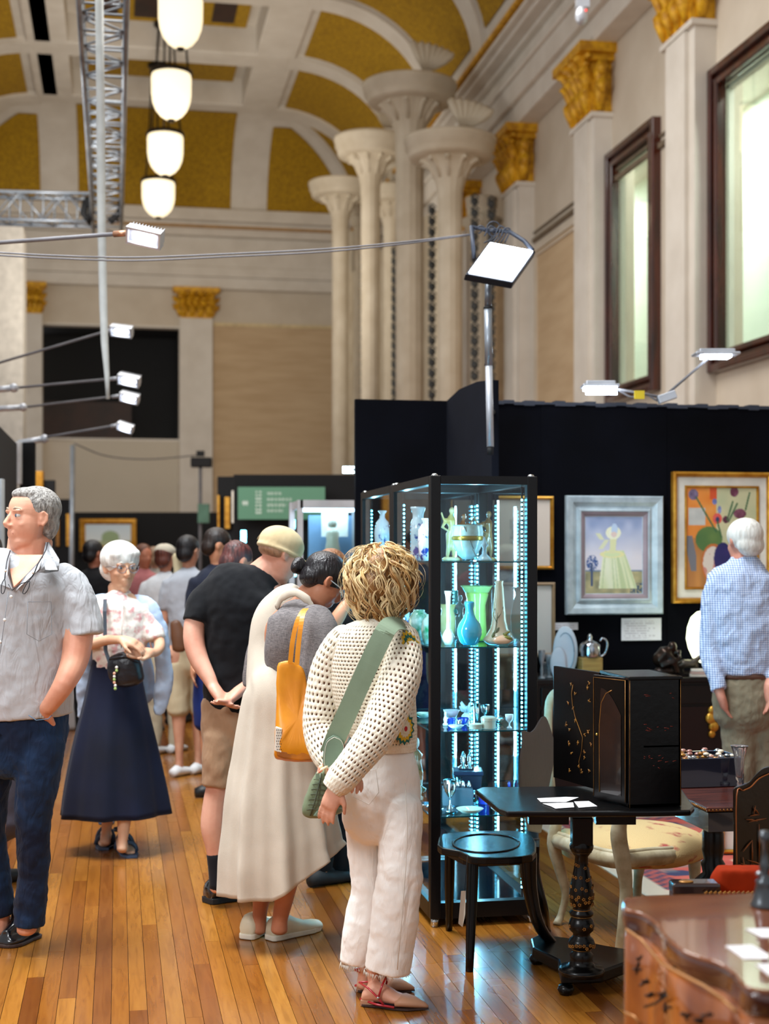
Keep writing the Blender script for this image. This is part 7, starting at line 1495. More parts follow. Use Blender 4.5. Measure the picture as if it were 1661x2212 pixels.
# ================================================================ 3. MAN IN BLACK T-SHIRT AND CAP
D3 = 6.28; q3 = lambda x, y, dv=0: pt(x, y, D3 + dv); SK3 = skinm((222, 168, 144))
mn = person('man in a beige cap, black t-shirt and tan shorts, hands clasped behind his back', D3, 520)
H3 = Head(606, 1200, D3, 116, 116, 22); m = MB(); H3.skull(m, 1.05)
limb(m, D3, [(586, 1225, .02, 66), (570, 1240, .02, 72), (555, 1262, .02, 92)], 14)
limb(m, D3, [(560, 1262, 0, 110), (545, 1300, 0, 190), (535, 1380, 0, 170), (522, 1460, 0, 150), (515, 1540, 0, 140)], 18, .62)
limb(m, D3, [(440, 1295, .0, 50), (422, 1340, -.04, 47), (419, 1385, -.07, 46), (430, 1425, -.10, 42), (450, 1462, -.14, 32), (460, 1482, -.16, 26)], 14)
hand(m, q3(461, 1484, -.16), q3(480, 1512, -.19) - q3(461, 1484, -.16), (RT*.7 - FW*.1 + UP*.6), .19, .6, 1)
limb(m, D3, [(640, 1300, .02, 50), (640, 1380, .0, 46), (600, 1430, -.05, 42), (540, 1478, -.12, 30), (520, 1490, -.15, 25)], 12)
hand(m, q3(520, 1490, -.15), q3(494, 1512, -.2) - q3(520, 1490, -.15), (-RT*.5 - FW*.2 + UP*.7), .185, .5, -1)
limb(m, D3, [(476, 1600, -.05, 70), (472, 1690, -.05, 54), (466, 1730, -.05, 54), (461, 1785, -.05, 56), (466, 1835, -.05, 42), (470, 1890, -.05, 34), (472, 1920, -.05, 38)], 14)
limb(m, D3, [(560, 1600, .06, 70), (562, 1690, .06, 54), (560, 1780, .06, 54), (562, 1870, .06, 34), (563, 1915, .06, 36)], 12)
m.build('body', SK3, mn, remesh=.0065, smit=4); H3.face(mn, mat('sandy_brow', (140, 100, 70), .7))
M_tee = fabric('black_tshirt', (9, 12, 18), (5, 6, 10), 600, .35, 4, .9, wr=.05, sheen=.08)
m = MB(); limb(m, D3, [(572, 1248, .0, 84, .8), (560, 1262, 0, 150, .66), (545, 1285, 0, 216, .62), (538, 1330, 0, 216, .64), (530, 1400, 0, 184, .68), (522, 1470, 0, 166, .72), (518, 1535, 0, 156, .74)], 28, .66)
limb(m, D3, [(462, 1275, .0, 62), (438, 1300, -.02, 66), (424, 1345, -.05, 62)], 16, ends=(True, False)); limb(m, D3, [(625, 1285, .02, 64), (645, 1340, .0, 64)], 16)
m.build('tshirt', M_tee, mn, remesh=.009, smit=6, disp=[(.12, .02), (.05, .006)])
m = MB(); limb(m, D3, [(512, 1515, 0, 152, .75), (512, 1560, 0, 158, .75), (510, 1600, 0, 150, .75)], 20)
limb(m, D3, [(480, 1590, -.04, 84), (476, 1640, -.05, 82), (474, 1697, -.05, 76)], 18, ends=(True, False)); limb(m, D3, [(555, 1590, .05, 84), (560, 1697, .06, 74)], 18, ends=(True, False))
m.build('shorts', fabric('tan_cotton', (176, 142, 112), (156, 124, 96), 500, .4, 5, .9, wr=.15), mn, remesh=.009, smit=5, disp=(.08, .016))
M_cap = fabric('beige_cap_cotton', (204, 186, 148), (186, 166, 128), 500, .3, 9, .9, wr=.03)
m = MB(); H3.e(m, (0, -.06, .20), (.385, .45, .34), 24, 16); H3.e(m, (0, -.16, .12), (.36, .34, .16)); H3.t(m, [(x_, y_, .06) for x_, y_ in [(.37*math.cos(a), -.05 + .43*math.sin(a)) for a in [k*PI/10 for k in range(21)]]], .035, 8)
capo = m.build('cap', M_cap, mn, remesh=.006, smit=2)
R_ = []
for k in range(9): a = -1.1 + 2.2*k/8; R_.append([H3.T(.33*math.sin(a), .27*math.cos(a) + .0, .10), H3.T(.36*math.sin(a), .28 + .48*math.cos(a)**.8*.75, .035), H3.T(.36*math.sin(a), .28 + .48*math.cos(a)**.8*.75, .015), H3.T(.33*math.sin(a), .27*math.cos(a), .07)])
MB().rings(R_).build('brim', M_cap, capo, solid=0)
MB().tube([H3.T(-.10 + .09*math.cos(a), -.47, .13 + .09*math.sin(a)) for a in [k*PI/8 for k in range(9)]], .003, 5).build('cap_opening_seam', mat('cap_seam_tan', (150, 130, 96), .9), capo)  # seam line in a darker tan than the cap
m = MB(); H3.e(m, (0, -.14, .02), (.345, .32, .16)); m.build('hair', hairm('cropped_sandy_hair', (170, 130, 100), (140, 104, 78)), mn, remesh=.008, smit=2)
m = MB(); limb(m, D3, [(467, 1845, -.05, 42), (471, 1880, -.05, 42), (474, 1915, -.05, 44)], 14); m.build('sock', fabric('black_sock', (18, 18, 24), None, 300), mn)
m = MB(); limb(m, D3, [(562, 1845, .06, 42), (563, 1912, .06, 44)], 14); m.build('sock', fabric('black_sock_b', (18, 18, 24), None, 300), mn)
M_pat = mat('black_patent', (12, 12, 16), .12, coat=1)
for hl, to in (((446, 1952), (520, 1938)), ((550, 1946), (612, 1930))):
    mb, a, b, d, s, L = shoe_mb(D3, hl, to, .095, .11); so_ = mb.build('shoe', M_pat, mn); sole(so_, D3, hl, to, .1, mat('black_rubber', (14, 14, 16), .7), .026)
# ================================================================ 4. GREY HAIRED MAN
D4 = 5.55; q4 = lambda x, y, dv=0: pt(x, y, D4 + dv); SK4 = skinm((222, 164, 136))
mg = person('grey haired man in open grey short-sleeved shirt and jeans, hand in pocket, at left', D4, 45)
H4 = Head(66, 1121, D4, 140, -46, -2); m = MB(); H4.skull(m, 1.08)
H4.e(m, (0, .13, -.36), (.2, .2, .12))
limb(m, D4, [(66, 1165, .03, 96), (62, 1200, .03, 100), (55, 1232, .02, 130)], 16)
limb(m, D4, [(52, 1228, 0, 150), (45, 1270, 0, 220), (42, 1370, 0, 200), (42, 1470, 0, 200), (42, 1570, 0, 185)], 20, .66)
limb(m, D4, [(150, 1260, -.02, 66), (168, 1330, -.03, 66), (168, 1385, -.05, 64), (160, 1430, -.08, 58), (138, 1478, -.14, 46), (110, 1520, -.13, 36), (100, 1530, -.11, 33)], 16)
hand(m, q4(99, 1530, -.115), q4(74, 1570, .03) - q4(99, 1530, -.115), FW + RT*.3, .19, .15, -1)
limb(m, D4, [(-60, 1260, -.02, 64), (-85, 1350, 0, 60), (-80, 1430, -.05, 52), (-55, 1510, -.15, 36)], 12); hand(m, q4(-55, 1512, -.15), q4(-40, 1550, -.15) - q4(-55, 1512, -.15), RT, .18, .4, 1)
for (x0, x1, dv) in ((75, 58, -.05), (-15, 0, .12)): limb(m, D4, [(x0, 1600, dv, 84), (x0, 1750, dv, 62), (x0 - 2, 1850, dv, 54), (x1, 1960, dv, 40), (x1, 2010, dv, 44)], 12)
m.build('body', SK4, mg, remesh=.005, smit=3); H4.face(mg, mat('grey_brow', (170, 150, 130), .8), (190, 110, 96), (80, 100, 120))
M_gsh = fabric('grey_chambray', (190, 192, 196), (176, 178, 182), 600, .5, 5, .9, wr=.22)
m = MB(); limb(m, D4, [(64, 1222, .03, 128, .7), (56, 1234, .02, 200, .62), (46, 1256, 0, 256, .64), (42, 1300, 0, 258, .68), (44, 1380, 0, 232, .74), (46, 1450, 0, 224, .78), (48, 1510, 0, 222, .76), (50, 1548, 0, 216, .74)], 30, ends=(True, False))
limb(m, D4, [(126, 1242, .0, 66), (154, 1270, -.01, 82), (172, 1320, -.02, 84), (181, 1374, -.03, 88)], 20, ends=(True, False)); limb(m, D4, [(-35, 1245, 0, 70), (-60, 1275, 0, 92), (-80, 1380, 0, 86)], 18)
shr = m.build('shirt', M_gsh, mg, remesh=.008, smit=5, disp=[(.13, .016), (.04, .006)])
# open collar : skin V and collar leaves
m = MB(); m.prism([q4(x, y, -.088 - (y - 1198)*.0016) for x, y in ((22, 1198), (96, 1198), (86, 1216), (55, 1245), (29, 1270), (22, 1240), (16, 1212))], FW*.06, flat=False); m.build('open_neck', SK4, mg, smooth=True, bevel=.004)
m = MB(); m.prism([q4(*p) for p in ((98, 1172, -.02), (104, 1170, .0), (128, 1210, -.12), (126, 1234, -.19), (98, 1238, -.205), (78, 1236, -.20), (92, 1205, -.15))], FW*.006 + UP*.002, flat=False); m.prism([q4(*p) for p in ((92, 1205, -.15), (84, 1230, -.20), (60, 1252, -.205), (34, 1276, -.20), (52, 1246, -.185))], FW*.006)
m.prism([q4(*p) for p in ((22, 1188, -.02), (10, 1192, -.08), (-20, 1240, -.17), (0, 1262, -.19), (26, 1272, -.19), (16, 1240, -.18), (20, 1210, -.15))], FW*.006); m.build('collar', M_gsh, shr, solid=0)
for (x, y) in ((24, 1289), (10, 1339), (0, 1387)): MB().ell(q4(x, y, -.225 + (.01 if y < 1300 else 0)), .0062, .003, .0062, nu=12, nv=6).build('button', mat('pearl_button', (236, 236, 232), .2), shr)
pm = MB(); pm.tube([q4(18, 1278, -.195), q4(10, 1340, -.22), q4(-4, 1440, -.225), q4(-10, 1540, -.21)], .0013, 4); pm.tube([q4(60, 1300, -.205), q4(110, 1300, -.18), q4(112, 1370, -.185), q4(84, 1385, -.2), q4(58, 1370, -.22), q4(60, 1300, -.205)], .0012, 4); pm.build('stitching', mat('shirt_seam', (130, 134, 140), .9), shr)
M_jean = fabric('blue_denim', (24, 52, 86), (10, 20, 42), 500, .5, 3.2, .85, wr=.22, contrast=(.38, .66))
def jf(a, t): return 1 + .016*math.sin(t*60 + a*6)*(t > .6) + .01*math.sin(t*30 + a*9)
m = MB(); limb(m, D4, [(50, 1530, 0, 196, .72), (48, 1580, 0, 198, .74), (42, 1640, 0, 186, .74)], 24)
limb(m, D4, [(92, 1600, -.04, 100), (82, 1680, -.05, 94), (72, 1760, -.05, 80), (72, 1830, -.05, 70), (72, 1890, -.05, 66), (66, 1945, -.05, 70), (62, 2000, -.05, 66)], 26, fold=jf, ends=(True, False))
limb(m, D4, [(0, 1600, .06, 100), (-22, 1690, .08, 88), (-26, 1800, .10, 76), (-8, 1900, .12, 66), (4, 1978, .12, 60)], 24, fold=jf, ends=(True, False))
jn = m.build('jeans', M_jean, mg, remesh=.008, smit=4, disp=[(.06, .016), (.025, .006)])
MB().tube([q4(62, 1545, -.175), q4(78, 1556, -.182), q4(104, 1553, -.17), q4(112, 1545, -.15)], .0018, 5).build('pocket_edge', mat('denim_seam', (90, 120, 150), .8), jn)
M_boot = mat('black_leather_boot', (20, 22, 28), .22, c2=(10, 10, 14), ns=6, coat=.5, bump=.2, bs=40)
for hl, to, k in (((74, 2022), (4, 2048), 0), ((18, 1985), (-50, 1996), 1)):
    mb, a, b, d, s, L = shoe_mb(D4, hl, to, .10, .10); mb.tube([a + d*.06 + UP*.05, a + d*.06 + UP*.16], [.056, .052], 14); mb.tube([a + d*.02 + UP*.045, a + d*(L*.55) + UP*.05, a + d*(L*.9) + UP*.035], [.045, .05, .03], 14, sq=.8); so_ = mb.build('boot', M_boot, mg, remesh=.007, smit=3); sole(so_, D4, hl, to, .1, mat('boot_sole', (60, 40, 34), .6), .014)
# cropped hair
M_grey = mat('cropped_grey_hair', (176, 172, 166), .7, c2=(110, 106, 102), ns=90, stretch=(1, 1, .35), bump=.9, bs=160)
m = MB(); H4.e(m, (0, -.10, .175), (.352, .40, .345), 24, 16); H4.e(m, (0, -.24, -.05), (.30, .215, .30)); H4.e(m, (0, .06, .37), (.25, .25, .12)); m.build('hair', M_grey, mg, remesh=.006, smit=1)
# reading glasses on a cord
t = thing('eyeglasses_on_cord', 'dark reading glasses hanging folded from a black cord on the grey shirt', 'glasses', q4(30, 1282, -.23)); M_cord = mat('navy_cord', (14, 20, 30), .5)
MB().tube([Vector(p) for p in cat([tuple(q4(*p)) for p in ((103, 1172, -.05), (98, 1190, -.15), (82, 1218, -.20), (74, 1238, -.215), (64, 1252, -.225))], 4)], .0024, 6).build('cord', M_cord, t)
MB().tube([Vector(p) for p in cat([tuple(q4(*p)) for p in ((22, 1190, -.10), (15, 1212, -.17), (12, 1235, -.205), (10, 1252, -.215))], 4)], .0024, 6).build('cord', M_cord, t)
MB().tube([Vector(p) for p in cat([tuple(q4(*p)) for p in ((10, 1250, -.22), (4, 1262, -.225), (3, 1280, -.23), (8, 1281, -.23), (12, 1266, -.23), (10, 1250, -.22))], 3)], .0016, 6).build('temple_arm', M_cord, t)
MB().tube([Vector(p) for p in cat([tuple(q4(*p)) for p in ((64, 1252, -.235), (56, 1264, -.24), (49, 1280, -.24), (54, 1282, -.24), (62, 1270, -.24), (65, 1256, -.24))], 3)], .0016, 6).build('temple_arm', M_cord, t)
MB().tube([q4(64, 1255, -.235), q4(45, 1261, -.24), (q4(26, 1275, -.24)), q4(18, 1262, -.235)], .0018, 6).build('glasses_frame', M_cord, t)
for x, y in ((71, 1237), (12, 1233)): MB().ell(q4(x, y, -.225), .005, .005, .005).build('bead', M_cmat, t)
# ================================================================ 5. ELDERLY WOMAN
D5 = 7.38; q5 = lambda x, y, dv=0: pt(x, y, D5 + dv); SK5 = skinm((216, 172, 140)); S5 = D5/F
ol = person('elderly white haired woman in glasses, floral blouse and long navy skirt', D5, 250)
H5 = Head(261, 1228, D5, 102, 32, 4); m = MB(); H5.skull(m, .94)
limb(m, D5, [(256, 1265, .02, 46), (257, 1300, .02, 46)], 12)
limb(m, D5, [(258, 1295, 0, 80), (258, 1330, 0, 112), (256, 1400, 0, 100), (252, 1450, 0, 96), (250, 1520, 0, 110)], 16, .66)
limb(m, D5, [(205, 1320, .0, 30), (192, 1360, .0, 28), (190, 1392, -.05, 24), (230, 1383, -.18, 22), (262, 1382, -.24, 18)], 10); hand(m, q5(262, 1382, -.24), RT*.9 - UP*.25 - FW*.1, -UP*.7 + FW*.3, .165, .6, 1)
limb(m, D5, [(312, 1320, 0, 30), (334, 1360, 0, 28), (345, 1392, -.06, 24), (338, 1408, -.16, 20), (326, 1410, -.2, 18)], 10); hand(m, q5(326, 1410, -.2), -RT*.9 - UP*.05 - FW*.3, UP*.5 - FW*.5, .165, .5, 1)
limb(m, D5, [(236, 1600, .04, 44), (233, 1750, .04, 30), (229, 1800, .04, 20), (228, 1822, .03, 22)], 10); limb(m, D5, [(266, 1600, -.1, 44), (268, 1760, -.14, 32), (265, 1815, -.16, 21), (263, 1835, -.17, 23)], 10)
ff1 = foot(m, (231, 1812), (224, 1836), q5(228, 1815, .03), .038, .05); ff2 = foot(m, (258, 1826), (284, 1853), q5(264, 1832, -.17), .038, .05)
m.build('body', SK5, ol, remesh=.005, smit=2); H5.face(ol, mat('white_brow', (214, 206, 196), .8), (196, 120, 104), (90, 110, 130))
M_whair = mat('white_hair', (240, 238, 232), .6, c2=(206, 202, 194), ns=1.5, stretch=(40, 40, 6), bump=.6, bs=2, bstr=(40, 40, 6))
m = MB(); H5.e(m, (0, -.08, .22), (.42, .44, .38), 22, 14); H5.e(m, (0, -.22, -.02), (.39, .26, .30)); H5.e(m, (-.10, .17, .33), (.26, .20, .14)); H5.e(m, (.16, .16, .30), (.18, .18, .15)); m.build('hair', M_whair, ol, remesh=.007, smit=3)
m = MB()
for s_ in (-1, 1): m.tube([H5.T(s_*.13 + .10*math.cos(a), .395, .02 + .085*math.sin(a)) for a in [k*PI/8 for k in range(17)]], .0017, 5); m.tube([H5.T(s_*.235, .39, .05), H5.T(s_*.33, .2, .06), H5.T(s_*.35, -.02, .03)], .0015, 5)
m.tube([H5.T(-.04, .40, .04), H5.T(.04, .40, .04)], .0015, 5); m.build('spectacles', mat('thin_metal_frame', (150, 150, 160), .3, .8), ol)
M_blo = mat('floral_blouse', (240, 232, 222), .85, c2=(222, 160, 160), ns=30, contrast=(.34, .50), bump=.2, bs=60)
m = MB(); limb(m, D5, [(260, 1283, 0, 52, .9), (259, 1298, 0, 92, .8), (258, 1315, 0, 124, .7), (258, 1370, 0, 124, .74), (256, 1420, 0, 112, .76), (252, 1448, 0, 106, .76)], 20)
limb(m, D5, [(208, 1312, 0, 44), (196, 1345, 0, 46), (190, 1375, -.02, 42)], 12, ends=(True, False)); limb(m, D5, [(310, 1312, 0, 44), (328, 1345, 0, 46), (338, 1382, -.03, 42)], 12, ends=(True, False))
bl = m.build('blouse', M_blo, ol, remesh=.008, smit=4, disp=(.05, .012))
m = MB(); m.tube([q5(264, 1296, -.105), q5(264, 1340, -.155), q5(262, 1400, -.155)], .008, 6, sq=.4); m.build('button_placket', M_cmat, bl)
def sf(a, t): return 1 + .06*math.sin(a*2*PI*8 + .5)*t + .03*math.sin(a*2*PI*13)*t
m = MB(); limb(m, D5, [(252, 1425, 0, 100, .75), (250, 1450, 0, 110, .75), (249, 1520, 0, 138, .8), (248, 1600, 0, 176, .85), (248, 1690, 0, 212, .85), (249, 1757, 0, 232, .85)], 90, sub=5, fold=sf, ends=(True, False))
M_navy = fabric('navy_denim_skirt', (14, 22, 50), (7, 11, 28), 500, .3, 2.5, .8)
m.build('skirt', M_navy, ol)
M_lb = fabric('light_blue_knit', (198, 214, 236), (176, 198, 226), 260, .4, 6, .9, wr=.03)
m = MB(); limb(m, D5, [(236, 1298, .05, 30, .8), (210, 1304, .03, 38), (192, 1330, .04, 40), (184, 1400, .06, 36), (182, 1480, .07, 36), (178, 1550, .08, 24)], 18, .5); limb(m, D5, [(282, 1298, .04, 28, .8), (304, 1302, .0, 36), (326, 1322, -.02, 44), (342, 1370, .0, 44), (352, 1420, .02, 36), (355, 1465, .04, 40), (350, 1500, .05, 42), (344, 1540, .06, 24)], 18, .5)
limb(m, D5, [(260, 1306, .06, 100), (262, 1400, .10, 130), (266, 1500, .10, 150)], 18, .25); m.build('draped_cardigan', M_lb, ol, remesh=.009, smit=4, disp=(.07, .02))
M_sand = mat('blue_leather_sandal', (60, 78, 104), .5)
for (a, b, d, s, L) in (ff1, ff2):
    m = MB(); o_ = [(-.05, .5), (.1, .85), (.5, .9), (.85, 1.05), (1.05, .6)]; m.prism([a + d*(L*t_) + s*(.044*w_) + UP*.001 for t_, w_ in o_] + [a + d*(L*t_) - s*(.044*w_) + UP*.001 for t_, w_ in o_[::-1]], UP*.012)
    for t_ in (.72, .45): m.tube([a + d*(L*t_) + s*(.045*math.cos(k*PI/8)) + UP*(.012 + (.05 if t_ > .6 else .075)*math.sin(k*PI/8)) for k in range(9)], .012, 6, sq=.4)
    m.tube([a + d*(L*.15) + (s*math.cos(k*PI/6) + d*math.sin(k*PI/6))*.04 + UP*.095 for k in range(13)], .008, 6, sq=.5); m.build('sandal', M_sand, ol, smooth=True)
t = thing('shoulder_bag', 'black leather bag with beaded charm at the elderly woman\'s waist', 'bag', q5(265, 1480, -.2)); M_bl = mat('soft_black_leather', (16, 16, 20), .35, c2=(30, 30, 36), ns=12, bump=.5, bs=20)
bp_ = cat([(232, 1420), (262, 1408), (292, 1405), (304, 1430), (312, 1462), (300, 1480), (262, 1486), (238, 1470), (230, 1445)], 2); P = [q5(p[0], p[1], -.17) for p in bp_]; cb = sum(P, Vector())/len(P)
MB().rings([[p + (cb-p)*k + FW*dd for p in P] for k, dd in ((.4, -.05), (.06, -.035), (0, 0), (.06, .03), (.4, .04))]).build('bag_body', M_bl, t, sub=1, disp=(.05, .012))
MB().tube([q5(236, 1424, -.225), q5(268, 1418, -.235), q5(300, 1430, -.225)], .006, 6).build('zip', mat('zip_metal', (60, 62, 66), .3, .8), t)
C_ = [q5(227, 1294, -.10), q5(226, 1320, -.15), q5(227, 1370, -.165), q5(228, 1405, -.18), q5(238, 1435, -.2)]; MB().rings([[c_ + RT*.010, c_ - FW*.003, c_ - RT*.010, c_ + FW*.002] for c_ in C_]).build('strap', mat('grey_webbing', (60, 68, 78), .7), t, smooth=False)
for k in range(8): MB().ell(q5(247 + (k < 2)*5 - (k > 5)*-2, 1442 + k*6.5, -.235), .0075, .0075, .0085, nu=10, nv=6).build('bead', (M_cmat, mat('lime_bead', (180, 210, 120), .3), mat('peach_bead', (230, 170, 140), .3))[k % 3], t)
# ================================================================ 6. MAN IN CHECKED SHIRT
D6 = 7.6; q6 = lambda x, y, dv=0: pt(x, y, D6 + dv); SK6 = skinm((214, 150, 128))
om = person('white haired man from behind in blue checked shirt and khaki trousers, right edge', D6, 1610)
H6 = Head(1605, 1172, D6, 100, -158, 6); m = MB(); H6.skull(m)
limb(m, D6, [(1606, 1200, .0, 54), (1608, 1235, .0, 60)], 12); limb(m, D6, [(1608, 1230, 0, 80), (1606, 1270, 0, 140), (1608, 1360, 0, 132), (1612, 1450, 0, 124), (1614, 1520, 0, 130)], 16, .62)
limb(m, D6, [(1545, 1275, -.02, 36), (1538, 1350, -.02, 34), (1536, 1410, -.04, 32), (1546, 1470, -.1, 24), (1556, 1500, -.12, 22)], 10); hand(m, q6(1556, 1500, -.12), q6(1566, 1530, -.1) - q6(1556, 1500, -.12), RT, .18, .3, 1)
limb(m, D6, [(1670, 1275, 0, 36), (1682, 1350, 0, 34), (1680, 1420, -.05, 28), (1660, 1480, -.14, 20)], 10); hand(m, q6(1660, 1480, -.14), -UP, -RT, .18, .4, -1)
for x in (1588, 1642): limb(m, D6, [(x, 1500, 0, 60), (x + 8, 1650, 0, 44), (x + 12, 1800, .02, 26)], 10)
m.build('body', SK6, om, remesh=.009, smit=4)
m = MB(); H6.e(m, (0, -.09, .16), (.375, .43, .37), 20, 14); H6.e(m, (0, -.26, -.08), (.33, .22, .26)); m.build('hair', M_whair, om, remesh=.009, smit=2)
ck = NT('blue_gingham_shirt'); tc = ck.coord('Object', (1, 1, 1), (0, 0, TH)); sx = ck.n('SeparateXYZ'); ck.l(tc, sx.inputs[0]); ms_ = []
for out_ in ('X', 'Z'):
    mu = ck.n('Math', operation='MULTIPLY'); mu.inputs[1].default_value = 84; ck.l(sx.outputs[out_], mu.inputs[0]); fr_n = ck.n('Math', operation='FRACT'); ck.l(mu.outputs[0], fr_n.inputs[0]); gt = ck.n('Math', operation='GREATER_THAN'); gt.inputs[1].default_value = .62; ck.l(fr_n.outputs[0], gt.inputs[0]); ms_.append(gt)
ad_ = ck.n('Math', operation='ADD'); ck.l(ms_[0].outputs[0], ad_.inputs[0]); ck.l(ms_[1].outputs[0], ad_.inputs[1]); hf = ck.n('Math', operation='MULTIPLY'); hf.inputs[1].default_value = .5; ck.l(ad_.outputs[0], hf.inputs[0])
ck.l(ck.ramp(hf.outputs[0], [(.1, (222, 230, 244)), (.5, (150, 172, 214)), (.95, (84, 110, 166))]), ck.b.inputs['Base Color']); ck.b.inputs['Roughness'].default_value = .85; _n = ck.n('TexNoise'); _n.inputs['Scale'].default_value = 9; _n.inputs['Distortion'].default_value = 1.6; ck.l(ck.coord('Object', (1.5, 1.5, .6), (0, .5, 0)), _n.inputs['Vector']); ck.bump(_n.outputs[0], .5, .03)
m = MB(); limb(m, D6, [(1608, 1208, .01, 64, .9), (1608, 1226, 0, 96, .8), (1606, 1246, 0, 152, .66), (1605, 1300, 0, 170, .68), (1608, 1380, 0, 166, .74), (1613, 1454, 0, 152, .76)], 24, ends=(True, False))
limb(m, D6, [(1558, 1250, 0, 46), (1543, 1285, -.01, 54), (1537, 1350, -.02, 52), (1536, 1410, -.04, 48), (1546, 1460, -.09, 40), (1554, 1492, -.12, 34)], 14, ends=(True, False)); limb(m, D6, [(1655, 1250, 0, 46), (1675, 1300, 0, 54), (1684, 1400, -.04, 46), (1665, 1465, -.12, 34)], 14)
om_s = m.build('checked_shirt', ck.m, om, remesh=.009, smit=4, disp=[(.09, .022), (.035, .01)])
M_kh = fabric('khaki_cotton', (138, 126, 104), (118, 108, 88), 400, .5, 4, .9, wr=.2)
m = MB(); limb(m, D6, [(1614, 1456, 0, 140, .74), (1615, 1500, 0, 152, .78), (1616, 1550, 0, 150, .8)], 22)
for x in (1594, 1652): limb(m, D6, [(x, 1540, 0, 84), (x + 6, 1640, 0, 72), (x + 10, 1730, 0, 60), (x + 12, 1812, .02, 52)], 16, ends=(True, False))
kt = m.build('trousers', M_kh, om, remesh=.009, smit=4, disp=[(.08, .02), (.03, .008)]); m = MB(); m.tube([q6(1614, 1458, 0) + RT*(.174*math.cos(a)) + FW*(.132*math.sin(a)) for a in [k*PI/12 for k in range(25)]], .016, 6, sq=.4); m.build('belt', mat('brown_belt', (90, 56, 40), .5), kt)
for x in (1606, 1664): c_ = q6(x, HZ, -.02); c_.z = 0; MB().rings([[c_ - FW*t_*-1 + RT*(w_*math.cos(2*PI*j/10)) + UP*(h_*(.52 + .5*math.sin(2*PI*j/10))) for j in range(10)] for t_, w_, h_ in ((-.08, .03, .06), (-.02, .042, .08), (.08, .046, .06), (.18, .02, .04))]).build('shoe', mat('brown_shoe', (70, 44, 30), .4), om)
# ================================================================ DISTANT VISITORS
M_dkh = hairm('dark_brown_hair', (44, 28, 20), (22, 14, 12)); M_aub = hairm('auburn_hair', (110, 56, 40), (60, 28, 22)); M_bkh = hairm('soft_black_hair', (24, 18, 20), (12, 10, 12))
simple('young man in navy t-shirt and blue shorts behind the man in the cap', 9.1, 470, 1143, 108, skinm((206, 150, 116)), M_dkh, fabric('navy_tshirt', (34, 40, 58), (24, 28, 42)), fabric('royal_navy_shorts', (24, 44, 110), (14, 28, 80)), 'shorts', mat('black_trainer', (18, 18, 20), .5), 1.15, 24)
simple('dark haired visitor in grey top and cream shorts beside the navy t-shirt', 9.95, 408, 1158, 150, skinm((206, 156, 128)), M_bkh, fabric('pale_grey_top', (178, 182, 190)), fabric('cream_shorts', (206, 190, 156)), 'shorts', mat('white_trainer', (226, 226, 226), .5), .95, 10)
simple('auburn haired visitor in a white top wearing a cream cap, right of the elderly woman', 11.0, 357, 1176, 160, skinm((200, 140, 112)), M_aub, fabric('white_top', (214, 214, 216)), fabric('cream_trousers', (196, 184, 158)), 'trousers', mat('white_trainer_b', (220, 220, 220), .5), 1.0, 5, hat=fabric('cream_cap', (206, 196, 176)))
simple('visitor dressed in black just left of the elderly woman\'s head', 11.5, 203, 1168, 140, skinm((190, 130, 104)), M_bkh, fabric('black_shirt', (14, 14, 18)), fabric('black_trousers', (16, 16, 22)), 'trousers', M_blk, 1.25, 10)
simple('visitor with brown hair in a pink top right of the elderly woman\'s face', 12.5, 311, 1176, 40, skinm((200, 130, 100)), hairm('brown_hair', (120, 66, 36), (80, 44, 26)), fabric('dusty_pink_top', (196, 120, 120)), fabric('dusty_pink_skirt', (186, 130, 128)), 'skirt', M_blk, 1.0, 5)
simple('visitor in a pale coat far behind, between pink top and cream cap', 14.0, 334, 1182, 170, skinm((200, 150, 124)), hairm('light_hair', (170, 140, 110), (140, 110, 86)), fabric('pale_coat', (190, 180, 170)), fabric('pale_coat_b', (180, 170, 160)), 'trousers', M_blk, 1.1)
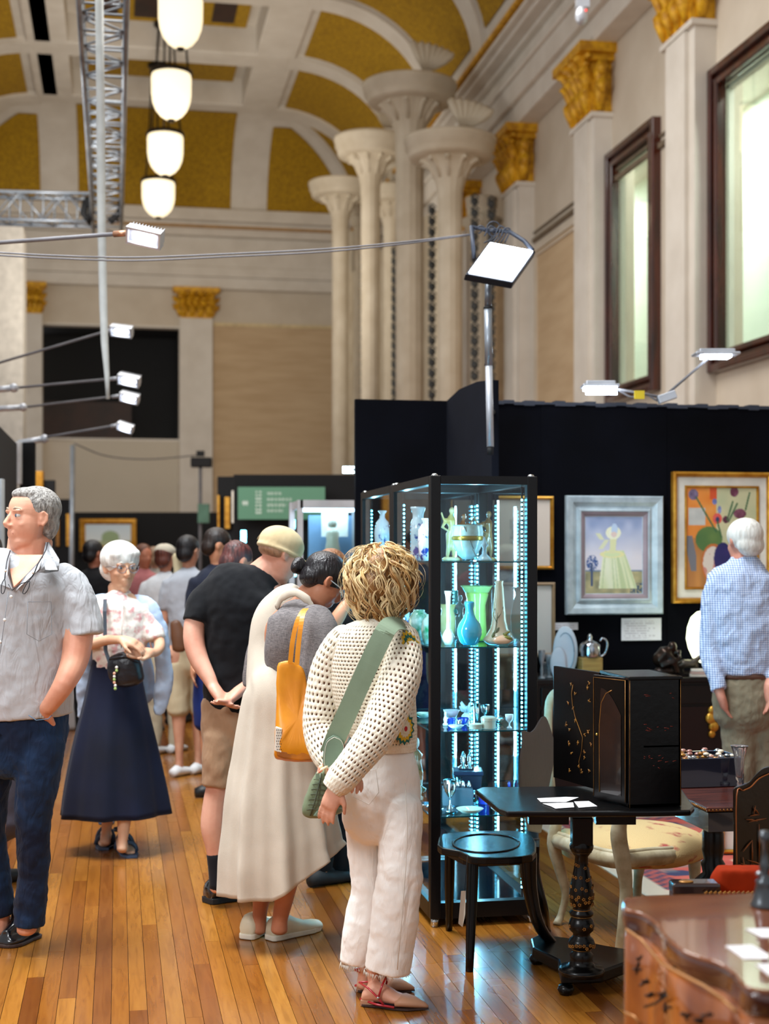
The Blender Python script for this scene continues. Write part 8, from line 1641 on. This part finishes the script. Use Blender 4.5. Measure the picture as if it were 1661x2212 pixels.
simple('dark haired visitor far behind beside the cream bag', 13.0, 385, 1184, 170, skinm((200, 150, 124)), M_dkh, fabric('olive_top', (90, 84, 66)), fabric('dark_trousers', (40, 40, 46)), 'trousers', M_blk, 1.0)
simple('reddish dark haired woman mostly hidden by the man in the cap', 7.4, 512, 1172, 130, skinm((206, 150, 124)), hairm('red_brown_hair', (96, 44, 38), (44, 20, 22)), fabric('dark_blouse', (40, 36, 50)), fabric('dark_skirt', (30, 30, 40)), 'skirt', M_blk, .85, 30)
simple('visitor in dark grey at the left edge behind the grey haired man', 6.6, -28, 1150, 150, skinm((200, 150, 124)), M_dkh, fabric('charcoal_top', (60, 60, 70)), fabric('charcoal_skirt', (70, 68, 80)), 'skirt', M_blk, .95)
r_ = simple('brown haired visitor in black reaching into the case beyond the bending woman', 6.7, 716, 1190, 125, skinm((208, 150, 116)), hairm('warm_brown_hair', (150, 98, 60), (100, 64, 40)), fabric('black_top', (16, 16, 20)), fabric('black_skirt_b', (14, 14, 18)), 'trousers', M_blk, .62, 30)
m = MB(); limb(m, 6.5, [(716, 1390, 0, 36), (712, 1365, 0, 36), (735, 1325, 0, 30), (758, 1290, .05, 22)], 12); hand(m, pt(758, 1290, 6.55), RT*.6 + UP*.7, -RT, .17, .3, 1); m.build('raised_arm', skinm((208, 150, 116)), r_, remesh=.008, smit=3)
t = thing('cream_shoulder_bag', 'long cream fabric bag hanging behind the cream capped visitor', 'bag', pt(382, 1325, 10.2))
m = MB(); limb(m, 9.98, [(384, 1200, 0, 28), (388, 1240, 0, 28), (388, 1290, 0, 34), (390, 1315, 0, 32)], 14, .5); m.build('bag_body', fabric('cream_canvas', (206, 194, 162), (190, 176, 140)), t, remesh=.012, smit=4)
t = thing('brown_shoulder_bag', 'brown leather bag low at the hip of a visitor in cream shorts', 'bag', pt(392, 1408, 9.7))
m = MB(); limb(m, 9.7, [(378, 1345, 0, 26), (386, 1375, 0, 36), (388, 1402, 0, 34)], 14, .5); m.build('bag_body', mat('brown_leather_bag', (110, 70, 44), .5), t, remesh=.012, smit=4)
